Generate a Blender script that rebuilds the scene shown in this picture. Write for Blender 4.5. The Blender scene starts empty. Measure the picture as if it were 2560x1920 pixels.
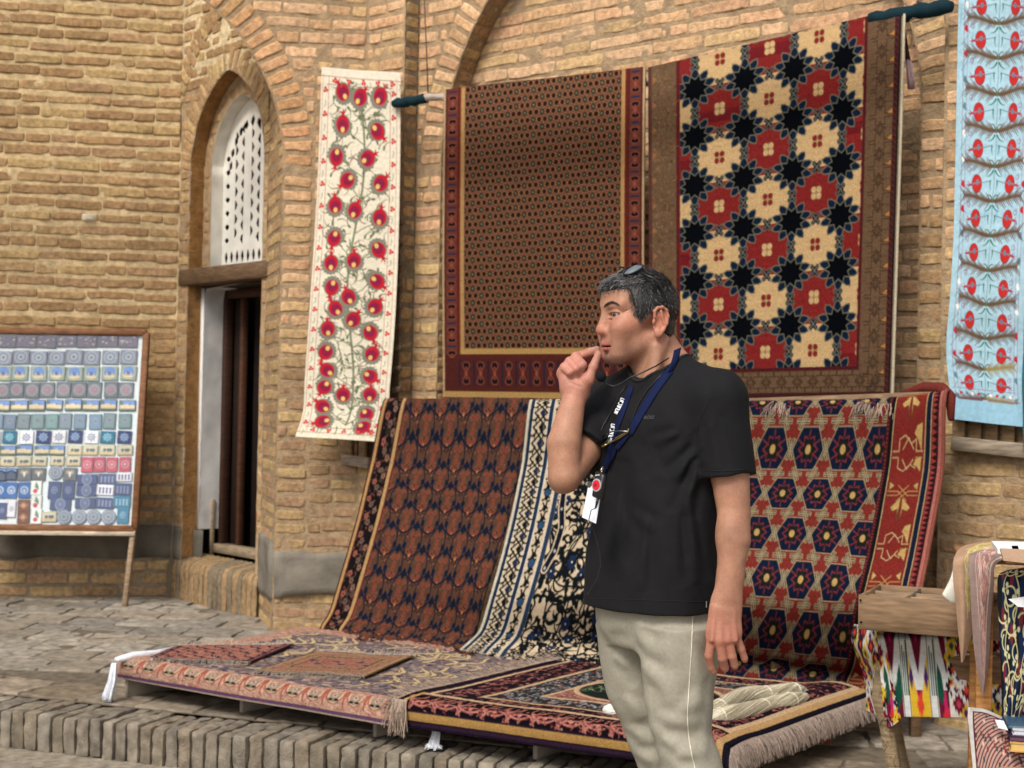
import bpy, math, random
import numpy as np
from mathutils import Matrix, Vector
random.seed(7); RNG = np.random.default_rng(11)
SC = bpy.context.scene
COL = SC.collection
# ---------------------------------------------------------------- camera
FPX, RHO, HPX = 3645.0, 0.020, 50.0          # focal length in photo pixels, roll, horizon offset
CAMZ = 1.45
_p = math.atan(HPX/FPX)
_F = np.array([0, math.cos(_p), math.sin(_p)]); _U = np.array([0, -math.sin(_p), math.cos(_p)]); _R = np.array([1., 0, 0])
_cr, _sr = math.cos(RHO), math.sin(RHO)
CR = _cr*_R + _sr*_U; CU = _cr*_U - _sr*_R
cam = bpy.data.cameras.new('camera'); camo = bpy.data.objects.new('camera', cam); COL.objects.link(camo)
cam.lens = 36*FPX/2560; cam.sensor_width = 36; cam.clip_end = 500; cam.clip_start = 0.05
camo.matrix_world = Matrix(((CR[0], CU[0], -_F[0], 0), (CR[1], CU[1], -_F[1], 0), (CR[2], CU[2], -_F[2], CAMZ), (0, 0, 0, 1)))
cam.dof.use_dof = True; cam.dof.focus_distance = 3.42; cam.dof.aperture_fstop = 7.0
SC.camera = camo
CO = np.array([0, 0, CAMZ])
# ---------------------------------------------------------------- world and sun (soft open-shade light)
SUN_EL, SUN_AZ = math.radians(48), math.radians(208)      # azimuth clockwise from +Y: behind the camera, to its left
w = bpy.data.worlds.new('World'); SC.world = w; w.use_nodes = True
nt = w.node_tree; bg = nt.nodes['Background']
sky = nt.nodes.new('ShaderNodeTexSky'); sky.sky_type = 'NISHITA'; sky.sun_disc = False
sky.sun_elevation = SUN_EL; sky.sun_rotation = SUN_AZ; sky.dust_density = 4.0; sky.air_density = 0.8
hs = nt.nodes.new('ShaderNodeHueSaturation'); hs.inputs['Saturation'].default_value = 0.32
nt.links.new(sky.outputs[0], hs.inputs['Color']); nt.links.new(hs.outputs[0], bg.inputs['Color']); bg.inputs['Strength'].default_value = 0.115
sl = bpy.data.lights.new('sun', 'SUN'); sl.energy = 1.9; sl.angle = math.radians(20); sl.color = (1.0, 0.93, 0.82)
so = bpy.data.objects.new('sun', sl); COL.objects.link(so)
_sd = Vector((math.sin(SUN_AZ)*math.cos(SUN_EL), math.cos(SUN_AZ)*math.cos(SUN_EL), math.sin(SUN_EL)))
so.rotation_euler = _sd.to_track_quat('Z', 'Y').to_euler(); so.location = (0, 0, 12)
SC.view_settings.view_transform = 'Standard'; SC.view_settings.look = 'None'; SC.view_settings.gamma = 1.0
SC.view_settings.exposure = 0.38
# ---------------------------------------------------------------- helpers
def ray(px, py):
    dx, dy = px-1280.0, py-960.0
    return _F*FPX + CR*dx - CU*dy
def PD(px, py, Y):                  # point seen at a pixel at depth Y
    d = ray(px, py); return CO + d*(Y/d[1])
def PG(px, py, z):                  # on a level plane
    d = ray(px, py); return CO + d*((z-CAMZ)/d[2])
TH = math.radians(39.5)
WD = np.array([math.cos(TH), -math.sin(TH), 0]); WN = np.array([math.sin(TH), math.cos(TH), 0])   # along the right wall, into it
WO = np.array([-.629, 8.046, 0])
def PR(px, py, off):                # on a plane parallel to the right wall, off metres in front of its piers
    d = ray(px, py); o = WO - WN*off
    return CO + d*(np.dot(o-CO, WN)/np.dot(d, WN))
def lin(c):
    c = np.asarray(c, float)/255.0
    return np.where(c <= .04045, c/12.92, ((c+.055)/1.055)**2.4)
def tag(o, label=None, cat=None, group=None, kind=None):
    if label: o['label'] = label
    if cat: o['category'] = cat
    if group: o['group'] = group
    if kind: o['kind'] = kind
    return o
def thing(name, loc=(0, 0, 0), label=None, cat=None, group=None):
    o = bpy.data.objects.new(name, None); COL.objects.link(o); o.location = Vector([float(x) for x in loc]); o.empty_display_size = .1
    return tag(o, label, cat, group)
def mesh_obj(name, V, F, mat, parent=None, col=None, smooth=True, uv=None):
    """V (n,3) world coordinates; F list/array of faces; one object"""
    V = np.asarray(V, np.float32); me = bpy.data.meshes.new(name)
    off = np.zeros(3, np.float32); pp_ = parent
    while pp_ is not None: off = off+np.array(pp_.location, np.float32); pp_ = pp_.parent
    V = V - off
    if isinstance(F, np.ndarray):
        n, k = F.shape; me.vertices.add(len(V)); me.vertices.foreach_set('co', V.ravel())
        me.loops.add(n*k); me.loops.foreach_set('vertex_index', F.astype(np.int32).ravel())
        me.polygons.add(n); me.polygons.foreach_set('loop_start', np.arange(0, n*k, k, dtype=np.int32))
        me.polygons.foreach_set('loop_total', np.full(n, k, np.int32)); me.update(calc_edges=True)
    else:
        me.from_pydata([tuple(map(float, v)) for v in V], [], [tuple(int(i) for i in f) for f in F]); me.update()
    me.polygons.foreach_set('use_smooth', np.full(len(me.polygons), bool(smooth)))
    if col is not None:
        a = me.color_attributes.new('Col', 'FLOAT_COLOR', 'POINT')
        c4 = np.ones((len(V), 4), np.float32); c4[:, :3] = col; a.data.foreach_set('color', c4.ravel())
    if uv is not None:
        ul = me.uv_layers.new(name='UVMap'); li = np.zeros(len(me.loops), np.int32); me.loops.foreach_get('vertex_index', li)
        ul.data.foreach_set('uv', np.asarray(uv, np.float32)[li].ravel())
    if mat: me.materials.append(mat)
    o = bpy.data.objects.new(name, me); COL.objects.link(o)
    if parent is not None: o.parent = parent
    return o
def solidify(o, t, off=-1):
    m = o.modifiers.new('thick', 'SOLIDIFY'); m.thickness = t; m.offset = off; return o
class MB:                            # mesh buffer
    def __init__(s): s.V = []; s.F = []; s.C = []; s.n = 0
    def add(s, V, F, col=None):
        V = np.asarray(V, float); s.V.append(V); s.F += [tuple(int(i)+s.n for i in f) for f in F]; s.n += len(V)
        c = np.zeros((len(V), 3)) + (np.array([.5, .5, .5]) if col is None else np.asarray(col)); s.C.append(c)
        return s
    def grid(s, P, col=None, close=False):
        ny, nx = P.shape[:2]; F = []
        for j in range(ny-1):
            for i in range(nx-1 if not close else nx):
                i2 = (i+1) % nx; F.append((j*nx+i, j*nx+i2, (j+1)*nx+i2, (j+1)*nx+i))
        s.add(P.reshape(-1, 3), F, col if col is None or np.ndim(col) == 1 else np.reshape(col, (-1, 3)))
        return s
    def box(s, c, ax, ay, az, col=None, bev=.0):        # centre and three half-vectors
        c, ax, ay, az = [np.asarray(q, float) for q in (c, ax, ay, az)]
        if bev <= 0:
            V = [c+i*ax+j*ay+k*az for k in (-1, 1) for j in (-1, 1) for i in (-1, 1)]
            return s.add(V, [(0, 2, 3, 1), (4, 5, 7, 6), (0, 1, 5, 4), (2, 6, 7, 3), (0, 4, 6, 2), (1, 3, 7, 5)], col)
        la, lb, lc = [np.linalg.norm(q) for q in (ax, ay, az)]
        a, b, d = ax/la, ay/lb, az/lc; bev = min(bev, la*.45, lb*.45, lc*.45)
        bm_ = []; idx = {}
        V = []
        for i in (-1, 1):
            for j in (-1, 1):
                for k in (-1, 1):
                    for m in range(3):
                        e = [la, lb, lc]; q = [x-bev for x in e]; q[m] = e[m]
                        idx[(i, j, k, m)] = len(V); V.append(c+a*i*q[0]+b*j*q[1]+d*k*q[2])
        F = []
        for m in range(3):
            o1, o2 = [(1, 2), (2, 0), (0, 1)][m]
            for sg in (-1, 1):
                q = []
                for (u, v) in ((-1, -1), (1, -1), (1, 1), (-1, 1)):
                    t = [0, 0, 0]; t[m] = sg; t[o1] = u; t[o2] = v; q.append(idx[(t[0], t[1], t[2], m)])
                F.append(tuple(q if sg > 0 else q[::-1]))
        for m in range(3):           # bevel strips along axis m
            o1, o2 = [(1, 2), (2, 0), (0, 1)][m]
            for u in (-1, 1):
                for v in (-1, 1):
                    q = []
                    for (tt, mm) in ((-1, o1), (1, o1), (1, o2), (-1, o2)):
                        t = [0, 0, 0]; t[m] = tt; t[o1] = u; t[o2] = v; q.append(idx[(t[0], t[1], t[2], mm)])
                    F.append(tuple(q if u*v < 0 else q[::-1]))
        for i in (-1, 1):
            for j in (-1, 1):
                for k in (-1, 1):
                    q = (idx[(i, j, k, 0)], idx[(i, j, k, 1)], idx[(i, j, k, 2)]); F.append(q if i*j*k > 0 else q[::-1])
        return s.add(V, F, col)
    def bar(s, a, b, w, h, col=None, bev=.0, up=(0, 0, 1)):
        a = np.asarray(a, float); b = np.asarray(b, float); d = b-a; L = np.linalg.norm(d); d = d/L
        u = np.asarray(up, float); sd = np.cross(d, u); sd /= np.linalg.norm(sd); u = np.cross(sd, d)
        return s.box((a+b)/2, d*L/2, sd*w/2, u*h/2, col, bev)
    def tube(s, pts, r, seg=8, col=None, cap=True):
        pts = np.asarray(pts, float); n = len(pts); r = np.zeros(n)+r
        T = np.gradient(pts, axis=0); T /= np.linalg.norm(T, axis=1)[:, None]+1e-12
        u = np.cross(T[0], [0, 0, 1.]);
        if np.linalg.norm(u) < 1e-3: u = np.cross(T[0], [1., 0, 0])
        u /= np.linalg.norm(u); P = []
        for i in range(n):
            u = u - T[i]*np.dot(u, T[i]); u /= np.linalg.norm(u)+1e-12; v = np.cross(T[i], u)
            P.append([pts[i]+r[i]*(math.cos(q)*u+math.sin(q)*v) for q in np.linspace(0, 2*math.pi, seg, endpoint=False)])
        n0 = s.n; s.grid(np.array(P), col, close=True)
        if cap: s.F.append(tuple(n0+i for i in range(seg))[::-1]); s.F.append(tuple(n0+(n-1)*seg+i for i in range(seg)))
        return s
    def build(s, name, mat, parent=None, smooth=True, usecol=True):
        if not s.V: s.V = [np.zeros((3, 3))]
        C = np.concatenate(s.C) if s.C else None
        return mesh_obj(name, np.concatenate(s.V), s.F, mat, parent, C if usecol else None, smooth)
def vnoise(P, sc, seed=0):           # smooth value noise in [-1,1] for (n,3) points
    P = np.asarray(P, float)*sc + seed*17.13; i = np.floor(P).astype(np.int64); f = P-i; f = f*f*(3-2*f)
    def h(a, b, c):
        n = (a*73856093) ^ (b*19349663) ^ (c*83492791) ^ (seed*2654435761 & 0xffffffff)
        n = (n ^ (n >> 13)) & 0x7fffffff; n = (n*(n*n % 15731+789221)+1376312589) & 0x7fffffff
        return n/1073741824.0-1
    r = 0
    for a in (0, 1):
        for b in (0, 1):
            for c in (0, 1):
                wgt = (f[:, 0] if a else 1-f[:, 0])*(f[:, 1] if b else 1-f[:, 1])*(f[:, 2] if c else 1-f[:, 2])
                r = r+wgt*h(i[:, 0]+a, i[:, 1]+b, i[:, 2]+c)
    return r
# ---------------------------------------------------------------- materials
def newmat(name):
    m = bpy.data.materials.new(name); m.use_nodes = True; n = m.node_tree; return m, n, n.nodes['Principled BSDF']
def mat_make(name, rgb=None, vc=False, rough=.8, metal=0., nscale=30., namt=.25, bump=.3, bscale=80., bdist=.003, stretch=(1, 1, 1), coord='Object', spec=.3, sheen=0., tint=None, sss=0.):
    m, n, b = newmat(name); L = n.links
    tc = n.nodes.new('ShaderNodeTexCoord'); mp = n.nodes.new('ShaderNodeMapping'); mp.inputs['Scale'].default_value = stretch
    L.new(tc.outputs[coord], mp.inputs[0])
    n1 = n.nodes.new('ShaderNodeTexNoise'); n1.inputs['Scale'].default_value = nscale; n1.inputs['Detail'].default_value = 6; L.new(mp.outputs[0], n1.inputs['Vector'])
    rm = n.nodes.new('ShaderNodeMapRange'); rm.inputs[1].default_value = .3; rm.inputs[2].default_value = .7
    rm.inputs[3].default_value = 1-namt; rm.inputs[4].default_value = 1+namt*.6; L.new(n1.outputs[0], rm.inputs[0])
    mx = n.nodes.new('ShaderNodeMix'); mx.data_type = 'RGBA'; mx.blend_type = 'MULTIPLY'; mx.inputs['Factor'].default_value = 1
    if vc:
        at = n.nodes.new('ShaderNodeAttribute'); at.attribute_name = 'Col'; L.new(at.outputs['Color'], mx.inputs[6])
    else:
        mx.inputs[6].default_value = (*rgb, 1)
    L.new(rm.outputs[0], mx.inputs[7]); L.new(mx.outputs[2], b.inputs['Base Color'])
    b.inputs['Roughness'].default_value = rough; b.inputs['Metallic'].default_value = metal
    b.inputs['Specular IOR Level'].default_value = spec
    if sheen: b.inputs['Sheen Weight'].default_value = sheen
    if sss:
        b.inputs['Subsurface Weight'].default_value = sss; b.inputs['Subsurface Radius'].default_value = (1, .35, .2); b.inputs['Subsurface Scale'].default_value = .006
    if bump:
        n2 = n.nodes.new('ShaderNodeTexNoise'); n2.inputs['Scale'].default_value = bscale; n2.inputs['Detail'].default_value = 5; L.new(mp.outputs[0], n2.inputs['Vector'])
        bp = n.nodes.new('ShaderNodeBump'); bp.inputs['Strength'].default_value = bump; bp.inputs['Distance'].default_value = bdist
        L.new(n2.outputs[0], bp.inputs['Height']); L.new(bp.outputs[0], b.inputs['Normal'])
    return m
M = {}
M['brick'] = mat_make('brick', vc=True, rough=.92, nscale=38, namt=.34, bump=.9, bscale=110, bdist=.006, spec=.15)
M['mortar'] = mat_make('mortar', vc=True, rough=.95, nscale=24, namt=.30, bump=.9, bscale=70, bdist=.008, spec=.1)
M['stone'] = mat_make('paving_stone', vc=True, rough=.9, nscale=22, namt=.42, bump=.9, bscale=150, bdist=.006, spec=.2)
M['plaster'] = mat_make('white_plaster', vc=True, rough=.8, nscale=9, namt=.12, bump=.3, bscale=50, bdist=.003)
M['concrete'] = mat_make('cement_render', vc=True, rough=.9, nscale=7, namt=.35, bump=.6, bscale=45, bdist=.006)
M['wood'] = mat_make('wood', vc=True, rough=.65, nscale=14, namt=.45, bump=.4, bscale=30, bdist=.002, stretch=(1, 1, 6))
M['woodh'] = mat_make('wood_long_grain', vc=True, rough=.7, nscale=10, namt=.45, bump=.4, bscale=22, bdist=.002, stretch=(1.2, 1.2, 9))
M['rug'] = mat_make('wool_pile', vc=True, rough=.95, nscale=130, namt=.34, bump=.8, bscale=420, bdist=.004, spec=.04, stretch=(1, 1, 2.2))
M['cloth'] = mat_make('cotton_cloth', vc=True, rough=.9, nscale=60, namt=.12, bump=.4, bscale=300, bdist=.0015, spec=.1)
M['thread'] = mat_make('thread', vc=True, rough=.8, nscale=90, namt=.2, bump=0, spec=.2)
M['paint'] = mat_make('printed_tile', vc=True, rough=.35, nscale=50, namt=.1, bump=0, spec=.4)
M['dark'] = mat_make('painted_dark', (.012, .010, .009), rough=.9, bump=0)
def herm(xs, V, q):
    xs = np.asarray(xs, float); V = np.asarray(V, float); n = len(xs)
    if n == 2:
        t = ((q-xs[0])/(xs[1]-xs[0])).reshape((-1,)+(1,)*(V.ndim-1)); return V[0]*(1-t)+V[1]*t
    T = np.zeros_like(V); dx = np.diff(xs); sl = np.diff(V, axis=0)/dx.reshape((-1,)+(1,)*(V.ndim-1))
    T[0] = sl[0]; T[-1] = sl[-1]
    for i in range(1, n-1): T[i] = (sl[i-1]*dx[i]+sl[i]*dx[i-1])/(dx[i]+dx[i-1])
    k = np.clip(np.searchsorted(xs, q, 'right')-1, 0, n-2); h = dx[k]; t = (q-xs[k])/h
    sh = (-1,)+(1,)*(V.ndim-1); h = h.reshape(sh); t = t.reshape(sh)
    return (2*t**3-3*t**2+1)*V[k]+(t**3-2*t**2+t)*h*T[k]+(-2*t**3+3*t**2)*V[k+1]+(t**3-t**2)*h*T[k+1]
# ---------------------------------------------------------------- bricks as real relief
def brick_block(buf, place, u0, u1, v0, v1, hgt, col, rough=.0035, res=.028, seed=0, edge=-.006, rnd=.35):
    if edge == -.006: hgt *= .48; rough *= .60
    """one rough brick face: a small grid whose rim sinks behind the mortar"""
    nu = max(3, int(round((u1-u0)/res))+1); nv = max(4, int(round((v1-v0)/.018))+1)
    def ax_(L, n):
        a, b = min(.10, .0028/L), min(.22, .0085/L); return np.concatenate([[0, a], np.linspace(b, 1-b, n), [1-a, 1]])
    U = ax_(u1-u0, nu); Vv = ax_(v1-v0, max(2, nv-1))
    uu, vv = np.meshgrid(u0+U*(u1-u0), v0+Vv*(v1-v0))
    P = np.stack([uu.ravel(), vv.ravel(), np.full(uu.size, seed*.37)], 1)
    n1 = vnoise(P, 28, seed); n2 = vnoise(P, 11, seed+3)
    du = np.minimum(uu-u0, u1-uu).ravel(); dv = np.minimum(vv-v0, v1-vv).ravel()
    h = hgt+rough*n1+rough*1.2*n2
    c = np.minimum(du, dv) < 1e-6; h = np.where(c, edge*.40, h)
    cr = (np.clip(1-du/.014, 0, 1)*np.clip(1-dv/.014, 0, 1)); h = h-cr*(hgt+.003)
    uo = uu.ravel()+vnoise(P, 22, seed+5)*.006; vo = vv.ravel()+vnoise(P, 17, seed+9)*.0055
    X = place(uo, vo, h).reshape(uu.shape+(3,))
    cc = col*(1+.10*vnoise(P, 9, seed+1)[:, None]+.10*n1[:, None])
    cc = cc*(1-.35*np.clip(c*1.0, 0, 1)[:, None])
    buf.grid(X, cc)
_bs = [0]
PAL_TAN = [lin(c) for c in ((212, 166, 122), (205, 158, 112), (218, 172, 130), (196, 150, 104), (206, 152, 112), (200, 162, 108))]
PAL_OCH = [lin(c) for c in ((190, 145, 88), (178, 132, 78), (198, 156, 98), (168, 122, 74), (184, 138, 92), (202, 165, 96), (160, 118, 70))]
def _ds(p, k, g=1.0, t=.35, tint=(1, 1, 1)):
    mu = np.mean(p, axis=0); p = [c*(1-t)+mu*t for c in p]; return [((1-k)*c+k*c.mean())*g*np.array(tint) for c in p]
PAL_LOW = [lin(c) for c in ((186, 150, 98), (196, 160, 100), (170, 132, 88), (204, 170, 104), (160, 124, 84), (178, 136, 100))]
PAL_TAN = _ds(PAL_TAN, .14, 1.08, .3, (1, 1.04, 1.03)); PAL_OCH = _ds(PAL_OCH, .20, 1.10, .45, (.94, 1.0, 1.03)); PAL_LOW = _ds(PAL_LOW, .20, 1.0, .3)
def courses(buf, place, z0, z1, H, gap, spans, palf, L=.27, hgt=.006, rough=.0035, jit=.006, seed=0, vgap=.010, res=.028, dark=1.0, miss=0.0):
    z = z0; k = 0
    while z+H*.5 < z1:
        zb, zt = z+gap/2+RNG.uniform(-jit, jit)*.5, z+H-gap/2+RNG.uniform(-jit, jit)*.5; zm = (zb+zt)/2
        for (a, b) in spans(zm):
            if b-a < .03: continue
            u = a; first = (k % 2)*L*.5+RNG.uniform(-.06, .06)
            while u < b-1e-4:
                ln = L*RNG.choice([1, 1, 1, .5, .93])+RNG.uniform(-.015, .015)
                if first > .04: ln = first
                first = 0
                e = min(u+ln, b)
                if b-e < .06: e = b
                if e-u > .025 and RNG.random() > miss:
                    _bs[0] += 1
                    pal = palf(zm, (u+e)/2); c = pal[RNG.integers(len(pal))]*RNG.uniform(.88, 1.08)*dark
                    sl = RNG.uniform(-jit, jit)*.6
                    brick_block(buf, place, u+vgap/2, e-vgap/2, zb+sl, zt+sl, hgt+RNG.uniform(-.003, .003), c, rough, res, seed=_bs[0])
                u = e
        z += H; k += 1
def sheet(buf, place, z0, z1, spans, dz, col, amp=.004, seed=1, du=.05, h0=0):
    """mortar bed: strips between consecutive rows"""
    zs = np.arange(z0, z1+dz*.5, dz); zs[-1] = z1; prev = None
    for z in zs:
        cur = spans(z)
        if prev is not None and len(prev[1]) == len(cur):
            for (a0, b0), (a1, b1) in zip(prev[1], cur):
                n = max(2, int((max(b0-a0, b1-a1))/du)+1)
                if b0-a0 < .001 and b1-a1 < .001: continue
                uu = np.stack([np.linspace(a0, b0, n), np.linspace(a1, b1, n)]); vv = np.stack([np.full(n, prev[0]), np.full(n, z)])
                P = np.stack([uu.ravel(), vv.ravel(), np.zeros(2*n)], 1); h = h0+amp*vnoise(P, 14, seed)
                c = np.array(col)*(1+.12*vnoise(P, 5, seed+2)[:, None])
                buf.grid(place(uu.ravel(), vv.ravel(), h).reshape(2, n, 3), c)
        prev = (z, cur)
def plane_place(o, d, nrm):          # u along d, v up, h along nrm (toward the viewer)
    o = np.asarray(o, float); d = np.asarray(d, float); nrm = np.asarray(nrm, float)
    return lambda u, v, h: o[None]+np.asarray(u)[:, None]*d+np.asarray(v)[:, None]*np.array([0, 0, 1.])+np.asarray(h)[:, None]*nrm
def polar_place(o, d, nrm, cu, cz, r0, side):   # u = arc length at r0 above the springing, v = radial distance beyond r0
    o = np.asarray(o, float); d = np.asarray(d, float); nrm = np.asarray(nrm, float)
    def f(u, v, h):
        u = np.asarray(u); v = np.asarray(v); a = u/r0; rr = r0+v
        uu = cu+side*rr*np.cos(a); zz = cz+rr*np.sin(a)
        return o[None]+uu[:, None]*d+zz[:, None]*np.array([0, 0, 1.])+np.asarray(h)[:, None]*nrm
    return f
BLD = thing('brick_building', (0, 9, 0), 'old brick building with arched recesses and a white pierced screen above its open door', 'building')
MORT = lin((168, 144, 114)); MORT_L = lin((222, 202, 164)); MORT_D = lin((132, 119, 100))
def part(buf, name, mat='brick'): return buf.build(name, M[mat], BLD)
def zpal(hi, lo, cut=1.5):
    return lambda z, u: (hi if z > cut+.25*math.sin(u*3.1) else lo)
vN = -WN
def pl_r(off): return plane_place(WO-WN*off, WD, vN)
# --- right wall: recessed panel
SP, TR = 2.75, 1.35                 # springing height, arch radius
T0, T1 = .187, 2.967
cL, cRt = T0+TR, T1-TR
TC = (cL+cRt)/2                      # the apex
def arch_edge(z, r=TR):              # opening limits at height z on the arch face (r grows for the outside of the ring)
    ex = r-TR
    if z <= SP: return T0-ex, T1+ex
    if z-SP >= r: return TC, TC
    q = math.sqrt(max(0, r*r-(z-SP)**2)); a, b = cL-q, cRt+q
    return (a, b) if a < b else (TC, TC)
p2 = MB(); f2 = lambda z: [(-.3, 3.5)]
sheet(p2, pl_r(-.254), .1, 4.6, f2, .10, MORT, .006)
part(p2, 'mortar_bed', 'mortar')
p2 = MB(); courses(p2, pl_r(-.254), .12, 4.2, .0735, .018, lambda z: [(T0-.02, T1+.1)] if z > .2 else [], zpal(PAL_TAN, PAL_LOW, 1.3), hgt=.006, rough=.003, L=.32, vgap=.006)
part(p2, 'brick_facing')
# arch face
pf = MB()
def f1(z):
    a, b = arch_edge(z); return [(0., a), (b, 3.14)] if a < b else [(0., 3.14)]
sheet(pf, pl_r(-.112), .1, SP, lambda z: [(0., T0), (T1, 3.14)], .1, MORT*.95, .004, 4, h0=-.001)
zz = list(np.linspace(SP, SP+TR-.012, 60))
for z0_, z1_ in zip(zz[:-1], zz[1:]): sheet(pf, pl_r(-.112), z0_, z1_, lambda z: [(0., arch_edge(z)[0]), (arch_edge(z)[1], 3.14)], z1_-z0_, MORT*.95, .003, 4, h0=-.001)
sheet(pf, pl_r(-.112), SP+TR-.0, 4.8, lambda z: [(0., 3.14)], .1, MORT*.95, .004, 4, h0=-.001)
part(pf, 'mortar_bed', 'mortar')
pf = MB()
def f1b(z):
    a, b = arch_edge(z, TR+.16); return ([(.0, a), (b, 3.14)] if z > SP else [(0., T0), (T1, 3.10)])
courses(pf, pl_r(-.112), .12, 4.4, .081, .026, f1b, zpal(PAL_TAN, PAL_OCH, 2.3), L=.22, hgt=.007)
part(pf, 'arch_facing'); pf = MB()
for side, cu in ((-1, cL), (1, cRt)):
    pp = polar_place(WO+WN*.112, WD, vN, cu, SP, TR, side); u = 0.02
    while u < TR*1.50:
        _bs[0] += 1; c = PAL_TAN[RNG.integers(6)]*RNG.uniform(.9, 1.1)
        brick_block(pf, (lambda q: (lambda a, b, h: q(b, a, h)))(pp), .006, .150, u, u+.050, .008, c, .003, .022, _bs[0]); u += .072
part(pf, 'arch_voussoirs')
# intrados of that arch and the small returns
pi_ = MB(); jb = MB()
def intr(side):
    base = T0 if side < 0 else T1
    def f(u, v, h):
        u = np.asarray(u); v = np.asarray(v); h = np.asarray(h); r = TR-h
        a = np.clip(v-SP, 0, None)/TR; cu = cL if side < 0 else cRt
        t = np.where(v <= SP, base-side*h, cu+side*r*np.cos(a)); z = np.where(v <= SP, v, SP+r*np.sin(a))
        off = -.112-u
        return WO[None]+t[:, None]*WD-off[:, None]*WN+z[:, None]*np.array([0, 0, 1.])
    return f
for side in (-1, 1):
    sheet(pi_, intr(side), .1, SP+TR*1.53, lambda z: [(0, .142)], .06, MORT*.8, .003, 5, du=.05)
    courses(jb, intr(side), .12, SP+TR*1.50, .066, .016, lambda z: [(0.003, .135)], lambda z, u: PAL_OCH, L=.3, hgt=.004)
pl_j0 = plane_place(WO, WN, WD)
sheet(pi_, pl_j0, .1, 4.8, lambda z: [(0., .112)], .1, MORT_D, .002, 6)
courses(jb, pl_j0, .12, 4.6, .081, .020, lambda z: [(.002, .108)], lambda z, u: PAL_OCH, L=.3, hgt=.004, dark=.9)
part(pi_, 'mortar_bed', 'mortar'); part(jb, 'arch_soffit')
# --- pier faces flush with the front
p0 = MB(); b0 = MB()
sheet(p0, pl_r(0), .1, 4.8, lambda z: [(-.295, 0.), (3.12, 5.2)], .1, MORT, .004, 8)
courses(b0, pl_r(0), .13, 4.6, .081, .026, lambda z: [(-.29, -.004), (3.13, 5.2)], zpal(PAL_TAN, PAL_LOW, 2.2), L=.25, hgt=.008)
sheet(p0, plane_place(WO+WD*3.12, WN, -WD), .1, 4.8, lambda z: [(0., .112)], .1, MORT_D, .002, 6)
part(p0, 'mortar_bed', 'mortar'); part(b0, 'pier_facing'); p0 = MB(); b0 = MB()
# E face
EO = np.array([-1.313, 8.17, 0]); ED = np.array([.9901, .1404, 0]); EN = np.array([.1404, -.9901, 0])
E_SP, E_R = 2.77, 1.11
def e_edge(z):
    if z <= E_SP: return 0.
    q = E_R*E_R-(z-E_SP)**2
    return -E_R+math.sqrt(q) if q > 0 else -E_R
pe = plane_place(EO, ED, EN)
sheet(p0, pe, .1, E_SP, lambda z: [(0, .462)], .1, MORT, .004, 9)
zz = np.linspace(E_SP, E_SP+E_R-.02, 44)
for z0_, z1_ in zip(zz[:-1], zz[1:]): sheet(p0, pe, z0_, z1_, lambda z: [(e_edge(z), .462)], z1_-z0_, MORT, .003, 9)
sheet(p0, pe, E_SP+E_R-.02, 4.3, lambda z: [(-3., .462)], .1, MORT, .003, 9)
def e_out(z):
    if z <= E_SP: return .175
    q = (E_R+.17)**2-(z-E_SP)**2
    return -E_R+math.sqrt(q) if q > 0 else -E_R
courses(b0, pe, .13, 4.6, .081, .026, lambda z: [(.178 if z < 3.3 else max(e_out(z), -1.), .458)], zpal(PAL_TAN, PAL_LOW, 1.6), L=.25, hgt=.007)
courses(b0, pe, .14, E_SP-.02, .078, .024, lambda z: [(.004, .172)], zpal(PAL_TAN, PAL_LOW, 1.6), L=.4, hgt=.007)
courses(b0, pe, E_SP+.05, 3.42, .081, .026, lambda z: [(e_out(z), .176)], lambda z, u: PAL_TAN, L=.3, hgt=.006)
pp = polar_place(EO, ED, EN, -E_R, E_SP, E_R, 1); u = .0
while u < E_R*1.5:
    _bs[0] += 1; c = PAL_TAN[RNG.integers(6)]*RNG.uniform(.86, 1.05)*np.array([1.02, .93, .85])
    brick_block(b0, (lambda a, b, h: pp(b, a, h)), .008, .165, u, u+.052, .009, c, .004, .022, _bs[0]); u += .074
part(p0, 'mortar_bed', 'mortar'); part(b0, 'pier_facing'); p0 = MB(); b0 = MB()
# strip between the E face and the door facet
GD = np.array([.164, -.515, 0]); gl = np.linalg.norm(GD); GD /= gl; GN = np.array([GD[1], -GD[0], 0])
GO = np.array([-1.477, 8.685, 0]); pg = plane_place(GO, GD, GN)
sheet(p0, pg, .1, 4.6, lambda z: [(0, gl)], .1, MORT*.85, .003, 10)
courses(b0, pg, .14, 4.5, .081, .026, lambda z: [(.0, gl)], zpal(PAL_OCH, PAL_LOW, 1.6), L=.3, hgt=.005)
part(p0, 'mortar_bed', 'mortar'); part(b0, 'pier_facing')
# --- left wall
LO = np.array([-2.19, 9.5, 0]); LD = np.array([.985, .172, 0]); LN = np.array([.172, -.985, 0])
pL = plane_place(LO, LD, LN)
ml = MB(); bl = MB()
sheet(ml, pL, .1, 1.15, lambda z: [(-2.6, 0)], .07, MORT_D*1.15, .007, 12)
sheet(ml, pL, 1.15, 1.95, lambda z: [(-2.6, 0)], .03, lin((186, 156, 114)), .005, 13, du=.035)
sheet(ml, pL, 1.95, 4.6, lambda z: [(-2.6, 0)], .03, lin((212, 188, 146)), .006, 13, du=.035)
def spL(z): return [(-2.6, -.005)] if not (.385 < z < .635) else []
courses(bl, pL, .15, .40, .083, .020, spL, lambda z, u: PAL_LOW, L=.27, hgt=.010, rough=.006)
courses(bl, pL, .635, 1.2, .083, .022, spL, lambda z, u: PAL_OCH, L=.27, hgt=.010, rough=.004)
courses(bl, pL, 1.215, 4.5, .084, .028, spL, lambda z, u: PAL_OCH, L=.29, hgt=.012, rough=.005, jit=.010, vgap=.003)
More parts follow.
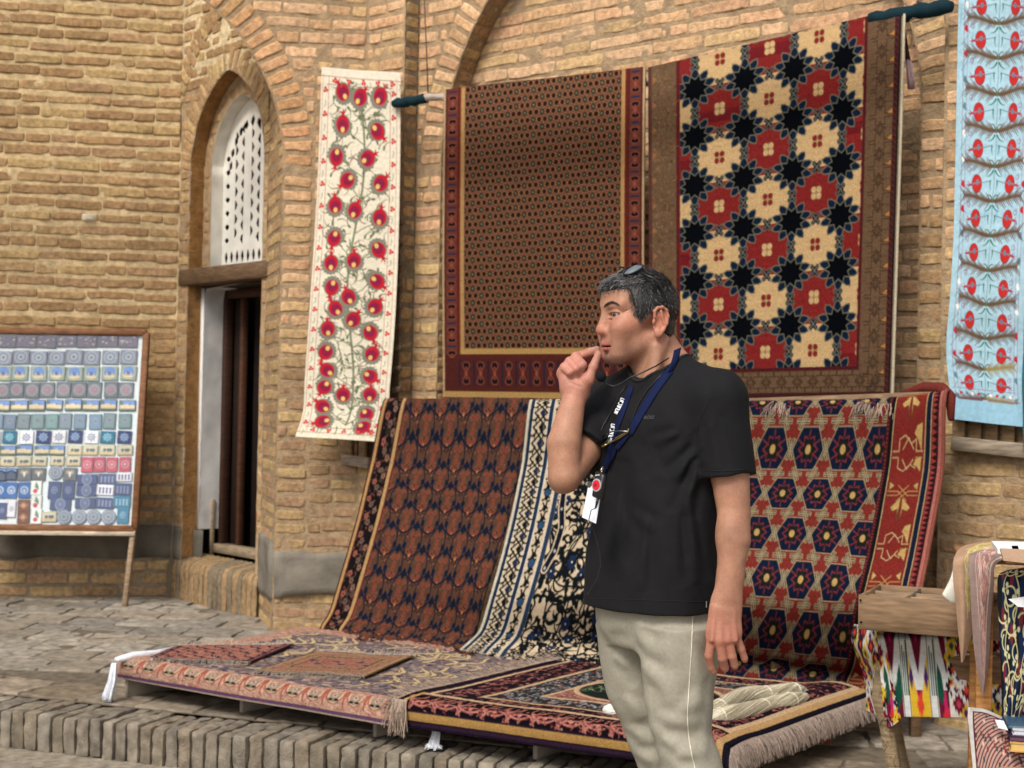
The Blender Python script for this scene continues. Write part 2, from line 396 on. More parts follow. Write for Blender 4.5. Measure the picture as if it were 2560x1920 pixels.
part(ml, 'mortar_bed', 'mortar'); part(bl, 'wall_facing'); ml = MB(); bl = MB()
# --- door facet
DO = np.array([-2.19, 9.5, 0]); DD = np.array([.658, -.753, 0]); DI = np.array([.753, .658, 0]); DL = 1.083
def pD(u_in): return plane_place(DO+DI*u_in, DD, -DI)
S0, S1 = .13, 1.03; ASP, AAP, ASC = 2.90, 3.50, .58
def ptarch(z, s0, s1, sp, ap):
    wd = (s1-s0)/2; sc = (s0+s1)/2
    if z <= sp: return s0, s1
    hgt = ap-sp; R = (wd*wd+hgt*hgt)/(2*wd)
    if z >= ap: return sc, sc
    q = math.sqrt(R*R-(z-sp)**2)-(R-wd)
    return sc-max(q, 0), sc+max(q, 0)
def arc_pts(s0, s1, sp, ap, n=20):
    zs = [sp+(ap-sp)*math.sin(t*math.pi/2) for t in np.linspace(0, 1, n)]
    L_ = [(ptarch(z, s0, s1, sp, ap)[0], z) for z in zs]; R_ = [(ptarch(z, s0, s1, sp, ap)[1], z) for z in zs]
    return L_, R_
for zz in (np.arange(.1, ASP, .08), ):
    sheet(ml, pD(0), .1, ASP, lambda z: [(0, S0), (S1, DL)], .08, MORT*1.05, .004, 15)
zr = np.linspace(ASP, AAP-.004, 40)
for a_, b_ in zip(zr[:-1], zr[1:]): sheet(ml, pD(0), a_, b_, lambda z: [(0, ptarch(z, S0, S1, ASP, AAP)[0]), (ptarch(z, S0, S1, ASP, AAP)[1], DL)], b_-a_, MORT*1.1, .003, 15)
sheet(ml, pD(0), AAP-.004, 4.6, lambda z: [(0, DL)], .08, MORT_L, .006, 15)
def spD(z):
    if z < ASP: return [(.004, S0-.004), (S1+.003, DL)]
    a, b = ptarch(z, S0-.105, S1+.105, ASP-.02, AAP+.13)
    return [(.004, max(a, .004)), (b, DL)] if z < AAP+.13 else [(.004, DL)]
courses(bl, pD(0), .63, 2.17, .081, .024, spD, lambda z, u: PAL_OCH, L=.2, hgt=.006)
courses(bl, pD(0), 2.29, 4.5, .081, .026, spD, lambda z, u: PAL_OCH, L=.24, hgt=.008, rough=.005, jit=.012)
part(bl, 'wall_facing'); bl = MB()
# voussoirs round the niche, slanting
Lp, Rp = arc_pts(S0, S1, ASP, AAP, 40)
for side, pts in ((-1, Lp), (1, Rp)):
    pts = np.array(pts); seg = np.r_[0, np.cumsum(np.linalg.norm(np.diff(pts, axis=0), axis=1))]
    def place_v(a, b, h, pts=pts, seg=seg, side=side):
        a = np.asarray(a); b = np.asarray(b); s = np.interp(b, seg, pts[:, 0]); z = np.interp(b, seg, pts[:, 1])
        s2 = np.interp(b+.01, seg, pts[:, 0]); z2 = np.interp(b+.01, seg, pts[:, 1]); s1_ = np.interp(b-.01, seg, pts[:, 0]); z1_ = np.interp(b-.01, seg, pts[:, 1])
        tx, tz = s2-s1_, z2-z1_; l = np.hypot(tx, tz)+1e-9; nx, nz = tz/l*side, -tx/l*side
        return pD(0)(s+nx*a, z+nz*a+a*.25, h)
    u = 0.01
    while u < seg[-1]-.03:
        _bs[0] += 1; c = PAL_OCH[RNG.integers(7)]*RNG.uniform(.95, 1.2)
        brick_block(bl, place_v, .004, .115, u, u+.042, .010, c, .004, .022, _bs[0]); u += .058
part(bl, 'arch_voussoirs'); bl = MB()
# upper relieving arch in the same wall (slanting bricks)
Lp, Rp = arc_pts(-.06, 1.14, 3.0, 3.86, 40)
for side, pts in ((-1, Lp), (1, Rp)):
    pts = np.array(pts); seg = np.r_[0, np.cumsum(np.linalg.norm(np.diff(pts, axis=0), axis=1))]; u = .1
    def place_v2(a, b, h, pts=pts, seg=seg, side=side):
        a = np.asarray(a); b = np.asarray(b); s = np.interp(b, seg, pts[:, 0]); z = np.interp(b, seg, pts[:, 1])
        s2 = np.interp(b+.01, seg, pts[:, 0]); z2 = np.interp(b+.01, seg, pts[:, 1]); s1_ = np.interp(b-.01, seg, pts[:, 0]); z1_ = np.interp(b-.01, seg, pts[:, 1])
        tx, tz = s2-s1_, z2-z1_; l = np.hypot(tx, tz)+1e-9; nx, nz = tz/l*side, -tx/l*side
        return pD(0)(np.clip(s+nx*a, .0, DL), z+nz*a+a*.2, h+.006)
    while u < seg[-1]-.05:
        _bs[0] += 1; c = PAL_OCH[RNG.integers(7)]*RNG.uniform(.9, 1.15)
        brick_block(bl, place_v2, .0, .12, u, u+.05, .010, c, .005, .03, _bs[0]); u += .066
part(bl, 'arch_voussoirs'); bl = MB()
# niche reveal, inner brick face
def reveal(buf, s0, s1, sp, ap, zb, u0, u1, col, amp=.002, nseg=24, dz=.05):
    L_, R_ = arc_pts(s0, s1, sp, ap, nseg)
    zs = list(np.arange(zb, sp, dz))
    path = [(s0, z) for z in zs]+L_+R_[::-1]+[(s1, z) for z in zs[::-1]]
    path = np.array(path); us = np.linspace(u0, u1, 4)
    P = np.array([[DO+DI*u+DD*s+np.array([0, 0, z]) for u in us] for s, z in path])
    cc = np.array(col)*(1+.25*vnoise(P.reshape(-1, 3), 14, 3)[:, None]); buf.grid(P+amp*vnoise(P.reshape(-1, 3), 18, 5).reshape(P.shape[:2]+(1,)), cc)
rv = MB(); reveal(rv, S0, S1, ASP, AAP, .42, 0, .105, lin((150, 112, 70)), .004)
W0, W1, WSP, WAP, WZ = .235, .925, 2.93, 3.36, 2.28
sheet(rv, pD(.10), 2.2, WZ, lambda z: [(S0, S1)], .04, MORT*1.05, .004, 16)
sheet(rv, pD(.10), WZ, ASP, lambda z: [(S0, W0), (W1, S1)], .05, MORT*1.05, .004, 16)
for a_, b_ in zip(zr[:-1], zr[1:]):
    def ff(z):
        a, b = ptarch(z, S0, S1, ASP, AAP); c, d = ptarch(z, W0, W1, WSP, WAP)
        return [(a, min(c, (a+b)/2)), (max(d, (a+b)/2), b)]
    sheet(rv, pD(.10), a_, b_, ff, b_-a_, MORT*1.05, .003, 16)
part(rv, 'niche_reveal', 'mortar')
def spI(z):
    a, b = ptarch(z, S0, S1, ASP, AAP); c, d = ptarch(z, W0-.03, W1+.02, WSP, WAP+.02)
    return [(a+.004, c), (d, b-.004)]
courses(bl, pD(.10), 2.30, 3.44, .07, .018, spI, lambda z, u: PAL_OCH, L=.14, hgt=.005)
part(ml, 'mortar_bed', 'mortar'); part(bl, 'wall_facing')
# pierced white screen
pw = MB(); reveal(pw, W0, W1, WSP, WAP, WZ, .098, .195, lin((222, 218, 208)), .002, 24)
reveal(pw, S0+.035, S1+.02, 2.05, 2.171, .60, .10, .245, lin((205, 204, 202)), .002, 4)
pw.box(DO+DI*.101+DD*(S0+.0175)+np.array([0, 0, 1.38]), DD*.0175, DI*.004, np.array([0, 0, .78]), lin((235, 232, 226)))
part(pw, 'plaster_reveal', 'plaster')
nx_, nz_ = 150, 240
ss = np.linspace(W0, W1, nx_); zs = np.linspace(WZ, WAP, nz_); SS, ZZ = np.meshgrid(ss, zs)
inside = np.zeros(SS.shape, bool); lim = np.array([ptarch(z, W0, W1, WSP, WAP) for z in zs])
inside = (SS >= lim[:, :1]-.003) & (SS <= lim[:, 1:]+.003)
hole = np.zeros(SS.shape, bool)
def lens(cs, cz, a, b, ang=0, cut=0):
    a *= 1.7; b *= 1.05
    x = (SS-cs)*math.cos(ang)+(ZZ-cz)*math.sin(ang); y = -(SS-cs)*math.sin(ang)+(ZZ-cz)*math.cos(ang)
    q = np.abs(x)/a+np.abs(y)/b < 1
    q |= ((x/a)**2+(y/b)**2 < .62)
    if cut: q &= (x*cut > -a*.12)
    return q
cols_ = np.linspace(W0+.058, W1-.055, 7)
for i, cs in enumerate(cols_):
    for k in range(13):
        cz = WZ+.185+k*.088+(.044 if i % 2 else 0)
        mx_ = WSP+ (WAP-WSP)*math.sqrt(max(0, 1-((cs-.58)/.34)**2))-.12
        if cz < mx_: hole |= (lens(cs, cz, .015, .017) if i == 0 else lens(cs, cz, .016, .030, 0, 1 if i % 2 else -1))
for k in range(9): hole |= lens(W0+.055+k*.067, WZ+.075, .010, .036)
for th_ in np.linspace(.15, math.pi-.15, 11):
    for rr in ((.92, .045), ):
        cs = .582-math.cos(th_)*.262; cz = WSP-.03+math.sin(th_)*.30
        hole |= lens(cs, cz, .012, .030, -math.cos(th_)*.5)
keep = inside & ~hole
idx = np.arange(nx_*nz_).reshape(nz_, nx_)
k4 = keep[:-1, :-1] & keep[1:, :-1] & keep[:-1, 1:] & keep[1:, 1:]
Fq = np.stack([idx[:-1, :-1], idx[:-1, 1:], idx[1:, 1:], idx[1:, :-1]], -1)[k4]
Pw = DO[None]+DI*.185+SS.ravel()[:, None]*DD+ZZ.ravel()[:, None]*np.array([0, 0, 1.])
used = np.unique(Fq); rem = np.full(nx_*nz_, -1); rem[used] = np.arange(len(used))
scr = mesh_obj('window_screen', Pw[used], rem[Fq], M['plaster'], BLD, np.zeros((len(used), 3))+lin((236, 233, 224))); solidify(scr, .006, 0)
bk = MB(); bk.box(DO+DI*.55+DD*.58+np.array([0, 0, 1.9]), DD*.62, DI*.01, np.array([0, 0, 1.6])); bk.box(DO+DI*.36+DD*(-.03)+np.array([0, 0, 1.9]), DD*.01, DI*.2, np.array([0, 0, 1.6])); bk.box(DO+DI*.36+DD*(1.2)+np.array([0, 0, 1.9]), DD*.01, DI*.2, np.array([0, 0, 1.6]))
bk.build('dark_backing', M['dark'], BLD)  # near-black panels paint in the shade of the room behind the openings
# lintel, threshold, door
lt = MB()
lc = DO+DI*.05+DD*.585; ll = np.array([0, 0, 1.])
lt.box(lc+ll*2.225, DD*.555, DI*.070, ll*.052, lin((105, 82, 60)), .008)
lt.box(lc+DI*.14+ll*2.20, DD*.46, DI*.07, ll*.04, lin((60, 46, 36)), .006)
lt.build('wooden_lintel', M['woodh'], BLD)
DF = MB(); fy = DO+DI*.27; brown = lin((62, 38, 27))
for s_, w_ in ((.185, .020), (1.05, .02)): DF.box(fy+DD*s_+ll*1.33, DD*w_, DI*.03, ll*.85, brown, .004)
DF.box(fy+DD*.61+ll*2.13, DD*.40, DI*.028, ll*.030, lin((70, 42, 30)), .004)
frm = DF.build('door_frame', M['wood'], BLD)
DF = MB(); DF.box(fy-DI*.02+DD*.60+ll*.475, DD*.44, DI*.05, ll*.028, lin((150, 132, 108)), .004)
DF.box(fy-DI*.075+DD*.168+ll*.60, DD*.011, DI*.012, ll*.19, lin((150, 132, 108)), .002)
DF.build('door_sill', M['woodh'], BLD)
dl = MB()
dl.box(fy+DI*.05+DD*.26+ll*1.30, DD*.050, DI*.016, ll*.80, lin((40, 26, 20)), .003)
dl.box(fy+DI*.025+DD*.345+ll*1.30, DD*.016, DI*.022, ll*.80, lin((84, 52, 36)), .003)
drl = dl.build('door', M['wood'], BLD)
dl = MB(); dl.box(fy+DI*.12+DD*.70+ll*1.30, DD*.36, DI*.016, ll*.82, lin((36, 25, 21)), .003)
for i in range(3): dl.box(fy+DI*.10+DD*.70+ll*(.72+.55*i), DD*.24, DI*.008, ll*.2, lin((44, 29, 24)), .004)
dl.build('door', M['wood'], BLD)
# grey cement bands, cracked patches, soldier course under the door
cm = MB(); grey = lin((112, 106, 96))
def slab(o, d, n, u0, u1, z0, z1, h, col, seed, ragged=.03):
    nu = max(6, int((u1-u0)/.03)); nv = max(4, int((z1-z0)/.03)); uu = np.linspace(u0, u1, nu); P = []
    for i, u in enumerate(uu):
        q = np.array([[u, 0, seed]]); zb = z0+ragged*vnoise(q, 6, seed)[0]; zt = z1+ragged*.3*vnoise(q, 7, seed+1)[0]
        zv = np.r_[zb, np.linspace(zb+.01, zt-.006, nv), zt]; hh = np.r_[-.004, np.full(nv, h), -.004]
        if i in (0, nu-1): hh[:] = -.004
        P.append([o+d*u+n*(b+.004*vnoise(np.array([[u, a, seed]]), 9, seed)[0])+np.array([0, 0, a]) for a, b in zip(zv, hh)])
    P = np.array(P); cc = np.array(col)*(1+.22*vnoise(P.reshape(-1, 3), 7, seed)[:, None]); cm.grid(P, cc)
slab(LO, LD, LN, -2.6, .0, .40, .62, .018, grey*.85, 21, .012)
slab(DO, DD, -DI, .0, S0, .40, .62, .016, grey, 22, .01)
slab(DO+DI*.09, DD, -DI, S0+.0, S0+.10, .40, .60, .02, grey*.8, 29, .01)
slab(GO, GD, GN, .02, gl-.01, .30, .66, .02, grey*1.15, 23, .03)
slab(EO, ED, EN, .0, 1.0, .36, .60, .026, grey*1.3, 24, .035)
slab(LO, LD, LN, -.62, -.52, 2.58, 2.625, .020, lin((228, 214, 190)), 26, .02)
part(cm, 'cement_patch', 'concrete')
sd = MB(); s_ = .0
while s_ < 1.07:
    w_ = RNG.uniform(.05, .065); _bs[0] += 1; c = np.mean(PAL_LOW, axis=0)*np.array([.92, .93, .95])*RNG.uniform(.72, .90)
    if RNG.random() < .2: c = lin((128, 114, 94))
    def sp_(a, b, h, s0=s_):        # a = up the face then back over the top
        a = np.asarray(a); b = np.asarray(b); hf = .27
        z = np.where(a < hf, .13+a, .13+hf+(a-hf)*.18); back = np.where(a < hf, -.03+.0*a, -.03+(a-hf))
        rr = np.exp(-((a-hf)/.03)**2)*.012
        z = z+np.where(a < hf, 0, h)-rr*.6; back = back-np.where(a < hf, h, 0)+rr
        return DO[None]+DD*(b[:, None])+DI*back[:, None]+np.array([0, 0, 1.])*z[:, None]
    brick_block(sd, lambda b, a, h: sp_(a, b, h), s_+.004, s_+w_-.003, .0, .46, .008, c, .006, .02, _bs[0]); s_ += w_
part(sd, 'door_step')
# closing pieces out of sight: roof over the niche, wall ends
cl = MB()
cl.box(WO+WD*2.4+WN*1.2+np.array([0, 0, 4.86]), WD*3.2, WN*1.0, np.array([0, 0, .05]), MORT)
cl.box((-4.78, 8.4, 2.4), (.04, 0, 0), (0, .9, 0), (0, 0, 2.4), MORT)
part(cl, 'roof', 'mortar')
# ---------------------------------------------------------------- ground
SE0 = np.array([-2.09, 6.03, 0]); SED = np.array([.941, -.338, 0]); SED /= np.linalg.norm(SED); SEN = np.array([-SED[1], SED[0], 0])   # SEN points to the wall
TZ = .15
gb = MB(); gs = 30
xs = np.concatenate([[-60, -30, -12], np.linspace(-6, 6, 40), [12, 30, 60]]); ys = np.concatenate([[-60, -20, -5], np.linspace(0, 7, 30), [20, 60]])
X, Y = np.meshgrid(xs, ys); gb.grid(np.stack([X, Y, np.zeros_like(X)-.004], -1), lin((150, 140, 124)))
tag(gb.build('ground', M['stone']), kind='structure')
STN = [lin(c)*.92 for c in ((164, 155, 141), (156, 147, 134), (172, 163, 150), (150, 140, 125), (160, 148, 132), (146, 139, 129))]
def paver_field(buf, o, d, e, nu_, nv_, size, z, ok, seed=0, hgt=.006):
    for j in range(nv_):
        off = (j % 2)*.5*size+RNG.uniform(-.02, .02)
        for i in range(nu_):
            u0 = i*size+off; v0 = j*size*.93; c = o+d*(u0+size/2)+e*(v0+size/2)
            if not ok(c): continue
            _bs[0] += 1; col = STN[RNG.integers(6)]*RNG.uniform(.88, 1.08)
            tl = RNG.uniform(-.005, .005)
            P = lambda a, b, h: o[None]+np.asarray(a)[:, None]*d+np.asarray(b)[:, None]*e+(z+np.asarray(h)+tl)[:, None]*np.array([0, 0, 1.])
            brick_block(buf, P, u0+.006, u0+size-.008, v0+.006, v0+size*.93-.008, hgt, col, .005, .04, _bs[0], edge=-.012)
tr = MB()
def dist_e(c): return np.dot(c-SE0, SEN)
base = np.array([[SE0+SED*a+SEN*b+np.array([0, 0, TZ-.004]) for a in np.linspace(-4, 9, 60)] for b in np.linspace(.26, 6.5, 40)])
tr.grid(base, lin((112, 102, 88)))
tag(tr.build('terrace', M['stone']), kind='structure')
tr = MB()
for i in range(40):
    _bs[0] += 1; u0 = -3.6+i*.29; P_ = lambda a, b, h: SE0[None]+np.asarray(a)[:, None]*SED+np.asarray(b)[:, None]*SEN+(TZ+np.asarray(h))[:, None]*np.array([0, 0, 1.])
    brick_block(tr, P_, u0+.005, u0+.285, .278, .575, .004, STN[RNG.integers(6)]*RNG.uniform(.66, .84)*np.array([1.03, .95, .85]), .005, .04, _bs[0], edge=-.012)
a_ = math.radians(-6); d1 = np.array([math.cos(a_), math.sin(a_), 0]); e1 = np.array([-math.sin(a_), math.cos(a_), 0])
paver_field(tr, np.array([-5.2, 4.4, 0.]), d1, e1, 34, 20, .30, TZ-.002, lambda c: dist_e(c) > .74 and c[1] < 9.9 and c[0] < 4)
tag(tr.build('paving', M['stone']), kind='structure')
# brick-on-edge kerb
kb = MB(); u = -3.2
def rough_box(buf, c, a, b, h, seed, col, n=(3, 7, 5), r=.012, amp=.006):
    """rounded, weathered block; a,b,h half vectors"""
    la, lb, lh = [np.linalg.norm(q) for q in (a, b, h)]
    for axis, sgn in ((0, 1), (0, -1), (1, 1), (1, -1), (2, 1)):
        oth = [q for q in (0, 1, 2) if q != axis]; nA, nB = n[oth[0]]*2+1, n[oth[1]]*2+1
        A, B = np.meshgrid(np.linspace(-1, 1, nA), np.linspace(-1, 1, nB)); q = np.zeros(A.shape+(3,)); q[..., axis] = sgn; q[..., oth[0]] = A; q[..., oth[1]] = B
        L_ = np.array([la, lb, lh]); p = q*L_; core = np.clip(p, -(L_-r), L_-r); dlt = p-core; nn = np.linalg.norm(dlt, axis=-1, keepdims=True); p = core+dlt/np.maximum(nn, 1e-9)*np.minimum(nn, r)
        W = c+p[..., :1]*a/la+p[..., 1:2]*b/lb+p[..., 2:]*h/lh
        Wf = W.reshape(-1, 3); nz = vnoise(Wf, 30, seed)*amp+vnoise(Wf, 75, seed+2)*amp*.5+vnoise(Wf, 9, seed+4)*amp
        dr = (p/np.maximum(np.linalg.norm(p, axis=-1, keepdims=True), 1e-9)); dw = (dr[..., :1]*a/la+dr[..., 1:2]*b/lb+dr[..., 2:]*h/lh).reshape(-1, 3)
        Wf = Wf+dw*nz[:, None]; cc = col*(1+.22*vnoise(Wf, 16, seed+1)[:, None])
        g = Wf.reshape(W.shape)
        if sgn*(1 if axis != 1 else -1) < 0: g = g[:, ::-1]; cc = cc.reshape(W.shape)[:, ::-1].reshape(-1, 3)
        buf.grid(g, cc)
while u < 4.2:
    w_ = RNG.uniform(.052, .066); _bs[0] += 1
    c = STN[RNG.integers(6)]*RNG.uniform(.66, .88)*np.array([.99, .96, .91])
    ctr = SE0+SED*(u+w_/2)+SEN*.135+np.array([0, 0, TZ/2-.006+RNG.uniform(-.006, .006)])-SEN*RNG.uniform(0, .012)
    near = -2 < u < 3.2
    rough_box(kb, ctr, SED*(w_/2-.0012), SEN*.135, np.array([0, 0, TZ/2+.004]), _bs[0], c, n=((2, 7, 5) if near else (1, 2, 2)), amp=.0060)
    u += w_+.002
tag(kb.build('kerb', M['stone']), kind='structure')
kb = MB(); kb.box(SE0+SED*.5+SEN*.16+np.array([0, 0, .055]), SED*3.9, SEN*.125, np.array([0, 0, .06]), lin((96, 86, 72)))
tag(kb.build('kerb_mortar', M['mortar']), kind='structure')
lg = MB(); paver_field(lg, SE0-SED*3.4-SEN*3.0, SED, SEN, 24, 10, .30, -.004, lambda c: dist_e(c) < -.13)
tag(lg.build('courtyard_paving', M['stone']), kind='structure')
# ---------------------------------------------------------------- textile patterns, drawn as vertex colours of dense woven sheets
class Cv:
    def __init__(s, W, H, res, bg):
        s.W, s.H, s.res = W, H, res; s.nx = int(W*res)+1; s.ny = int(H*res)+1
        s.a = np.zeros((s.ny, s.nx, 3))+lin(bg); s.x = np.linspace(0, W, s.nx); s.y = np.linspace(0, H, s.ny)
    def win(s, x0, y0, x1, y1):
        p = 1.5/s.res; i0 = max(0, int((x0-p)*s.res)); i1 = min(s.nx, int((x1+p)*s.res)+2); j0 = max(0, int((y0-p)*s.res)); j1 = min(s.ny, int((y1+p)*s.res)+2)
        if i1 <= i0 or j1 <= j0: return None
        X, Y = np.meshgrid(s.x[i0:i1], s.y[j0:j1]); return (slice(j0, j1), slice(i0, i1)), X, Y
    def put(s, sl, d, c, al=1.):
        m = np.clip(.5-d*s.res, 0, 1)[..., None]*al; s.a[sl] = s.a[sl]*(1-m)+lin(c)*m
    def ell(s, x, y, rx, ry, c, ang=0, w=None):
        r = max(rx, ry)+(w or 0); q = s.win(x-r, y-r, x+r, y+r)
        if q is None: return
        sl, X, Y = q; X = X-x; Y = Y-y; u = X*math.cos(ang)+Y*math.sin(ang); v = -X*math.sin(ang)+Y*math.cos(ang)
        d = (np.sqrt((u/rx)**2+(v/ry)**2)-1)*min(rx, ry)
        if w: d = np.abs(d)-w/2
        s.put(sl, d, c)
    def rect(s, x0, y0, x1, y1, c):
        q = s.win(x0, y0, x1, y1)
        if q is None: return
        sl, X, Y = q; s.put(sl, np.maximum(np.maximum(x0-X, X-x1), np.maximum(y0-Y, Y-y1)), c)
    def poly(s, P, c, edge=None, ew=0):
        P = np.asarray(P, float); q = s.win(P[:, 0].min()-ew, P[:, 1].min()-ew, P[:, 0].max()+ew, P[:, 1].max()+ew)
        if q is None: return
        sl, X, Y = q; d = np.full(X.shape, 1e9); ins = np.zeros(X.shape, bool)
        for a, b in zip(P, np.roll(P, -1, 0)):
            e = b-a; t = np.clip(((X-a[0])*e[0]+(Y-a[1])*e[1])/(e@e+1e-12), 0, 1); d = np.minimum(d, np.hypot(X-a[0]-t*e[0], Y-a[1]-t*e[1]))
            if abs(e[1]) > 1e-12: ins ^= ((a[1] > Y) != (b[1] > Y)) & (X < e[0]*(Y-a[1])/e[1]+a[0])
        if c is not None: s.put(sl, np.where(ins, -d, d), c)
        if edge is not None: s.put(sl, d-ew/2, edge)
    def line(s, P, w, c, w1=None):
        P = np.asarray(P, float); m = max(w, w1 or 0); q = s.win(P[:, 0].min()-m, P[:, 1].min()-m, P[:, 0].max()+m, P[:, 1].max()+m)
        if q is None: return
        sl, X, Y = q; d = np.full(X.shape, 1e9); n = len(P)-1
        for k, (a, b) in enumerate(zip(P[:-1], P[1:])):
            e = b-a; t = np.clip(((X-a[0])*e[0]+(Y-a[1])*e[1])/(e@e+1e-12), 0, 1); ww = w if w1 is None else w+(w1-w)*(k+t)/n
            d = np.minimum(d, np.hypot(X-a[0]-t*e[0], Y-a[1]-t*e[1])-ww/2)
        s.put(sl, d, c)
    def curve(s, x, y, ang, L, k0, k1, w, c, w1=None, n=9):
        P = [(x, y)]
        for i in range(n):
            ang += (k0+(k1-k0)*i/n)*L/n; x += math.cos(ang)*L/n; y += math.sin(ang)*L/n; P.append((x, y))
        s.line(P, w, c, w1); return x, y, ang
    def tile(s, x0, y0, x1, y1, pw, ph, fn, bg, ox=0, oy=0):
        nx, ny = max(2, int(round(pw*s.res))), max(2, int(round(ph*s.res)))
        t = Cv.__new__(Cv); t.res = s.res*2; t.W, t.H = 3*pw, 3*ph; t.nx, t.ny = int(3*pw*t.res), int(3*ph*t.res)
        t.a = np.zeros((t.ny, t.nx, 3))+lin(bg); t.x = (np.arange(t.nx)+.5)/t.res; t.y = (np.arange(t.ny)+.5)/t.res
        for i in range(-1, 4):
            for j in range(-1, 4): fn(t, i*pw, j*ph)
        q = s.win(x0, y0, x1, y1)
        if q is None: return
        sl, X, Y = q; m = (X >= x0) & (X <= x1) & (Y >= y0) & (Y <= y1)
        u = ((X-x0-ox) % pw+pw)*t.res; v = ((Y-y0-oy) % ph+ph)*t.res
        acc = 0
        for du in (-.5, .5):
            for dv in (-.5, .5): acc = acc+t.a[np.clip((v+dv).astype(int), 0, t.ny-1), np.clip((u+du).astype(int), 0, t.nx-1)]
        s.a[sl] = np.where(m[..., None], acc/4, s.a[sl])
    def scribble(s, x0, y0, x1, y1, n, L, w, cols, k=9., rng=None):
        rng = rng or RNG
        for _ in range(n):
            kk = rng.uniform(-k, k)/max(L, 1e-3); s.curve(rng.uniform(x0, x1), rng.uniform(y0, y1), rng.uniform(0, 6.28), L*rng.uniform(.6, 1.4), kk, kk*1.6, w, cols[rng.integers(len(cols))], w*.4, 6)
def rugmesh(name, cv, us, vs, net, mat='rug', parent=None, wave=0., wsc=3., nrm=None, seed=1, thick=.008, wavefn=None, pile=.0012):
    """control net rows (v) x cols (u) of world points -> one vertex per canvas sample"""
    N = np.array(net, float); A = herm(us, np.moveaxis(N, 1, 0), cv.x); A = np.moveaxis(A, 0, 1); P = herm(vs, A, cv.y)
    P = P.reshape(-1, 3)
    if wave or wavefn or pile:
        G = P.reshape(cv.ny, cv.nx, 3); du = np.gradient(G, axis=1); dv = np.gradient(G, axis=0); nn = np.cross(du, dv).reshape(-1, 3); nn /= np.linalg.norm(nn, axis=1)[:, None]+1e-12
        if nrm is None: nrm = -np.sign(np.dot(nn.mean(0), CO-P.mean(0)) or 1)*-1
        nn = nn*nrm; XX, YY = np.meshgrid(cv.x, cv.y); q = np.stack([XX.ravel(), YY.ravel()*.35, np.full(XX.size, seed)], 1)
        d = wave*vnoise(q, wsc, seed)
        if wavefn: d = d+wavefn(XX.ravel(), YY.ravel())
        d = d+pile*vnoise(np.stack([XX.ravel(), YY.ravel(), np.full(XX.size, seed)], 1), 60, seed)
        P = P+nn*d[:, None]
    ny, nx = cv.ny, cv.nx; idx = np.arange(nx*ny).reshape(ny, nx)
    F = np.stack([idx[:-1, :-1], idx[1:, :-1], idx[1:, 1:], idx[:-1, 1:]], -1).reshape(-1, 4)
    G = P.reshape(ny, nx, 3); c = np.cross(G[0, -1]-G[0, 0], G[-1, 0]-G[0, 0])
    n_face = np.cross(G[ny//2+1, nx//2]-G[ny//2, nx//2], G[ny//2, nx//2+1]-G[ny//2, nx//2])
    if np.dot(n_face, CO-G[ny//2, nx//2]) < 0: F = F[:, ::-1]
    col = cv.a.reshape(-1, 3); lum = col.mean(1, keepdims=True); col = lum+(col-lum)*(.90 if mat == 'rug' else .95); hor = 1+.05*np.repeat(np.interp(cv.y, np.linspace(0, cv.H, 200), RNG.uniform(-1, 1, 200)), nx)[:, None]
    o = mesh_obj(name, P, np.ascontiguousarray(F), M[mat], parent, np.clip(col*hor*(.72 if mat == 'rug' else .86), 0, 1))
    if thick: solidify(o, thick, -1)
    return o, P.reshape(ny, nx, 3)
def fringe(name, pts, dirs, L, parent, col, n=200, r=.0014, mat='thread', seed=5, droop=1., knot=True):
    """pts polyline (root), dirs outward directions at those points"""
    rg = np.random.default_rng(seed); pts = np.asarray(pts, float); dirs = np.asarray(dirs, float); s = np.r_[0, np.cumsum(np.linalg.norm(np.diff(pts, axis=0), axis=1))]; b = MB()
    for i in range(n):
        t = (i+rg.uniform(-.4, .4))/n*s[-1]; t = min(max(t, 0), s[-1]); p = np.array([np.interp(t, s, pts[:, k]) for k in range(3)]); d = np.array([np.interp(t, s, dirs[:, k]) for k in range(3)]); d /= np.linalg.norm(d)
        l = L*rg.uniform(.7, 1.15); Q = [p]; g = np.array([0, 0, -1.]); v = d+rg.normal(0, .12, 3)
        for k in range(5):
            v = v+g*droop*.35+rg.normal(0, .16, 3); v /= np.linalg.norm(v); p = p+v*l/5; Q.append(p)
        b.tube(Q, np.linspace(r, r*.6, 6), 3, np.array(lin(col))*rg.uniform(.7, 1.15), cap=False)
    return b.build(name, M[mat], parent)
# ================= rug 2: brown rug with tiny stars
W, H = 1.26, 1.72; cv = Cv(W, H, 250, (128, 76, 52))
def star_cell(t, x, y):
    for (ox, oy) in ((0, 0), (.5, .5)):
        cx, cy = x+ox*.107, y+oy*.078
        for sx in (-1, 1):
            t.ell(cx+sx*.0357, cy, .0176, .0190, (158, 110, 76)); t.ell(cx+sx*.0357, cy, .0132, .0142, (52, 24, 18))
        t.ell(cx, cy, .0205, .0215, (156, 108, 76)); t.ell(cx, cy, .0165, .018, (48, 36, 28))
        for k in range(6):
            a = k*math.pi/3+.52; t.line([(cx, cy), (cx+.012*math.cos(a), cy+.012*math.sin(a))], .0035, (92, 92, 72))
        t.ell(cx, cy, .004, .004, (136, 132, 108))
fx0, fx1, fy1 = .135, 1.115, 1.44
cv.rect(0, 0, W, H, (94, 38, 30))
cv.tile(fx0, -.02, fx1, fy1, .107, .078, lambda t, x, y: star_cell(t, x, y) if True else None, (98, 54, 38))
for a, b in ((0, .012), (W-.012, W)): cv.rect(a, 0, b, H, (206, 176, 130))
for a in (fx0-.024, fx1): cv.rect(a, 0, a+.024, fy1+.03, (196, 150, 88)); cv.rect(a+.024 if a > .5 else a-.012, 0, a+.036 if a > .5 else a, fy1, (120, 34, 28))
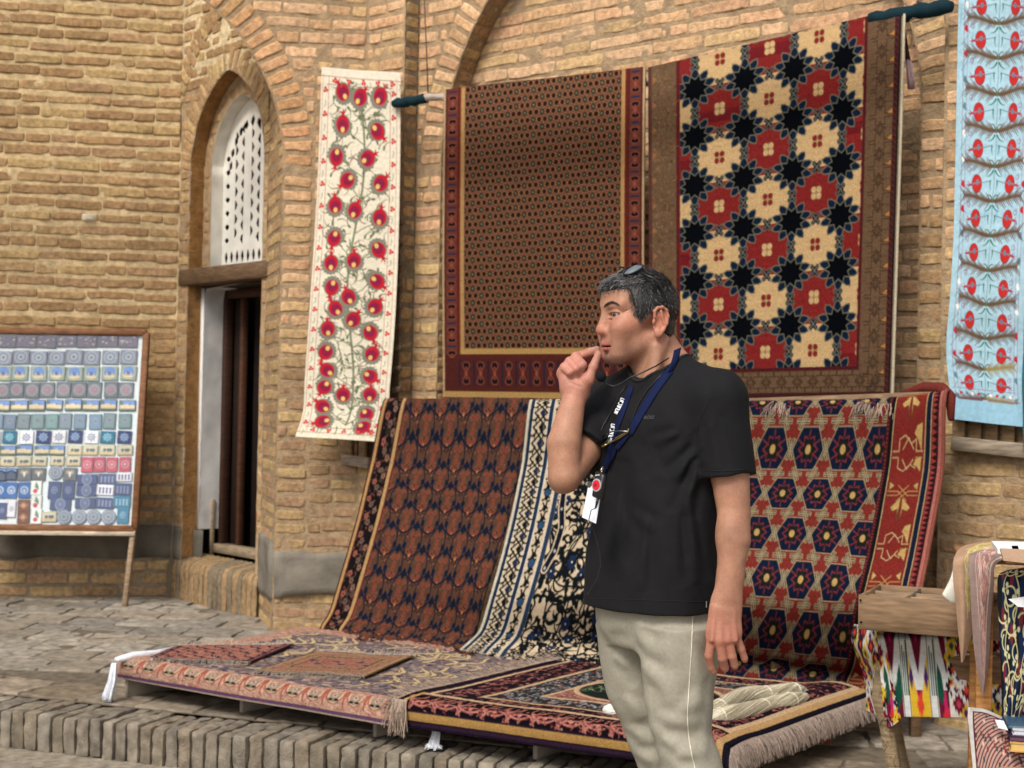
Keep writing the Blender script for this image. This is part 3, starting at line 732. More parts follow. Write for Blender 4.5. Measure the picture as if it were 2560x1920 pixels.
cv.rect(fx0-.024, fy1, fx1+.024, fy1+.030, (200, 156, 84)); cv.rect(.012, H-.045, W-.012, H-.012, (198, 156, 86)); cv.rect(0, H-.012, W, H, (96, 42, 38))
def xmotif(cx, cy, sx, sy, horiz=False):
    for q in (-1, 1):
        P = [(-.028, .028*q), (-.014, .010*q), (0, .020*q), (.014, .010*q), (.028, .028*q), (.012, .036*q), (-.012, .036*q)]
        cv.poly([(cx+(b if horiz else a)*sx, cy+(a if horiz else b)*sy) for a, b in P], (36, 22, 26), (158, 84, 66), .004)
    cv.ell(cx, cy, .010*sx, .010*sy, (176, 80, 58)); cv.ell(cx, cy, .004, .004, (96, 84, 60))
for side in (0, 1):
    cx = .058 if side == 0 else W-.058
    cv.rect(cx-.034, 0, cx+.034, H-.25, (116, 58, 44))
    for k in range(12):
        cy = .02+k*.128; xmotif(cx, cy+.064, 1., 1.15); cv.rect(cx-.026, cy-.005, cx+.026, cy+.005, (36, 48, 84))
cv.rect(.03, fy1+.05, W-.03, H-.065, (90, 38, 32))
for k in range(13):
    cx = .105+k*.088; xmotif(cx+.04, fy1+.13, .95, 1.3, True) if False else xmotif(cx+.04, fy1+.135, .8, 1.7); cv.rect(cx-.006, fy1+.065, cx+.004, H-.075, (40, 38, 62))
us = [0, W*.25, W*.5, W*.75, W]; vs = [0, .06, .6, 1.2, H]
def lerp(a, b, t): return a+(b-a)*t
def hang_net(TL, TR_, BL, BR, offs, us, vs, W, H, extra=None):
    net = []
    for v in vs:
        fv = v/H; row = []
        for u in us:
            fu = u/W; x = lerp(lerp(TL[0], TR_[0], fu), lerp(BL[0], BR[0], fu), fv); y = lerp(lerp(TL[1], TR_[1], fu), lerp(BL[1], BR[1], fu), fv)
            if extra: dx, dy = extra(fu, fv); x += dx; y += dy
            row.append(PR(x, y, np.interp(fv, offs[0], offs[1])))
        net.append(row)
    return net
R2 = thing('hanging_rug', PR(1350, 600, .12), 'brown rug with tiny stars and maroon border hanging from the wall pole', 'rug', 'rugs hanging from the wall pole')
net = hang_net((1110, 224), (1614, 168), (1107, 998), (1612, 1006), ([0, .015, .1, .5, 1], [.10, .15, .155, .13, .12]), us, vs, W, H)
rugmesh('woven_field', cv, us, vs, net, parent=R2, wave=.012, wsc=2.2, seed=3)
# ================= rug 3: red, cream and navy
W, H = 1.64, 1.86; cv = Cv(W, H, 235, (150, 34, 34)); fx0, fx1 = .205, 1.385; PW = (fx1-fx0)/3.72; PH = .262
RED, CREAM = (142, 32, 30), (222, 182, 124)
fy1 = 1.70; yc0 = .045
def med(i, j): return fx0+PW*(.28+i*1.0+.48-.02), yc0+PH*(j+.55)
for j in range(-1, 8):
    for i in range(-1, 5):
        cx = fx0+PW*(.80+i); cy = yc0+PH*j; c = CREAM if (i+j) % 2 == 0 else RED
        cv.rect(cx-PW/2, cy-PH/2, cx+PW/2, cy+PH/2, c)
        if c is RED and RNG.random() < .6: yy = cy+RNG.uniform(-.3, .2)*PH; cv.rect(cx-PW/2, yy, cx+PW/2, yy+.06, (120, 22, 30))
        for sx in (-1, 1):
            for sy in (-1, 1): cv.ell(cx+sx*.017, cy+sy*.017, .016, .016, RED if c is CREAM else CREAM)
        cv.line([(cx-.03, cy), (cx+.03, cy)], .005, (176, 150, 96)); cv.line([(cx, cy-.03), (cx, cy+.03)], .005, (176, 150, 96))
for j in range(-1, 9):
    for i in range(-1, 5):
        cx = fx0+PW*(.30+i); cy = yc0+PH*(j-.5)
        R_ = .390
        for k in range(10):
            a = k*math.pi/5+math.pi/2; ca, sa = math.cos(a), math.sin(a); b1, b2 = a-.30, a+.30
            px, py = lambda r, q: cx+PW*r*math.cos(q), lambda r, q: cy+PH*r*math.sin(q)
            Q = [(px(.18, b1), py(.18, b1)), (px(.285, b1), py(.285, b1)), (px(R_*.95, a-.15), py(R_*.95, a-.15)), (px(R_+.03, a), py(R_+.03, a)), (px(R_*.95, a+.15), py(R_*.95, a+.15)), (px(.285, b2), py(.285, b2)), (px(.18, b2), py(.18, b2))]
            cv.poly(Q, (15, 34, 58), (124, 120, 100), .0055)
        st = []
        for k in range(20):
            a = k*math.pi/10+math.pi/2; r = .20 if k % 2 == 0 else .295; st.append((cx+PW*r*math.cos(a), cy+PH*r*math.sin(a)))
        cv.poly(st, (5, 8, 16), (122, 118, 98), .005)
for j in range(-1, 9):
    for i in range(-1, 6):
        for (cx, cy) in ((fx0+PW*(.30+i), yc0+PH*j), (fx0+PW*(.80+i), yc0+PH*(j-.5))):
            for sx in (-1, 1):
                for sy in (-1, 1): cv.ell(cx+sx*.018, cy+sy*.020, .011, .011, (26, 36, 54), 0); cv.ell(cx+sx*.018, cy+sy*.020, .012, .012, (120, 118, 100), 0, .004)
            cv.ell(cx, cy, .020, .022, (30, 38, 52)); cv.line([(cx-.022, cy-.024), (cx+.022, cy+.024)], .0045, (128, 124, 104)); cv.line([(cx-.022, cy+.024), (cx+.022, cy-.024)], .0045, (128, 124, 104))
BR = (116, 88, 62)
cv.rect(0, 0, fx0, H, BR); cv.rect(fx1, 0, W, H, BR); cv.rect(0, fy1, W, H, BR)
for x in (.0,): cv.rect(x, 0, x+.022, H, (96, 56, 50))
cv.rect(fx0-.024, 0, fx0, fy1+.02, (104, 30, 34)); cv.rect(fx1, 0, fx1+.020, fy1+.02, (92, 24, 32)); cv.rect(fx0-.02, fy1, fx1+.02, fy1+.02, (86, 26, 32))
cv.scribble(.03, .02, fx0-.03, H, 330, .05, .004, [(84, 62, 44), (146, 116, 80), (104, 84, 60), (150, 104, 60)])
for k in range(12): cv.poly([(.03, .06+k*.14), (.055, .08+k*.14), (.03, .10+k*.14)], (168, 110, 60))
def bmot(cx, cy, hz=False):
    T = (lambda a, b: (cx+b, cy+a)) if hz else (lambda a, b: (cx+a, cy+b))
    for q in (-1, 1):
        cv.line([T(*p) for p in ((-.07, .055*q), (-.03, .055*q), (-.03, .02*q), (.03, .02*q), (.03, .055*q), (.085, .055*q))], .0045, (66, 46, 34))
    cv.ell(cx, cy, .030 if not hz else .012, .012 if not hz else .030, (66, 46, 34), 0, .004); cv.ell(cx, cy, .012 if not hz else .030, .030 if not hz else .012, (70, 50, 36), 0, .004)
    cv.poly([T(*p) for p in ((.040, .052), (.082, .030), (.082, .062))], (196, 134, 66), (66, 46, 34), .003); cv.line([T(-.06, .0), T(.09, .0)], .003, (80, 58, 42))
for k in range(15): bmot(fx1+.115, .06+k*.125)
for k in range(14): bmot(fx0-.05+k*.105, fy1+.075, True)
cv.rect(W-.060, 0, W-.034, H, (72, 30, 34)); cv.rect(W-.034, 0, W, H, (34, 22, 24))
cv.rect(0, H-.030, W, H, (70, 32, 34))
for k in range(160): cv.ell(W-.016, .006+k*.0117, .0042, .0042, (190, 170, 140))
for k in range(60): cv.line([(W-.056, k*.031), (W-.038, k*.031+.016)], .004, (110, 56, 50))
us = [0, W*.25, W*.5, W*.75, W]; vs = [0, .05, .5, 1.2, 1.7, H]
R3 = thing('hanging_rug', PR(1950, 550, .14), 'red cream and navy rug with star flowers hanging from the wall pole', 'rug', 'rugs hanging from the wall pole')
net = hang_net((1620, 168), (2262, 16), (1624, 1000), (2232, 992), ([0, .03, .1, .5, 1], [.10, .15, .16, .17, .20]), us, vs, W, H, lambda a, b: (0, 4*math.sin(b*9)*a))
o3, G3 = rugmesh('woven_field', cv, us, vs, net, parent=R3, wave=.010, wsc=1.6, seed=5)
sv = MB(); e = G3[:, -1, :][::6]; sv.tube(e+vN*.004, .006, 6, lin((196, 182, 158)), cap=False); e = G3[-1, :, :][::6]; sv.tube(e+vN*.004+np.array([0, 0, -.006]), .008, 6, lin((198, 178, 140))*.9, cap=False); sv.build('selvedge', M['rug'], R3)
# pole
pl = thing('hanging_pole', PR(1700, 130, .10), 'teal wrapped wooden pole carrying the two upper rugs', 'pole')
pb = MB(); A = PR(1075, 243, .105); B = PR(2368, 14, .105)
Lp_ = np.linalg.norm(B-A); pb.tube([A-WD*.25+np.array([0, 0, -.005]), A, A+WD*.10+np.array([0, 0, -.012]), A+WD*.24+np.array([0, 0, -.10]), A+(B-A)*.5+np.array([0, 0, -.11]), B-WD*.40+np.array([0, 0, -.10]), B-WD*.26+np.array([0, 0, -.03]), B], .020, 12, lin((176, 160, 150))); pb.build('wooden_pole', M['wood'], pl)
for a, b in ((-.27, -.02), (None, None)):
    q = MB()
    if a is not None: ps = [A+WD*t+np.array([0, 0, -.005]) for t in np.linspace(a, b, 9)]; rr = [.020, .028, .025, .030, .025, .028, .024, .027, .02]
    else: L_ = np.linalg.norm(B-A); ps = [B-WD*t+np.array([0, 0, -.005]) for t in np.linspace(.34, -.02, 12)]; rr = [.026, .030, .028, .033, .029, .034, .029, .034, .03, .033, .031, .022]
    q.tube([p+np.array([0, 0, .004*math.sin(i*2.1)]) for i, p in enumerate(ps)], rr, 16, lin((24, 48, 56))); o = q.build('cloth_wrap', M['cloth'], pl)
q = MB()
for i, (px_, y0, y1) in enumerate(((1063, -20, 225),)): q.tube([PR(1058, -60, .02), PR(1066, 120, .05), PR(1070, 232, .09)], .004, 6, lin((92, 74, 56)))
q.tube([PR(2300, -40, .02), PR(2290, 30, .09)], .004, 6, lin((92, 74, 56)))
q.build('hanging_wire', M['thread'], pl)
tas = thing('rug_tassel', PR(2272, 180, .05), 'mauve tassel hanging behind the red cream and navy rug', 'tassel')
q = MB(); q.tube([PR(2262, 70, .06), PR(2266, 110, .05), PR(2270, 152, .05)], [.003, .006, .012], 6, lin((60, 40, 44)))
for i in range(40):
    a = RNG.uniform(-1, 1, 2)*.010; q.tube([PR(2271, 150, .05)+np.array([a[0], a[1], 0]), PR(2275, 190, .05)+np.array([a[0]*1.3, a[1], 0]), PR(2276+RNG.uniform(-4, 4), 222, .05)+np.array([a[0]*1.5, a[1], 0])], .0022, 4, lin((168, 142, 146))*RNG.uniform(.8, 1.1))
q.build('yarn_strands', M['thread'], tas)
# ================= white suzani
W, H = .52, 2.10; cv = Cv(W, H, 310, (238, 228, 204)); rs = np.random.default_rng(4)
GRN, GR2, RD, PUR = (128, 136, 108), (108, 118, 86), (196, 24, 44), (146, 28, 70)
def pome(cx, cy, r, ang):
    c, s_ = math.cos(ang), math.sin(ang)
    cv.ell(cx-c*r*.18, cy-s_*r*.18, r*1.36, r*1.28, (134, 134, 118), ang)
    for k in range(11):
        a = ang+math.pi+(k-5)*.36; cv.ell(cx-c*r*.18+r*1.32*math.cos(a), cy-s_*r*.18+r*1.26*math.sin(a), r*.20, r*.20, (134, 134, 118))
    cv.ell(cx, cy, r*1.08, r, RD, ang); cv.ell(cx-c*r*.2, cy-s_*r*.2, r*.78, r*.7, PUR, ang)
    cv.ell(cx-c*r*.62, cy-s_*r*.62, r*.34, r*.30, (240, 196, 110), ang)
    bx, by = cx+c*r*1.25, cy+s_*r*1.25; cv.line([(cx+c*r*.8, cy+s_*r*.8), (bx, by)], r*.42, RD)
    for q in (-1, 0, 1): cv.line([(bx, by), (bx+math.cos(ang+q*.95)*r*.55, by+math.sin(ang+q*.95)*r*.55)], r*.30, RD, r*.12)
P = [(.26+.035*math.sin(t*9+.5), 2.0-t*1.9) for t in np.linspace(0, 1, 50)]; cv.line(P, .013, GRN)
LEFT = [(.145, .115, -2.2), (.150, .275, -1.57), (.115, .44, 1.7), (.19, .56, 2.5), (.12, .695, -1.7), (.125, .88, 1.8), (.115, 1.02, -1.6), (.13, 1.16, 1.8), (.16, 1.28, -2.2), (.12, 1.40, -1.7), (.115, 1.54, 2.0), (.13, 1.65, -2.4), (.12, 1.76, 2.1), (.115, 1.885, -2.5), (.13, 1.985, 2.8)]
MIDP = [(.26, .135, -.9), (.315, .44, -.5), (.245, .72, -1.2), (.255, 1.0, -1.6), (.235, 1.21, -2.0), (.27, 1.34, -1.0), (.235, 1.80, -1.57)]
RGT = [(.39, .125, -1.0), (.375, .30, .7), (.40, .565, -.8), (.40, .75, -1.4), (.40, .93, 1.0), (.40, 1.11, .6), (.395, 1.255, -.9), (.375, 1.41, 1.1), (.395, 1.535, -1.2), (.395, 1.675, .5), (.40, 1.79, -1.5), (.39, 1.925, .9), (.395, 2.01, .5)]
for lst in (LEFT, RGT, MIDP):
    for (x, y, a) in lst:
        yy = min(2.0, y+.10); xs_ = .26+.035*math.sin((2.0-yy)/1.9*9+.5); cv.line([(xs_, yy), ((xs_+x)/2, yy-.045), (x-math.cos(a)*.03, y-math.sin(a)*.03)], .006, GRN)
for _ in range(430):
    x = rs.uniform(.075, .44); y = rs.uniform(.06, 2.03); a = rs.uniform(0, 6.28); cv.curve(x, y, a, .065, 18, 34, .0085, [GRN, GR2, GRN, (150, 120, 104)][rs.integers(4)], .002, 6)
    if rs.random() < .5: cv.ell(x, y, .013, .007, GR2, a)
for lst in (LEFT, RGT, MIDP):
    for (x, y, a) in lst: pome(x, y, .042, a)
for (a, b) in ((.052, .052), (.455, .455)): cv.line([(a, .04), (b, 2.05)], .003, (176, 60, 70))
for x in (.012, .496): cv.line([(x, .02), (x, 2.08)], .0025, (190, 80, 86))
cv.rect(0, 0, .52, .035, (240, 230, 208)); cv.rect(0, 2.065, .52, 2.10, (238, 230, 204))
cv.line([(.0, .042), (.52, .046)], .003, (150, 50, 60)); cv.line([(.04, .082), (.47, .084)], .003, (150, 50, 60)); cv.line([(.04, 2.025), (.47, 2.027)], .003, (150, 50, 60)); cv.line([(0, 2.062), (.5, 2.062)], .003, (150, 50, 60))
def sm(cx, cy): 
    for k in range(3): a = k*2.1+cx*9; cv.ell(cx+.009*math.cos(a), cy+.009*math.sin(a), .008, .008, (204, 30, 44))
    cv.ell(cx, cy, .004, .004, (240, 170, 120))
for k in range(17):
    y = .11+k*.118
    for x in (.032, .476): sm(x, y); cv.curve(x, y+.05, 1.2, .035, 20, 60, .005, (110, 150, 116), .003)
for k in range(5):
    for y in (.062, 2.044): sm(.09+k*.095, y); cv.curve(.135+k*.095, y, 1.2, .03, 20, 60, .005, (110, 150, 116), .003)
SZ = thing('hanging_suzani', PR(880, 600, .2), 'cream embroidered cloth with red pomegranates hanging beside the doorway', 'wall hanging')
rows = [(172, (805, 168), (902, 176), (1002, 182)), (420, (795, 420), (897, 424), (1000, 430)), (700, (780, 700), (885, 704), (992, 712)), (950, (762, 950), (870, 956), (975, 962)), (1040, (755, 1040), (862, 1048), (965, 1052)), (1095, (738, 1092), (845, 1098), (937, 1104))]
def PE2(px, py, k):       # along the two faces of the pier, bridging the corner
    d = ray(px, py); a = np.array([-.60, 7.97, 0]); b = np.array([-1.25, 8.05, 0]); e = (a-b); e[2] = 0; e /= np.linalg.norm(e); n = np.array([-e[1], e[0], 0])
    return CO+d*(np.dot(b-n*k-CO, n)/np.dot(d, n))
net = [[PE2(*p, k) for p in r[1:]] for r, k in zip(rows, (.0, .02, .04, .05, .06, .08))]
rugmesh('embroidered_cloth', cv, [0, .26, .52], [0, .5, 1.12, 1.72, 1.96, 2.10], net, 'cloth', SZ, wave=.016, wsc=4.5, seed=8, thick=.002, pile=.0)
# ================= blue suzani on the right
W, H = .50, 2.22; cv = Cv(W, H, 310, (172, 210, 226)); rs = np.random.default_rng(9)
for _ in range(150): cv.ell(rs.uniform(0, W), rs.uniform(0, H), .004, .03, (178, 218, 236) if rs.random() < .5 else (146, 192, 220))
for x in (.042, .462): cv.line([(x, 0), (x, 2.10)], .003, (150, 96, 130))
for x in (.066, .440): cv.line([(x, 0), (x, 2.06)], .003, (160, 110, 140))
for k in range(20):
    y = .02+k*.108
    cv.curve(.054-.012, y, 1.2, .055, -20, 10, .0025, (70, 120, 128)); cv.curve(.054+.010, y+.05, 1.9, .055, 20, -10, .0025, (70, 120, 128))
    c = [(96, 140, 160), (240, 242, 240), (196, 36, 56)][(k//2) % 3]
    for x in (.054, .451): cv.ell(x, y+.02, .010, .014, c, .4); cv.ell(x+.006, y+.03, .007, .009, c)
for k in range(14):
    y = .075+k*.1495; mid = .253
    for s_ in (-1, 1):
        cx = mid+s_*.108
        cv.ell(cx, y, .033, .041, (150, 40, 56), .15*s_); cv.ell(cx, y, .029, .037, (202, 40, 38), .15*s_)
        cv.line([(cx-.032*s_*-1, y+.002), (cx, y-.004), (cx+.032*s_*-1, y-.006)], .008, (120, 134, 150), .003); cv.ell(cx-s_*.004, y-.006, .009, .012, (110, 130, 150))
        cv.line([(cx+s_*.036, y+.004), (cx+s_*.060, y+.008)], .012, (176, 56, 76), .004)
        for q in (-.8, 0, .8): cv.line([(cx+s_*.044, y+.005), (cx+s_*(.044+.022*math.cos(q)), y+.005+.022*math.sin(q))], .006, (170, 60, 84), .002)
        cv.curve(cx+s_*.05, y-.045, 0, .09, 60*s_, 130*s_, .003, (150, 100, 150)); cv.curve(cx+s_*.062, y+.035, 3, .05, 60*s_, 130*s_, .003, (150, 100, 150))
        cv.line([(cx-s_*.036, y-.004), (mid+s_*.02, y-.014)], .003, (60, 100, 90))
        cv.curve(mid+s_*.008, y-.055, math.pi/2-s_*.5, .05, -16*s_, -30*s_, .010, (54, 122, 100), .002); cv.curve(mid+s_*.022, y-.012, math.pi/2-.2*s_, .04, 10*s_, 30*s_, .009, (54, 122, 100), .002)
        P = [(mid+s_*t*.185, y+.062+.012*math.cos(t*3.2)+(.02 if k == 13 else 0)*t*2) for t in np.linspace(0.02, 1, 16)]
        ly = k > 11 and s_ > 0
        for i in range(1, 16, 1):
            for q in (-1, 1):
                L1 = .030+.012*math.sin(i*1.7+k); cv.line([P[i], (P[i][0]+s_*L1*.35, P[i][1]+q*L1*.45), (P[i][0]+s_*L1*.85, P[i][1]+q*L1*.95)], .0095, ((120, 66, 54), (96, 80, 56))[i % 2] if not ly else (158, 132, 76), .0025)
        cv.line(P, .017, (104, 84, 58) if not ly else (150, 140, 84), .007)
        cv.curve(P[0][0], P[0][1], -1.57, .045, 25*s_, 60*s_, .008, (96, 96, 76), .004)
    cv.line([(mid, y-.09), (mid+.004, y), (mid, y+.06)], .003, (90, 130, 130))
cv.rect(0, 2.11, W, H, (156, 204, 228)); cv.line([(.02, 2.10), (.48, 2.10)], .0035, (140, 90, 130)); cv.line([(.05, 2.05), (.45, 2.05)], .003, (150, 100, 140))
for k in range(9): cv.ell(.08+k*.042, 2.075, .010, .008, [(204, 40, 60), (90, 130, 150), (244, 244, 240)][k % 3])
SB = thing('hanging_suzani', PR(2480, 500, .12), 'light blue embroidered cloth with red pomegranates hanging on the right pier', 'wall hanging')
net = [[PR(*p, k) for p in r] for r, k in zip((((2405, -170), (2500, -180), (2600, -190)), ((2397, 30), (2495, 30), (2592, 30)), ((2388, 400), (2485, 400), (2580, 400)), ((2372, 760), (2465, 770), (2562, 780)), ((2365, 850), (2462, 860), (2560, 870)), ((2383, 1048), (2465, 1058), (2560, 1068))), (.06, .06, .08, .09, .08, .09))]
rugmesh('embroidered_cloth', cv, [0, .25, .5], [0, .4, 1.02, 1.66, 1.82, 2.22], net, 'cloth', SB, wave=.014, wsc=5., seed=12, thick=.002, pile=0)
SB2 = thing('hanging_suzani', PR(2570, 900, .14), 'teal cloth edge hanging at the far right beside the light blue embroidery', 'wall hanging')
cvt = Cv(.25, 1.6, 60, (40, 120, 140)); net = [[PR(2556+q*60, y, .12+.02*q) for q in (0, 1, 2)] for y in (500, 900, 1105)]
rugmesh('cloth_panel', cvt, [0, .12, .25], [0, .8, 1.6], [[PR(x0+q*55, y, .12) for q in (0, 1, 2)] for x0, y in ((2566, 700), (2556, 980), (2560, 1130))], 'cloth', SB2, wave=.01, wsc=8, thick=.002)
# ================= wooden lattices behind the two embroidered cloths
def lattice(lab, px0, px1, py, off, nbar, z_up, tilt):
    t = thing('wooden_lattice', PR((px0+px1)/2, py, off), lab, 'lattice', 'wooden lattices under the embroidered cloths')
    A = PR(px0, py, off); B = PR(px1, py+tilt, off)
    b = MB(); b.bar(A, B, .026, .058, lin((150, 136, 118)), .003); b.build('rail', M['woodh'], t)
    for i in range(nbar):
        p = A+(B-A)*((i+.25)/nbar)+WN*.03; q = MB(); q.box(p+np.array([0, 0, z_up/2-.02]), WD*.026, WN*.012, np.array([0, 0, z_up/2]), lin((150, 124, 92))*RNG.uniform(.8, 1.05), .003); q.build('slat', M['wood'], t)
    q = MB(); q.box((A+B)/2+WN*.055+np.array([0, 0, z_up/2]), (B-A)*.48, WN*.004, np.array([0, 0, z_up/2]), lin((70, 52, 38))); q.build('backing_board', M['wood'], t)
    return t
lattice('weathered grey lattice rail below the cream pomegranate cloth', 792, 922, 1140, .06, 4, .30, 17)
lattice('pale wooden lattice rail below the light blue cloth', 2380, 2590, 1108, .05, 5, .32, 22)
q = MB(); q.bar(PR(988, 560, .01), PR(984, 1000, .01), .05, .03, lin((74, 58, 44)), .003, up=vN)
for i in range(9): q.bar(PR(985-i*.4, 560+i*52, .03), PR(1006-i*.4, 556+i*52, .03), .02, .03, lin((96, 78, 60)), .003)
tq = thing('wooden_ladder_frame', PR(990, 800, .02), 'dark slatted wooden frame edge showing beside the cream pomegranate cloth', 'frame'); q.build('slatted_frame', M['wood'], tq)
# ================= rug 5: brown rug with navy ogee lattice, leaning from the rail onto the platform
PZ = .315
def RAILP(px, py, off): return PR(px, py, off)
W, H = 1.34, 1.62; cv = Cv(W, H, 235, (136, 84, 62)); NV = (20, 30, 50)
def og(t0, x, y):
    class _T: pass
    t = _T(); K = 1.42; X0, Y0 = x, y; x = y = 0
    t.ell = lambda a, b, rx, ry, c, ang=0, w=None: t0.ell(X0+a*K, Y0+b*K, rx*K, ry*K, c, ang, w*K if w else None)
    t.line = lambda P, w, c: t0.line([(X0+a*K, Y0+b*K) for a, b in P], w*K*.85, c)
    t.poly = lambda P, c: t0.poly([(X0+a*K, Y0+b*K) for a, b in P], c)
    K = 1.; pw, ph = .212, .250
    for k in range(60):
        a = RNG.uniform(0, 1, 2); t.ell(x+a[0]*pw, y+a[1]*ph, .005, .005, [(158, 98, 70), (92, 52, 40), (112, 80, 58)][k % 3])
    for (ox, oy) in ((0, 0), (.5, .5)):
        cx, cy = x+ox*pw, y+oy*ph
        for yy, q in ((cy+.008, 1), (cy+.070, -1)):
            for (dx, dy) in ((-.021, -.016*q), (.021, -.016*q), (0, .018*q)): t.ell(cx+dx, yy+dy, .018, .016, (134, 76, 54)); t.ell(cx+dx, yy+dy, .0075, .0075, (146, 46, 38))
        gx, gy = cx+pw/2, cy-.02
        for k in range(8): a = k*math.pi/4; t.ell(gx+.026*math.cos(a), gy+.026*math.sin(a), .0055, .0055, (30, 24, 24))
        t.ell(gx, gy, .009, .009, (196, 122, 74))
        t.ell(cx, cy+.030, .070, .082, NV, 0, .0095)
    for (ox, oy) in ((0, 0), (.5, .5)):
        cx, cy = x+ox*pw, y+oy*ph
        t.poly([(cx, cy-.084), (cx+.029, cy-.053), (cx, cy-.022), (cx-.029, cy-.053)], (20, 32, 52))
        for s in (-1, 1): t.poly([(cx+s*.046, cy+.040), (cx+s*.076, cy+.034), (cx+s*.082, cy+.066), (cx+s*.052, cy+.074)], (18, 32, 54))
cv.tile(.215, 0, W, H, .212, .250, og, (98, 66, 50))
cv.rect(0, 0, .215, H, (28, 22, 24))
cv.rect(0, 0, .012, H, (70, 36, 34)); cv.rect(.012, 0, .036, H, (198, 152, 92)); cv.rect(.175, 0, .202, H, (204, 158, 100)); cv.rect(.202, 0, .215, H, (110, 50, 42)); cv.rect(.036, 0, .046, H, (96, 46, 40))
for k in range(46):
    cx = .075+.065*((k*7) % 3)/2+RNG.uniform(-.01, .01); cy = .02+k*.036
    for q in range(5): a = q*1.257; cv.ell(cx+.012*math.cos(a), cy+.012*math.sin(a), .008, .008, [(170, 92, 74), (120, 96, 84), (150, 110, 90)][k % 3])
    cv.ell(cx, cy, .005, .005, (40, 34, 34))
cv.scribble(.05, 0, .17, H, 220, .04, .004, [(136, 96, 84), (96, 80, 74), (150, 84, 66)])
us = [0, W/2, W]; vs = [0, .05, .45, .85, 1.12, 1.32, 1.48, 1.62]
def row(*p): return [PR(x, y, o) for x, y, o in p]
net5 = [row((972, 1022, .40), (1150, 1022, .40), (1330, 1022, .40)), row((968, 1003, .43), (1150, 1003, .43), (1335, 1002, .43)),
        row((925, 1160, .53), (1118, 1165, .53), (1300, 1170, .53)), row((885, 1320, .63), (1078, 1330, .63), (1258, 1345, .63)),
        row((850, 1440, .71), (1040, 1460, .71), (1215, 1478, .71)),
        [PG(822, 1530, .40), PG(1010, 1555, .40), PG(1190, 1578, .40)], [PG(800, 1568, .335), PG(985, 1590, .335), PG(1170, 1616, .335)], [PG(800, 1590, .325), PG(985, 1612, .325), PG(1190, 1640, .325)]]
R5 = thing('leaning_rug', PR(1100, 1300, .6), 'brown rug with navy looping lattice and gold edge stripes leaning behind the platform', 'rug', 'rugs leaning from the rail onto the platform')
rugmesh('woven_field', cv, us, vs, net5, parent=R5, wave=.008, wsc=3, seed=21)
# ================= rug 6: cream with black arabesque and blue stripes
W, H = 1.36, 1.62; cv = Cv(W, H, 250, (232, 208, 172)); rs = np.random.default_rng(14); BK, BL = (20, 26, 30), (30, 48, 82)
pts6 = [(rs.uniform(.33, W), rs.uniform(.12, H)) for _ in range(90)]
ends = []
for (i, j) in [(i, j) for i in range(10) for j in range(15)]:
    x0 = .365+i*.108+rs.uniform(-.03, .03); y0 = .08+j*.108+rs.uniform(-.03, .03); a = rs.uniform(0, 6.28); k = rs.choice([-1, 1])
    cv.curve(x0, y0, a, .24, k*9, -k*14, .0125, BK, .009, 14); x2, y2, a2 = cv.curve(x0, y0, a+2.4, .20, k*12, k*34, .0135, BK, .009, 16)
    for q in range(7): cv.curve(x0+rs.uniform(-.06, .06), y0+rs.uniform(-.06, .06), rs.uniform(0, 6.28), .055, 20, 46, .027, BK, .004, 6)
    if (i+j) % 3 == 0: ends.append((x2, y2))
for (x, y) in ends:
    for k in range(6): a = k*1.047; cv.ell(x+.022*math.cos(a), y+.022*math.sin(a), .013, .013, BL if rs.random() < .8 else BK)
    cv.ell(x, y, .015, .015, (20, 34, 70)); cv.ell(x, y, .005, .005, (220, 214, 200))
for _ in range(26): x, y = rs.uniform(.37, W), rs.uniform(.1, H); cv.curve(x, y, rs.uniform(0, 6.28), .11, 8, -14, .030, BK, .008, 8)
P = [(.36, .55), (.37, .68), (.40, .78), (.39, .90), (.35, .98)]; cv.line(P, .052, (234, 210, 176)); cv.line(P, .036, (22, 28, 44))
for x, y in P: cv.ell(x, y, .008, .008, (200, 196, 184))
def stripes(T, L):
    Rr = lambda a, b, c: cv.rect(*( (a, 0, b, L) if T == 0 else (.33, a, W, b)), c)
    Rr(0, .325, (230, 208, 174)); Rr(.0, .020, (226, 218, 196)); Rr(.020, .046, (32, 52, 82)); Rr(.046, .052, (240, 230, 206)); Rr(.160, .166, (240, 232, 214)); Rr(.166, .196, (34, 56, 86)); Rr(.196, .202, (240, 230, 210)); Rr(.285, .292, (240, 230, 214)); Rr(.292, .325, (40, 62, 92))
stripes(0, H)
for k in range(26):
    y = .03+k*.062; c = .106
    for s in (-1, 1): cv.line([(c+s*.046, y), (c-s*.046, y+.062)], .010, BK); cv.curve(c+s*.02, y+.015, 1.57-s, .045, s*30, s*50, .015, BK, .004); cv.curve(c+s*.036, y+.03, 1.57-s, .04, -s*30, -s*50, .012, BK, .004)
    cv.poly([(c+.012, y-.020), (c+.034, y), (c+.012, y+.020), (c-.010, y)], BL if k % 2 else BK)
    c = .243; cv.curve(c-.02, y, .6, .06, 30, 50, .012, BK); cv.curve(c+.02, y+.03, 3.6, .06, 30, 50, .012, BK); cv.ell(c, y+.03, .012, .02, BK)
    if k % 3 == 0: cv.ell(c, y, .024, .022, (48, 84, 122)); cv.ell(c, y, .024, .022, (24, 34, 56), 0, .006)
cv.rect(.45, .0, W, .035, (32, 52, 82)); cv.rect(.45, .035, W, .12, (230, 210, 180)); cv.rect(.45, .12, W, .145, (34, 54, 88)); cv.rect(.45, .145, W, .15, (235, 220, 190))
for k in range(12):
    x = .47+k*.08; cv.ell(x+.03, .078, .026, .034, BK, 0, .009); cv.ell(x+.03, .085, .010, .02, BK); cv.curve(x, .05, 1.4, .06, 20, 40, .008, BK)
us = [0, W/2, W]
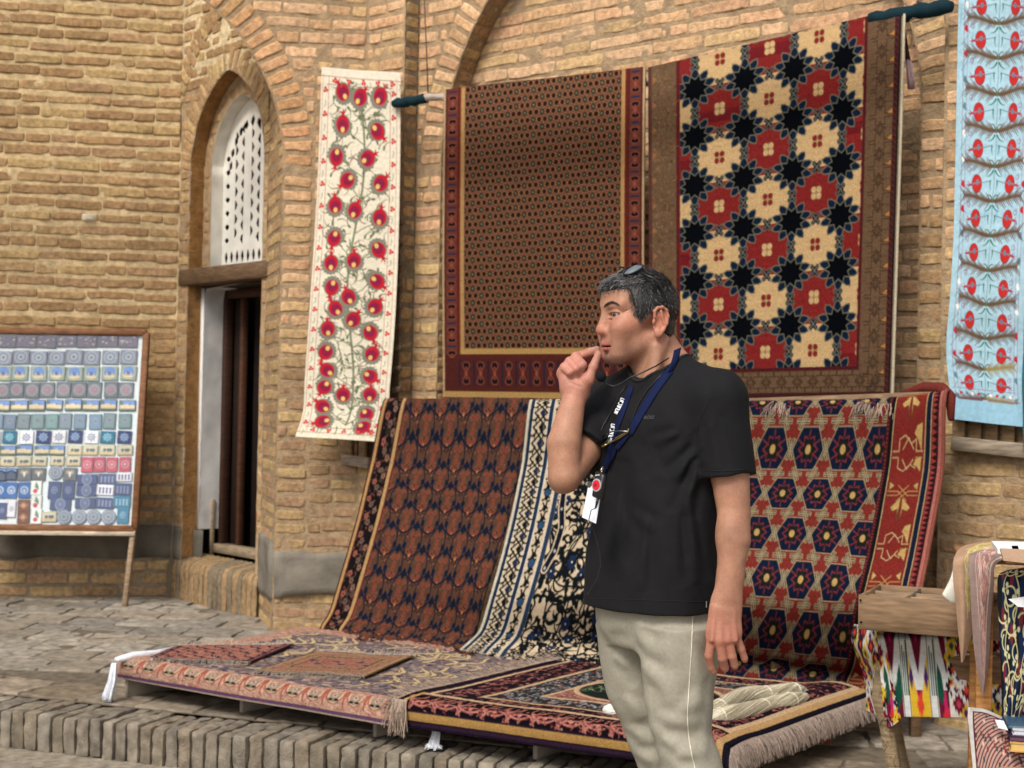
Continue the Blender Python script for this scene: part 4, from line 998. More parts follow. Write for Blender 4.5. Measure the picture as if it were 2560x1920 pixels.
net6 = [row((1335, 1020, .40), (1560, 1020, .40), (1790, 1020, .40)), row((1330, 1002, .45), (1560, 1000, .45), (1790, 998, .45)),
        row((1300, 1170, .55), (1525, 1175, .55), (1755, 1180, .55)), row((1262, 1345, .65), (1490, 1355, .65), (1720, 1365, .65)),
        row((1222, 1490, .73), (1450, 1500, .73), (1680, 1515, .73)),
        [PG(1195, 1578, .41), PG(1420, 1600, .41), PG(1650, 1622, .41)], [PG(1165, 1608, .350), PG(1395, 1636, .350), PG(1640, 1662, .345)], [PG(1150, 1622, .338), PG(1385, 1662, .330), PG(1635, 1704, .324)]]
R6 = thing('leaning_rug', PR(1500, 1300, .6), 'cream rug with black vines and blue striped border leaning behind the man', 'rug', 'rugs leaning from the rail onto the platform')
rugmesh('woven_field', cv, us, vs, net6, parent=R6, wave=.008, wsc=3, seed=22)
# ================= rug 7: red lattice with navy hexagons
W, H = 1.66, 1.56; cv = Cv(W, H, 255, (136, 44, 34)); cw, ch = .213, .2235; xb = 1.30
CR_, NVY, DG = (178, 160, 122), (18, 30, 56), (34, 36, 26)
for j in range(-1, 9):
    for i in range(-2, 8):
        cx = .085+(i+.5*(j % 2))*cw; cy = .13+j*ch
        hx = [(-.5, 0), (-.25, -.5), (.25, -.5), (.5, 0), (.25, .5), (-.25, .5)]
        sh = lambda f: [(cx+a*cw*f, cy+b*ch*f) for a, b in hx]
        cv.poly([(cx+a*cw*.92, cy+b*ch*.81) for a, b in hx], CR_); cv.poly([(cx+a*cw*.88, cy+b*ch*.77) for a, b in hx], NVY)
        for k in range(6):
            a = k*math.pi/3+.52; cv.line([(cx+.030*cw/.2*math.cos(a), cy+.032*math.sin(a)), (cx+.083*math.cos(a)*.9, cy+.083*math.sin(a)*.9)], .007, (128, 46, 48)); 
            b = a+math.pi/3; cv.line([(cx+.036*math.cos(a), cy+.040*math.sin(a)), (cx+.058*math.cos(a+.52), cy+.058*math.sin(a+.52)), (cx+.036*math.cos(b), cy+.040*math.sin(b))], .007, (130, 48, 50))
        st = [(cx+(.048 if k % 2 else .027)*math.cos(k*math.pi/8+.39), cy+(.052 if k % 2 else .030)*math.sin(k*math.pi/8+.39)) for k in range(16)]
        cv.poly(st, DG); cv.ell(cx, cy, .016, .019, (206, 168, 98))
def loops(cx, cy, a1, a2, L=.048, w=.0165):
    L *= 1.02; w *= .78
    for a in (a1, a2):
        c, s = math.cos(a), math.sin(a); n = (-s, c)
        for q in (-1, 1):
            p = [(cx-c*L+n[0]*q*w*.55, cy-s*L+n[1]*q*w*.55), (cx+c*L+n[0]*q*w*.55, cy+s*L+n[1]*q*w*.55)]; cv.line(p, w*.62, DG)
    for a in (a1, a2):
        c, s = math.cos(a), math.sin(a); n = (-s, c)
        for q in (-1, 1):
            ox, oy = n[0]*q*w*.55, n[1]*q*w*.55; r = w*.42; P = []
            for t in np.linspace(-math.pi/2, math.pi/2, 6): P.append((cx+ox+c*(L+r*math.cos(t))+n[0]*r*math.sin(t), cy+oy+s*(L+r*math.cos(t))+n[1]*r*math.sin(t)))
            for t in np.linspace(math.pi/2, 3*math.pi/2, 6): P.append((cx+ox+c*(-L+r*math.cos(t))+n[0]*r*math.sin(t), cy+oy+s*(-L+r*math.cos(t))+n[1]*r*math.sin(t)))
            P.append(P[0]); cv.line(P, .0038, CR_)
aa = math.atan2(ch, cw*.5)
for j in range(-1, 9):
    for i in range(-2, 8):
        cx = .085+(i+.5*(j % 2))*cw; cy = .13+j*ch
        loops(cx+cw/2, cy, aa, -aa, .040, .0135)
        loops(cx-cw*.25, cy+ch/2, 0, aa, .034, .0135); loops(cx+cw*.25, cy+ch/2, 0, -aa, .034, .0135)
cv.rect(xb, 0, W, H, (140, 40, 32))
for a, b, c in ((xb, xb+.018, (60, 26, 28)), (xb+.018, xb+.040, (22, 22, 28)), (xb+.040, xb+.046, (206, 176, 120)), (xb+.046, xb+.052, (110, 40, 34)), (W-.115, W-.109, (208, 178, 120)), (W-.109, W-.080, (24, 34, 56)), (W-.080, W-.074, (206, 176, 126)), (W-.074, W-.030, (52, 26, 32)), (W-.030, W, (196, 112, 100))): cv.rect(a, 0, b, H, c)
for k in range(100): cv.ell(xb+.009, k*.0165, .0045, .005, (150, 50, 44))
for k in range(62): cv.poly([(W-.070, k*.026), (W-.040, k*.026+.012), (W-.070, k*.026+.024)], (170, 58, 52))
LF = (214, 170, 96)
for k in range(4):
    y = .10+k*.46; mx = xb+.145
    for s in (-1, 1):
        cv.poly([(mx+s*.004, y+.02), (mx+s*.060, y+.075), (mx+s*.045, y+.095), (mx+s*.015, y+.085), (mx+s*.010, y+.15)], LF, (90, 60, 34), .0035)
        cv.poly([(mx+s*.055, y-.04), (mx+s*.085, y-.06), (mx+s*.085, y-.015)], LF, (90, 60, 34), .003)
        cv.line([(mx+s*.09, y-.01), (mx+s*.03, y-.01), (mx-s*.03, y+.04)], .005, (196, 150, 84)); cv.line([(mx+s*.09, y+.012), (mx+s*.03, y+.012), (mx-s*.03, y-.04)], .005, (196, 150, 84))
        cv.poly([(mx+.085, y+.16+.06*s+.06), (mx+.05, y+.17+.06*s+.06), (mx+.035, y+.2+.06*s+.06), (mx+.06, y+.215+.05*s+.06), (mx+.085, y+.25+.04*s+.06)], LF, (90, 60, 34), .003)
        q = y+.275
        cv.line([(mx-.09, q-.012*s), (mx-.055, q-.012*s), (mx-.055, q-.055*s), (mx-.02, q-.070*s), (mx+.02, q-.040*s), (mx+.05, q-.055*s), (mx+.05, q-.012*s), (mx+.09, q-.012*s)], .0042, (216, 190, 130))
        cv.line([(mx-.03, q-.02*s), (mx, q-.06*s), (mx+.035, q-.02*s)], .0042, (216, 190, 130))
us = [0, W*.5, W*.8, W]; vs = [0, .05, .45, .85, 1.15, 1.35, 1.47, 1.56]
net7 = [row((1700, 1022, .28), (2040, 1010, .28), (2250, 1006, .28), (2380, 992, .28)), row((1700, 1006, .33), (2040, 998, .33), (2244, 992, .33), (2372, 978, .33)),
        row((1670, 1170, .40), (2010, 1178, .40), (2215, 1180, .40), (2355, 1180, .38)), row((1640, 1345, .48), (1975, 1358, .48), (2180, 1372, .47), (2322, 1375, .46)),
        row((1615, 1490, .54), (1945, 1516, .54), (2145, 1530, .53), (2295, 1535, .52)),
        [PG(1595, 1590, .43), PG(1915, 1628, .43), PG(2130, 1655, .43), PG(2290, 1660, .43)], [PG(1580, 1625, .355), PG(1890, 1665, .345), PG(2115, 1696, .345), PG(2270, 1712, .35)], [PG(1570, 1668, .322), PG(1875, 1706, .320), PG(2098, 1738, .320), PG(2250, 1756, .32)]]
R7 = thing('leaning_rug', PR(2000, 1300, .5), 'red rug with navy hexagons and interlaced cream knots leaning at the right', 'rug', 'rugs leaning from the rail onto the platform')
o7, G7 = rugmesh('woven_field', cv, us, vs, net7, parent=R7, wave=.008, wsc=3, seed=23)
q = MB(); e = G7[::6, -1]; q.tube(e, .008, 6, lin((136, 80, 68)), cap=False); q.tube([PR(2255, 985, .28), PR(2310, 968, .26), PR(2355, 972, .28), PR(2376, 990, .33), PR(2378, 1050, .36)], [.012, .022, .026, .022, .012], 8, lin((110, 50, 44))); q.build('rolled_edge', M['rug'], R7)
fr = []
for (x0, x1, y) in ((2150, 2230, 1000), (1930, 1980, 1003)):
    o = fringe('fringe', [PR(x0, y, .36), PR(x1, y, .36)], [vN+np.array([-.5, 0, -.3]), vN+np.array([.5, 0, -.3])], .085, R7, (186, 166, 150), 90 if x0 > 2000 else 50, .0022, seed=x0)
# rail with posts that carries the leaning rugs
rl = thing('rug_rail', PR(1700, 1015, .38), 'plain wooden rail on posts hidden behind the leaning rugs', 'rack')
q = MB(); q.tube([PR(975, 1016, .40), PR(1650, 1012, .40)], .022, 10, lin((130, 104, 78))); q.tube([PR(1690, 1014, .31), PR(2330, 992, .29)], .022, 10, lin((130, 104, 78))); q.build('rail', M['wood'], rl)
for px in (1010, 1500, 1950, 2300):
    p = PR(px, 1020, .36 if px < 1700 else .26); q = MB(); q.box((p[0], p[1], (p[2]+TZ)/2), (.02, 0, 0), (0, .02, 0), (0, 0, (p[2]-TZ)/2), lin((120, 96, 72)), .003); q.build('post', M['wood'], rl)
# ================= platform
cFL = PG(302, 1652, PZ); cFR = PG(1808, 1852, PZ-.005); cBR = PG(2166, 1727, PZ-.005); cBL = PG(770, 1562, PZ)
plt = thing('platform', (cFL+cBR)/2*np.array([1, 1, 0])+np.array([0, 0, TZ]), 'low grey board platform on upright panels under the floor rugs', 'platform')
q = MB(); top = []
ins = lambda p, k=.03: p+((cFL+cFR+cBR+cBL)/4-p)*k
a, b, c, d = [ins(p) for p in (cFL, cFR, cBR, cBL)]
for z in (PZ-.012, PZ-.034): top += [np.array([*p[:2], z]) for p in (a, b, c, d)]
q.add(top, [(0, 1, 2, 3), (7, 6, 5, 4), (0, 4, 5, 1), (1, 5, 6, 2), (2, 6, 7, 3), (3, 7, 4, 0)], lin((150, 136, 118))); q.build('deck', M['wood'], plt, smooth=False)
feet = [(310, 1742), (597, 1782), (930, 1842), (1330, 1898)]
for i, (px, py) in enumerate(feet):
    f = PG(px, py, TZ); t = (i+.2)/4.3; bk = d+(c-d)*t; bk[2] = TZ; dr = bk-f; dr[2] = 0; L_ = np.linalg.norm(dr); dr /= L_; sd_ = np.array([-dr[1], dr[0], 0]); hh = PZ-.036-TZ
    q = MB(); q.box(f+dr*L_*.5*.9+sd_*-.012+np.array([0, 0, hh/2]), dr*L_*.45, sd_*.011, np.array([0, 0, hh/2]), lin((150, 140, 126)), .004); q.build('support_panel', M['concrete'], plt)
s0 = PG(1840, 1950, TZ); s1 = PG(2196, 1833, TZ); hh = PZ-.036-TZ
dr = b-c; s0 = np.array([b[0], b[1], TZ]); s1 = np.array([c[0], c[1], TZ]); dd_ = s1-s0; nn_ = np.array([dd_[1], -dd_[0], 0]); nn_ /= np.linalg.norm(nn_)
q = MB(); q.box((s0+s1)/2+nn_*.0+np.array([0, 0, hh/2]), dd_/2, nn_*.010, np.array([0, 0, hh/2]), lin((150, 138, 122)), .004); q.build('support_panel', M['concrete'], plt)
# ================= rug 8: violet and peach rug, left half of the platform
W, H = 1.50, 1.42; cv = Cv(W, H, 260, (132, 118, 118)); rs = np.random.default_rng(31)
cv.scribble(.0, 0, W, H, 2600, .05, .012, [(70, 66, 98), (192, 168, 156), (210, 172, 152), (50, 50, 78), (200, 176, 166), (150, 104, 98), (84, 78, 106)], rng=rs)
for _ in range(120):
    x, y, a = rs.uniform(.05, W), rs.uniform(.2, 1.2), rs.uniform(-.6, .6)
    P = [(x+.035*math.sin(t*4.5)*math.cos(a)+t*.16*math.sin(a), y-t*.16*math.cos(a)+.035*math.sin(t*4.5)*math.sin(a)) for t in np.linspace(0, 1, 12)]; cv.line(P, .034, (104, 78, 72), .022); cv.line(P, .024, (230, 202, 152), .012)
PE_, PE3 = (206, 158, 134), (222, 174, 148)
for (x0, y0, x1, y1) in ((0, 0, W, .14), (0, 0, .10, H), (0, 1.26, W, H)):
    cv.rect(x0, y0, x1, y1, PE_); cv.scribble(x0, y0, x1, y1, int(3000*(x1-x0)*(y1-y0))+50, .03, .004, [(232, 190, 160), (172, 92, 76), (120, 100, 110), (190, 110, 90), (236, 200, 172)], rng=rs)
y0 = 1.30
for k in range(14):
    x = .06+k*.108; cv.rect(x-.032, y0-.005, x+.032, y0+.055, (168, 146, 122))
    for q in (-1, 1): cv.curve(x+q*.045, y0-.01, 1.57, .09, q*6, q*26, .007, (176, 92, 72), .004); cv.curve(x+q*.035, y0-.01, 1.57, .075, q*6, q*26, .005, (240, 200, 160), .003); cv.ell(x+q*.015, y0+.035, .012, .007, (30, 34, 30))
    cv.ell(x, y0+.01, .010, .012, (220, 180, 160)); cv.ell(x, y0+.01, .005, .006, (110, 60, 90)); cv.line([(x+.054, y0-.02), (x+.054, y0+.07)], .014, (176, 90, 70), .006)
cv.rect(0, H-.028, W, H-.008, (74, 44, 78)); cv.rect(0, H-.008, W, H, (178, 160, 140))
for k in range(150): cv.line([(k*.01, H-.012), (k*.01+.006, H-.024)], .0025, (150, 110, 150))
us = [0, .5, 1.0, W]; vs = [0, .4, .9, 1.20, 1.29, 1.33, H]
net8 = [[PG(752, 1566, PZ+.012), PG(1010, 1598, PZ+.012), PG(1270, 1628, PZ+.012), PG(1520, 1655, PZ+.012)],
        [PG(640, 1590, PZ+.012), PG(900, 1625, PZ+.010), PG(1160, 1660, PZ+.010), PG(1420, 1690, PZ+.010)],
        [PG(440, 1620, PZ+.008), PG(720, 1660, PZ+.006), PG(960, 1695, PZ+.006), PG(1200, 1728, PZ+.006)],
        [PG(350, 1637, PZ+.006), PG(590, 1676, PZ+.004), PG(830, 1712, PZ+.004), PG(1070, 1748, PZ+.004)],
        [PG(308, 1648, PZ), PG(545, 1684, PZ), PG(780, 1722, PZ), PG(1020, 1758, PZ)],
        [PG(296, 1660, PZ-.02), PG(530, 1698, PZ-.02), PG(768, 1737, PZ-.02), PG(1010, 1775, PZ-.02)],
        [PG(294, 1695, PZ-.082), PG(528, 1738, PZ-.082), PG(765, 1778, PZ-.082), PG(1012, 1822, PZ-.082)]]
R8 = thing('floor_rug', PG(700, 1650, PZ), 'violet and peach floor rug with tulip border covering the left of the platform', 'rug', 'floor rugs on the platform')
rugmesh('woven_field', cv, us, vs, net8, parent=R8, wave=.006, wsc=5, seed=24, thick=.007)
# ================= rug 9: black and rose rug, right half
W, H = 1.72, 1.22; cv = Cv(W, H, 265, (34, 24, 34)); rs = np.random.default_rng(41)
RO, RO2, CRM = (196, 118, 106), (150, 76, 72), (226, 190, 146)
x0, x1, y1_ = .06, 1.62, 1.08
cv.scribble(0, 0, W, H, 2600, .05, .007, [RO, RO2, (206, 132, 118), (120, 60, 62)], k=11, rng=rs)
def frame(m, w, c, yb=0): 
    cv.rect(x0+m, .02+m*.6, x1-m, .02+m*.6+w, c); cv.rect(x0+m, y1_-m*.72-w, x1-m, y1_-m*.72, c); cv.rect(x0+m, .02+m*.6, x0+m+w, y1_-m*.72, c); cv.rect(x1-m-w, .02+m*.6, x1-m, y1_-m*.72, c)
cv.rect(x0+.24, .15, x1-.24, y1_-.16, (58, 50, 52)); cv.scribble(x0+.25, .17, x1-.25, y1_-.18, 2600, .030, .006, [(214, 214, 206), (40, 34, 40), (190, 198, 200), (196, 130, 116), (30, 60, 46), (150, 160, 166)], k=12, rng=rs)
cv.rect(x0+.44, .30, x1-.44, y1_-.31, (176, 110, 98)); cv.scribble(x0+.45, .30, x1-.45, y1_-.32, 1200, .026, .005, [(60, 40, 44), (220, 170, 150), (140, 70, 66)], rng=rs)
cx, cy = (x0+x1)/2, .52
cv.ell(cx, cy, .36, .215, CRM); cv.ell(cx, cy, .335, .195, (96, 48, 48)); cv.ell(cx, cy, .325, .187, (34, 44, 38))
for k in range(26): a = rs.uniform(0, 6.28); r = rs.uniform(.05, .16); cv.line([(cx+r*1.9*math.cos(a), cy+r*math.sin(a)), (cx+r*1.9*math.cos(a)+.05, cy+r*math.sin(a)-.06), (cx+r*1.9*math.cos(a)+.10, cy+r*math.sin(a)-.02)], .005, [(176, 84, 80), (206, 196, 170), (110, 150, 100)][k % 3])
cv.scribble(cx-.30, cy-.08, cx-.12, cy+.08, 60, .03, .006, [(120, 160, 104), (180, 200, 150), (90, 130, 90)], rng=rs)
for m, w, c in ((.0, .026, CRM), (.22, .026, CRM), (.245, .008, (60, 30, 36)), (.42, .020, CRM)): frame(m, w, c)
cv.rect(x0-.06, 0, x0, y1_, (40, 26, 44))
# front skirt band: black with rose scrolls, gold stripe
cv.rect(0, y1_-.075, W, H, (24, 18, 26)); cv.rect(.035, y1_-.10, W, y1_-.078, CRM)
for k in range(13):
    x = .05+k*.128; cv.curve(x, y1_-.02, 1.0, .22, -8, -17, .014, RO2, .008, 16); cv.curve(x, y1_-.02, 1.0, .22, -8, -17, .006, (214, 140, 122), .003, 16); cv.curve(x+.02, y1_+.038, -1.0, .20, 8, 19, .012, RO, .006, 14); cv.curve(x+.06, y1_-.05, 1.9, .13, 14, 40, .009, (206, 126, 108), .005, 14); cv.curve(x+.09, y1_+.03, -1.9, .12, -14, -44, .008, (190, 104, 92), .004, 14)
    cv.ell(x+.02, y1_-.012, .011, .009, (210, 130, 116)); cv.ell(x+.085, y1_+.005, .009, .008, (210, 136, 120))
cv.scribble(0, y1_-.07, W, y1_+.045, 420, .035, .0045, [(196, 116, 98), (150, 70, 66), (212, 140, 118), (20, 16, 24)], k=10, rng=rs)
cv.rect(0, y1_+.048, W, y1_+.056, (40, 24, 48)); cv.rect(.03, y1_+.058, W-.05, y1_+.100, (204, 158, 84)); cv.rect(.03, y1_-.10, .052, y1_+.100, (206, 162, 92))
for k in range(240): cv.line([(k*.0075, y1_+.060), (k*.0075, y1_+.098)], .0015, (176, 130, 60))
cv.rect(0, y1_+.100, W, H, (36, 22, 40))
for k in range(180): cv.line([(k*.01, y1_+.108), (k*.01+.005, y1_+.124)], .0025, (92, 58, 92))
cv.rect(x1, 0, x1+.036, y1_+.0, (52, 34, 40)); cv.rect(x1+.0, 0, x1+.030, H, (214, 170, 108)); cv.rect(x1+.030, 0, W, H, (28, 26, 40)); cv.rect(x1+.06, 0, x1+.066, H, (60, 50, 70))
us = [0, .40, .80, 1.20, 1.640, 1.668, W]; vs = [0, .4, .8, y1_-.03, y1_+.005, y1_+.04, H]
def q9(fu, fv, z):
    TL, TRR, BL_, BRR = (1442, 1639), (2166, 1726), (1006, 1742), (1812, 1850)
    return PG(lerp(lerp(TL[0], TRR[0], fu), lerp(BL_[0], BRR[0], fu), fv)+0, lerp(lerp(TL[1], TRR[1], fu), lerp(BL_[1], BRR[1], fu), fv)-6*math.sin(math.pi*fu)*0, z)
ZR = PZ+.022
def bil(fu, fv, z):
    A_, B_, C_, D_ = PG(1442, 1639, ZR), PG(2166, 1726, ZR), PG(1006, 1742, ZR), PG(1812, 1850, ZR); p = lerp(lerp(A_, B_, fu), lerp(C_, D_, fu), fv); return np.array([p[0], p[1], z])
fo = PG(1006, 1742, ZR)-PG(1442, 1639, ZR); fo[2] = 0; fo /= np.linalg.norm(fo); ri = PG(1812, 1850, ZR)-PG(1006, 1742, ZR); ri[2] = 0; ri /= np.linalg.norm(ri)
net9 = []
for (fv, z, out) in ((0, ZR, 0), (.38, ZR+.002, 0), (.76, ZR, 0), (.985, ZR, 0), (1.0, ZR-.004, .022), (1.0, ZR-.03, .034), (1.0, ZR-.104, .030)):
    r_ = []
    for (fu, dz, ro) in ((0, 0, 0), (.25, 0, 0), (.5, 0, 0), (.75, 0, 0), (1., 0, 0), (1.0, -.012, .022), (1.0, -.058, .034)):
        r_.append(bil(fu, fv, min(z+dz, z) if out == 0 else max(z+dz, ZR-.125))+fo*out+ri*ro)
    net9.append(r_)
R9 = thing('floor_rug', bil(.5, .5, PZ), 'black and rose floor rug with gold stripe covering the right of the platform', 'rug', 'floor rugs on the platform')
o9, G9 = rugmesh('woven_field', cv, us, vs, net9, parent=R9, wave=.005, wsc=5, seed=25, thick=.007)
e = G9[6:, -1]; k0 = int(.05*cv.ny)
root = G9[::12, int(cv.nx*(x1+.048)/W)]
fringe('fringe', root+ri*.010, np.tile(ri*1.0+np.array([0, 0, -.5]), (len(root), 1)), .088, R9, (178, 160, 148), 900, .0015, seed=3, droop=1.3)
lf = G9[::12, 2]
fringe('fringe', lf+np.array([0, 0, .004]), np.tile(-ri+np.array([0, 0, .12]), (len(lf), 1)), .075, R9, (166, 146, 132), 560, .0016, seed=4, droop=.12)
cor = PG(1000, 1748, ZR)
fringe('corner_tassel', [cor+ri*-.03, cor+ri*.03], [-ri*.3+fo*.4+np.array([0, 0, -1.]), fo*.5+np.array([0, 0, -1.])], .125, R9, (176, 156, 140), 110, .0022, seed=6, droop=1.5)
q = MB(); p = PG(2064, 1810, PZ-.06)
for i in range(46): a = RNG.uniform(-1, 1, 2)*.014; q.tube([p+np.array([a[0]*.3, a[1]*.3, .03]), p+np.array([a[0], a[1], -.02]), p+np.array([a[0]*1.4, a[1]*1.2, -.07+RNG.uniform(-.01, .01)])], .002, 4, lin((186, 110, 100))*RNG.uniform(.8, 1.1))
q.build('corner_tassel', M['thread'], R9)
# ================= small mats
def mat_rug(lab, corners, W, H, draw, z, fr_cols, seed):
    cv = Cv(W, H, 260, (60, 34, 40)); draw(cv, np.random.default_rng(seed))
    TL, TR_, BR_, BL_ = [PG(*c, z) for c in corners]
    t = thing('small_rug', (TL+BR_)/2, lab, 'rug', 'small rugs laid on the violet floor rug')
    g = [[lerp(lerp(TL, TR_, u), lerp(BL_, BR_, u), v)+np.array([0, 0, .002*math.sin(u*7+v*3)]) for u in (0, .33, .66, 1)] for v in (0, .5, 1)]
    o, G = rugmesh('woven_field', cv, [0, W*.33, W*.66, W], [0, H/2, H], g, parent=t, wave=.0015, wsc=7, seed=seed, thick=.005)
    dv = BL_-TL; dv /= np.linalg.norm(dv)
    fringe('fringe', G[-1, ::8], np.tile(dv+np.array([0, 0, .1]), (len(G[-1, ::8]), 1)), .045, t, fr_cols, 200, .0014, seed=seed, droop=.30)
    fringe('fringe', G[0, ::8], np.tile(-dv+np.array([0, 0, .1]), (len(G[0, ::8]), 1)), .05, t, fr_cols, 220, .0016, seed=seed+1, droop=.15)
def drA(cv, rs):
    W, H = cv.W, cv.H; cv.rect(0, 0, W, H, (190, 124, 106)); cv.scribble(0, 0, W, H, 500, .03, .009, [(214, 150, 128), (120, 40, 46), (40, 50, 70)], rng=rs)
    for i in range(6):
        for j in range(3): x, y = .08+i*.125, .09+j*.15; cv.curve(x, y, 0, .14, 18, 26, .020, (36, 28, 46), .008, 12); cv.curve(x, y, math.pi, .12, 16, 26, .018, (36, 28, 46), .008, 12); cv.ell(x+.05, y+.04, .018, .018, (34, 62, 84))
    for a in (0, .035): cv.rect(a, 0, a+.02, H, (104, 30, 44) if a == 0 else (50, 30, 60)); cv.rect(W-a-.02, 0, W-a, H, (50, 30, 60))
    cv.rect(0, H-.02, W, H, (56, 30, 50))
mat_rug('small dark red and peach patterned rug at the far left of the platform', ((442, 1614), (734, 1610), (628, 1654), (372, 1644)), .80, .50, drA, PZ+.021, (206, 190, 176), 51)
def drB(cv, rs):
    W, H = cv.W, cv.H; cv.rect(0, 0, W, H, (176, 122, 100)); cv.scribble(0, 0, W, H, 900, .02, .007, [(206, 140, 116), (96, 50, 48), (190, 150, 110), (70, 60, 84)], rng=rs)
    for m, c in ((.0, (110, 98, 54)), (.03, (196, 166, 104)), (.12, (176, 158, 88)), (.14, (80, 70, 40))):
        cv.rect(m, m, W-m, m+.012, c); cv.rect(m, H-m-.012, W-m, H-m, c); cv.rect(m, m, m+.014, H-m, c); cv.rect(W-m-.014, m, W-m, H-m, c)
    for k in range(6): cv.ell(W/2+(k-2.5)*.09, H/2+(.04 if k % 2 else -.04), .03, .016, (50, 50, 84)); cv.ell(W/2+(k-2.5)*.09, H/2+(-.04 if k % 2 else .04), .026, .016, (196, 84, 70))
mat_rug('small rust coloured rug with olive framed borders in the middle of the platform', ((790, 1628), (1034, 1640), (918, 1688), (640, 1676)), .80, .62, drB, PZ+.019, (200, 184, 170), 52)
# white tassels of the sheet beneath
ws = thing('white_undersheet', PG(300, 1650, PZ), 'white cotton sheet with knotted tassels showing under the platform rugs', 'sheet')
def wtas(name, p, L, n, spread, lean=(0, 0)):
    q = MB()
    for i in range(n):
        a = RNG.uniform(-1, 1, 2); l = L*RNG.uniform(.9, 1.04)
        q.tube([p+np.array([a[0]*.010, a[1]*.010, 0]), p+np.array([a[0]*.016+lean[0]*.3, a[1]*.012+lean[1]*.3, -l*.5]), p+np.array([a[0]*.020+lean[0], a[1]*.014+lean[1], -l*.9]), p+np.array([a[0]*spread+lean[0], a[1]*spread+lean[1], -l])], .0024, 4, lin((226, 230, 238))*RNG.uniform(.85, 1.05))
    q.build(name, M['thread'], ws)
wtas('tassel', PG(286, 1658, PZ), .155, 70, .02, (-.02, -.02)); wtas('tassel', PG(1092, 1812, PZ-.075), .085, 90, .035, (-.01, -.01))
q = MB(); q.tube([PG(290, 1650, PZ+.006), PG(330, 1640, PZ+.012), PG(390, 1634, PZ+.014), PG(440, 1620, PZ+.012)], [.012, .018, .016, .010], 8, lin((228, 230, 236))); q.build('sheet_edge', M['cloth'], ws)
# thread balls and silk skeins
def ball(lab, px, py, r):
    p = PG(px, py, ZR+r*.7); t = thing('thread_ball', p-np.array([0, 0, r*.7]), lab, 'thread ball', 'balls of white thread on the black rug'); q = MB()
    u, v = np.meshgrid(np.linspace(0, 2*math.pi, 22), np.linspace(0.01, math.pi-.01, 14)); P = np.stack([1.35*r*np.cos(u)*np.sin(v), r*np.sin(u)*np.sin(v), r*.75*np.cos(v)], -1); q.grid(p+P, lin((236, 234, 228)))
    for i in range(60):
        a = RNG.normal(0, 1, 3); a /= np.linalg.norm(a); b = np.cross(a, RNG.normal(0, 1, 3)); b /= np.linalg.norm(b); ph = RNG.uniform(0, 6.28); s = np.linspace(ph, ph+RNG.uniform(1.5, 4), 12)
        q.tube([p+(a*math.cos(x)+b*math.sin(x))*np.array([1.38*r, 1.03*r, .78*r]) for x in s], .0016, 4, lin((238, 236, 230))*RNG.uniform(.85, 1.02), cap=False)
    q.build('wound_thread', M['thread'], t)
ball('white ball of thread left of the man on the black rug', 1532, 1775, .026); ball('white ball of thread just right of the man on the black rug', 1772, 1706, .022)
def skein(lab, pts, rad, seed):
    rg = np.random.default_rng(seed); C = np.array([PG(x, y, ZR+r*.9) for (x, y), r in zip(pts, rad)]); t = thing('silk_skein', C[len(C)//2]-np.array([0, 0, .03]), lab, 'silk skein', 'silk skeins on the black rug')
    n = 46; s = np.linspace(0, len(C)-1, n); C2 = herm(range(len(C)), C, s); R2_ = herm(range(len(C)), np.array(rad)[:, None], s)[:, 0]; q = MB(); q.tube(C2, R2_*.93, 14, lin((206, 198, 176)))
    T = np.gradient(C2, axis=0); T /= np.linalg.norm(T, axis=1)[:, None]; A_ = np.cross(T, [0, 0, 1.]); A_ /= np.linalg.norm(A_, axis=1)[:, None]; B_ = np.cross(A_, T)
    for i in range(420):
        ph = rg.uniform(0, 6.28); tw = rg.uniform(.9, 1.05); rr = rg.uniform(.82, 1.05); a = rg.integers(0, n//2); b = rg.integers(n//2, n)
        ang = ph+tw*np.linspace(0, 5.0, n); P = C2+(A_*np.cos(ang)[:, None]*1.1+B_*np.sin(ang)[:, None]*.9)*(R2_*rr)[:, None]; q.tube(P[a:max(b, a+8)][::2], .0017, 4, lin((208, 198, 172))*rg.uniform(.58, 1.08), cap=False)
    q.build('silk_strands', M['thread'], t)
    for k in (0.2, .55, .8):
        i = int(k*n); q = MB(); q.tube([C2[i]+(A_[i]*math.cos(a)*1.12+B_[i]*math.sin(a)*.95)*R2_[i] for a in np.linspace(0, 6.4, 18)], .0022, 5, lin((226, 220, 202))); q.build('binding_thread', M['thread'], t)
skein('raw cream silk skein, the upper of the two beside the man', [(1740, 1782), (1800, 1768), (1860, 1742), (1930, 1735), (1985, 1728), (2015, 1733)], [.016, .030, .036, .034, .034, .018], 61)
skein('raw cream silk skein, the lower of the two beside the man', [(1745, 1806), (1800, 1792), (1860, 1780), (1920, 1764), (1975, 1752), (2012, 1744)], [.014, .034, .034, .030, .032, .022], 62)
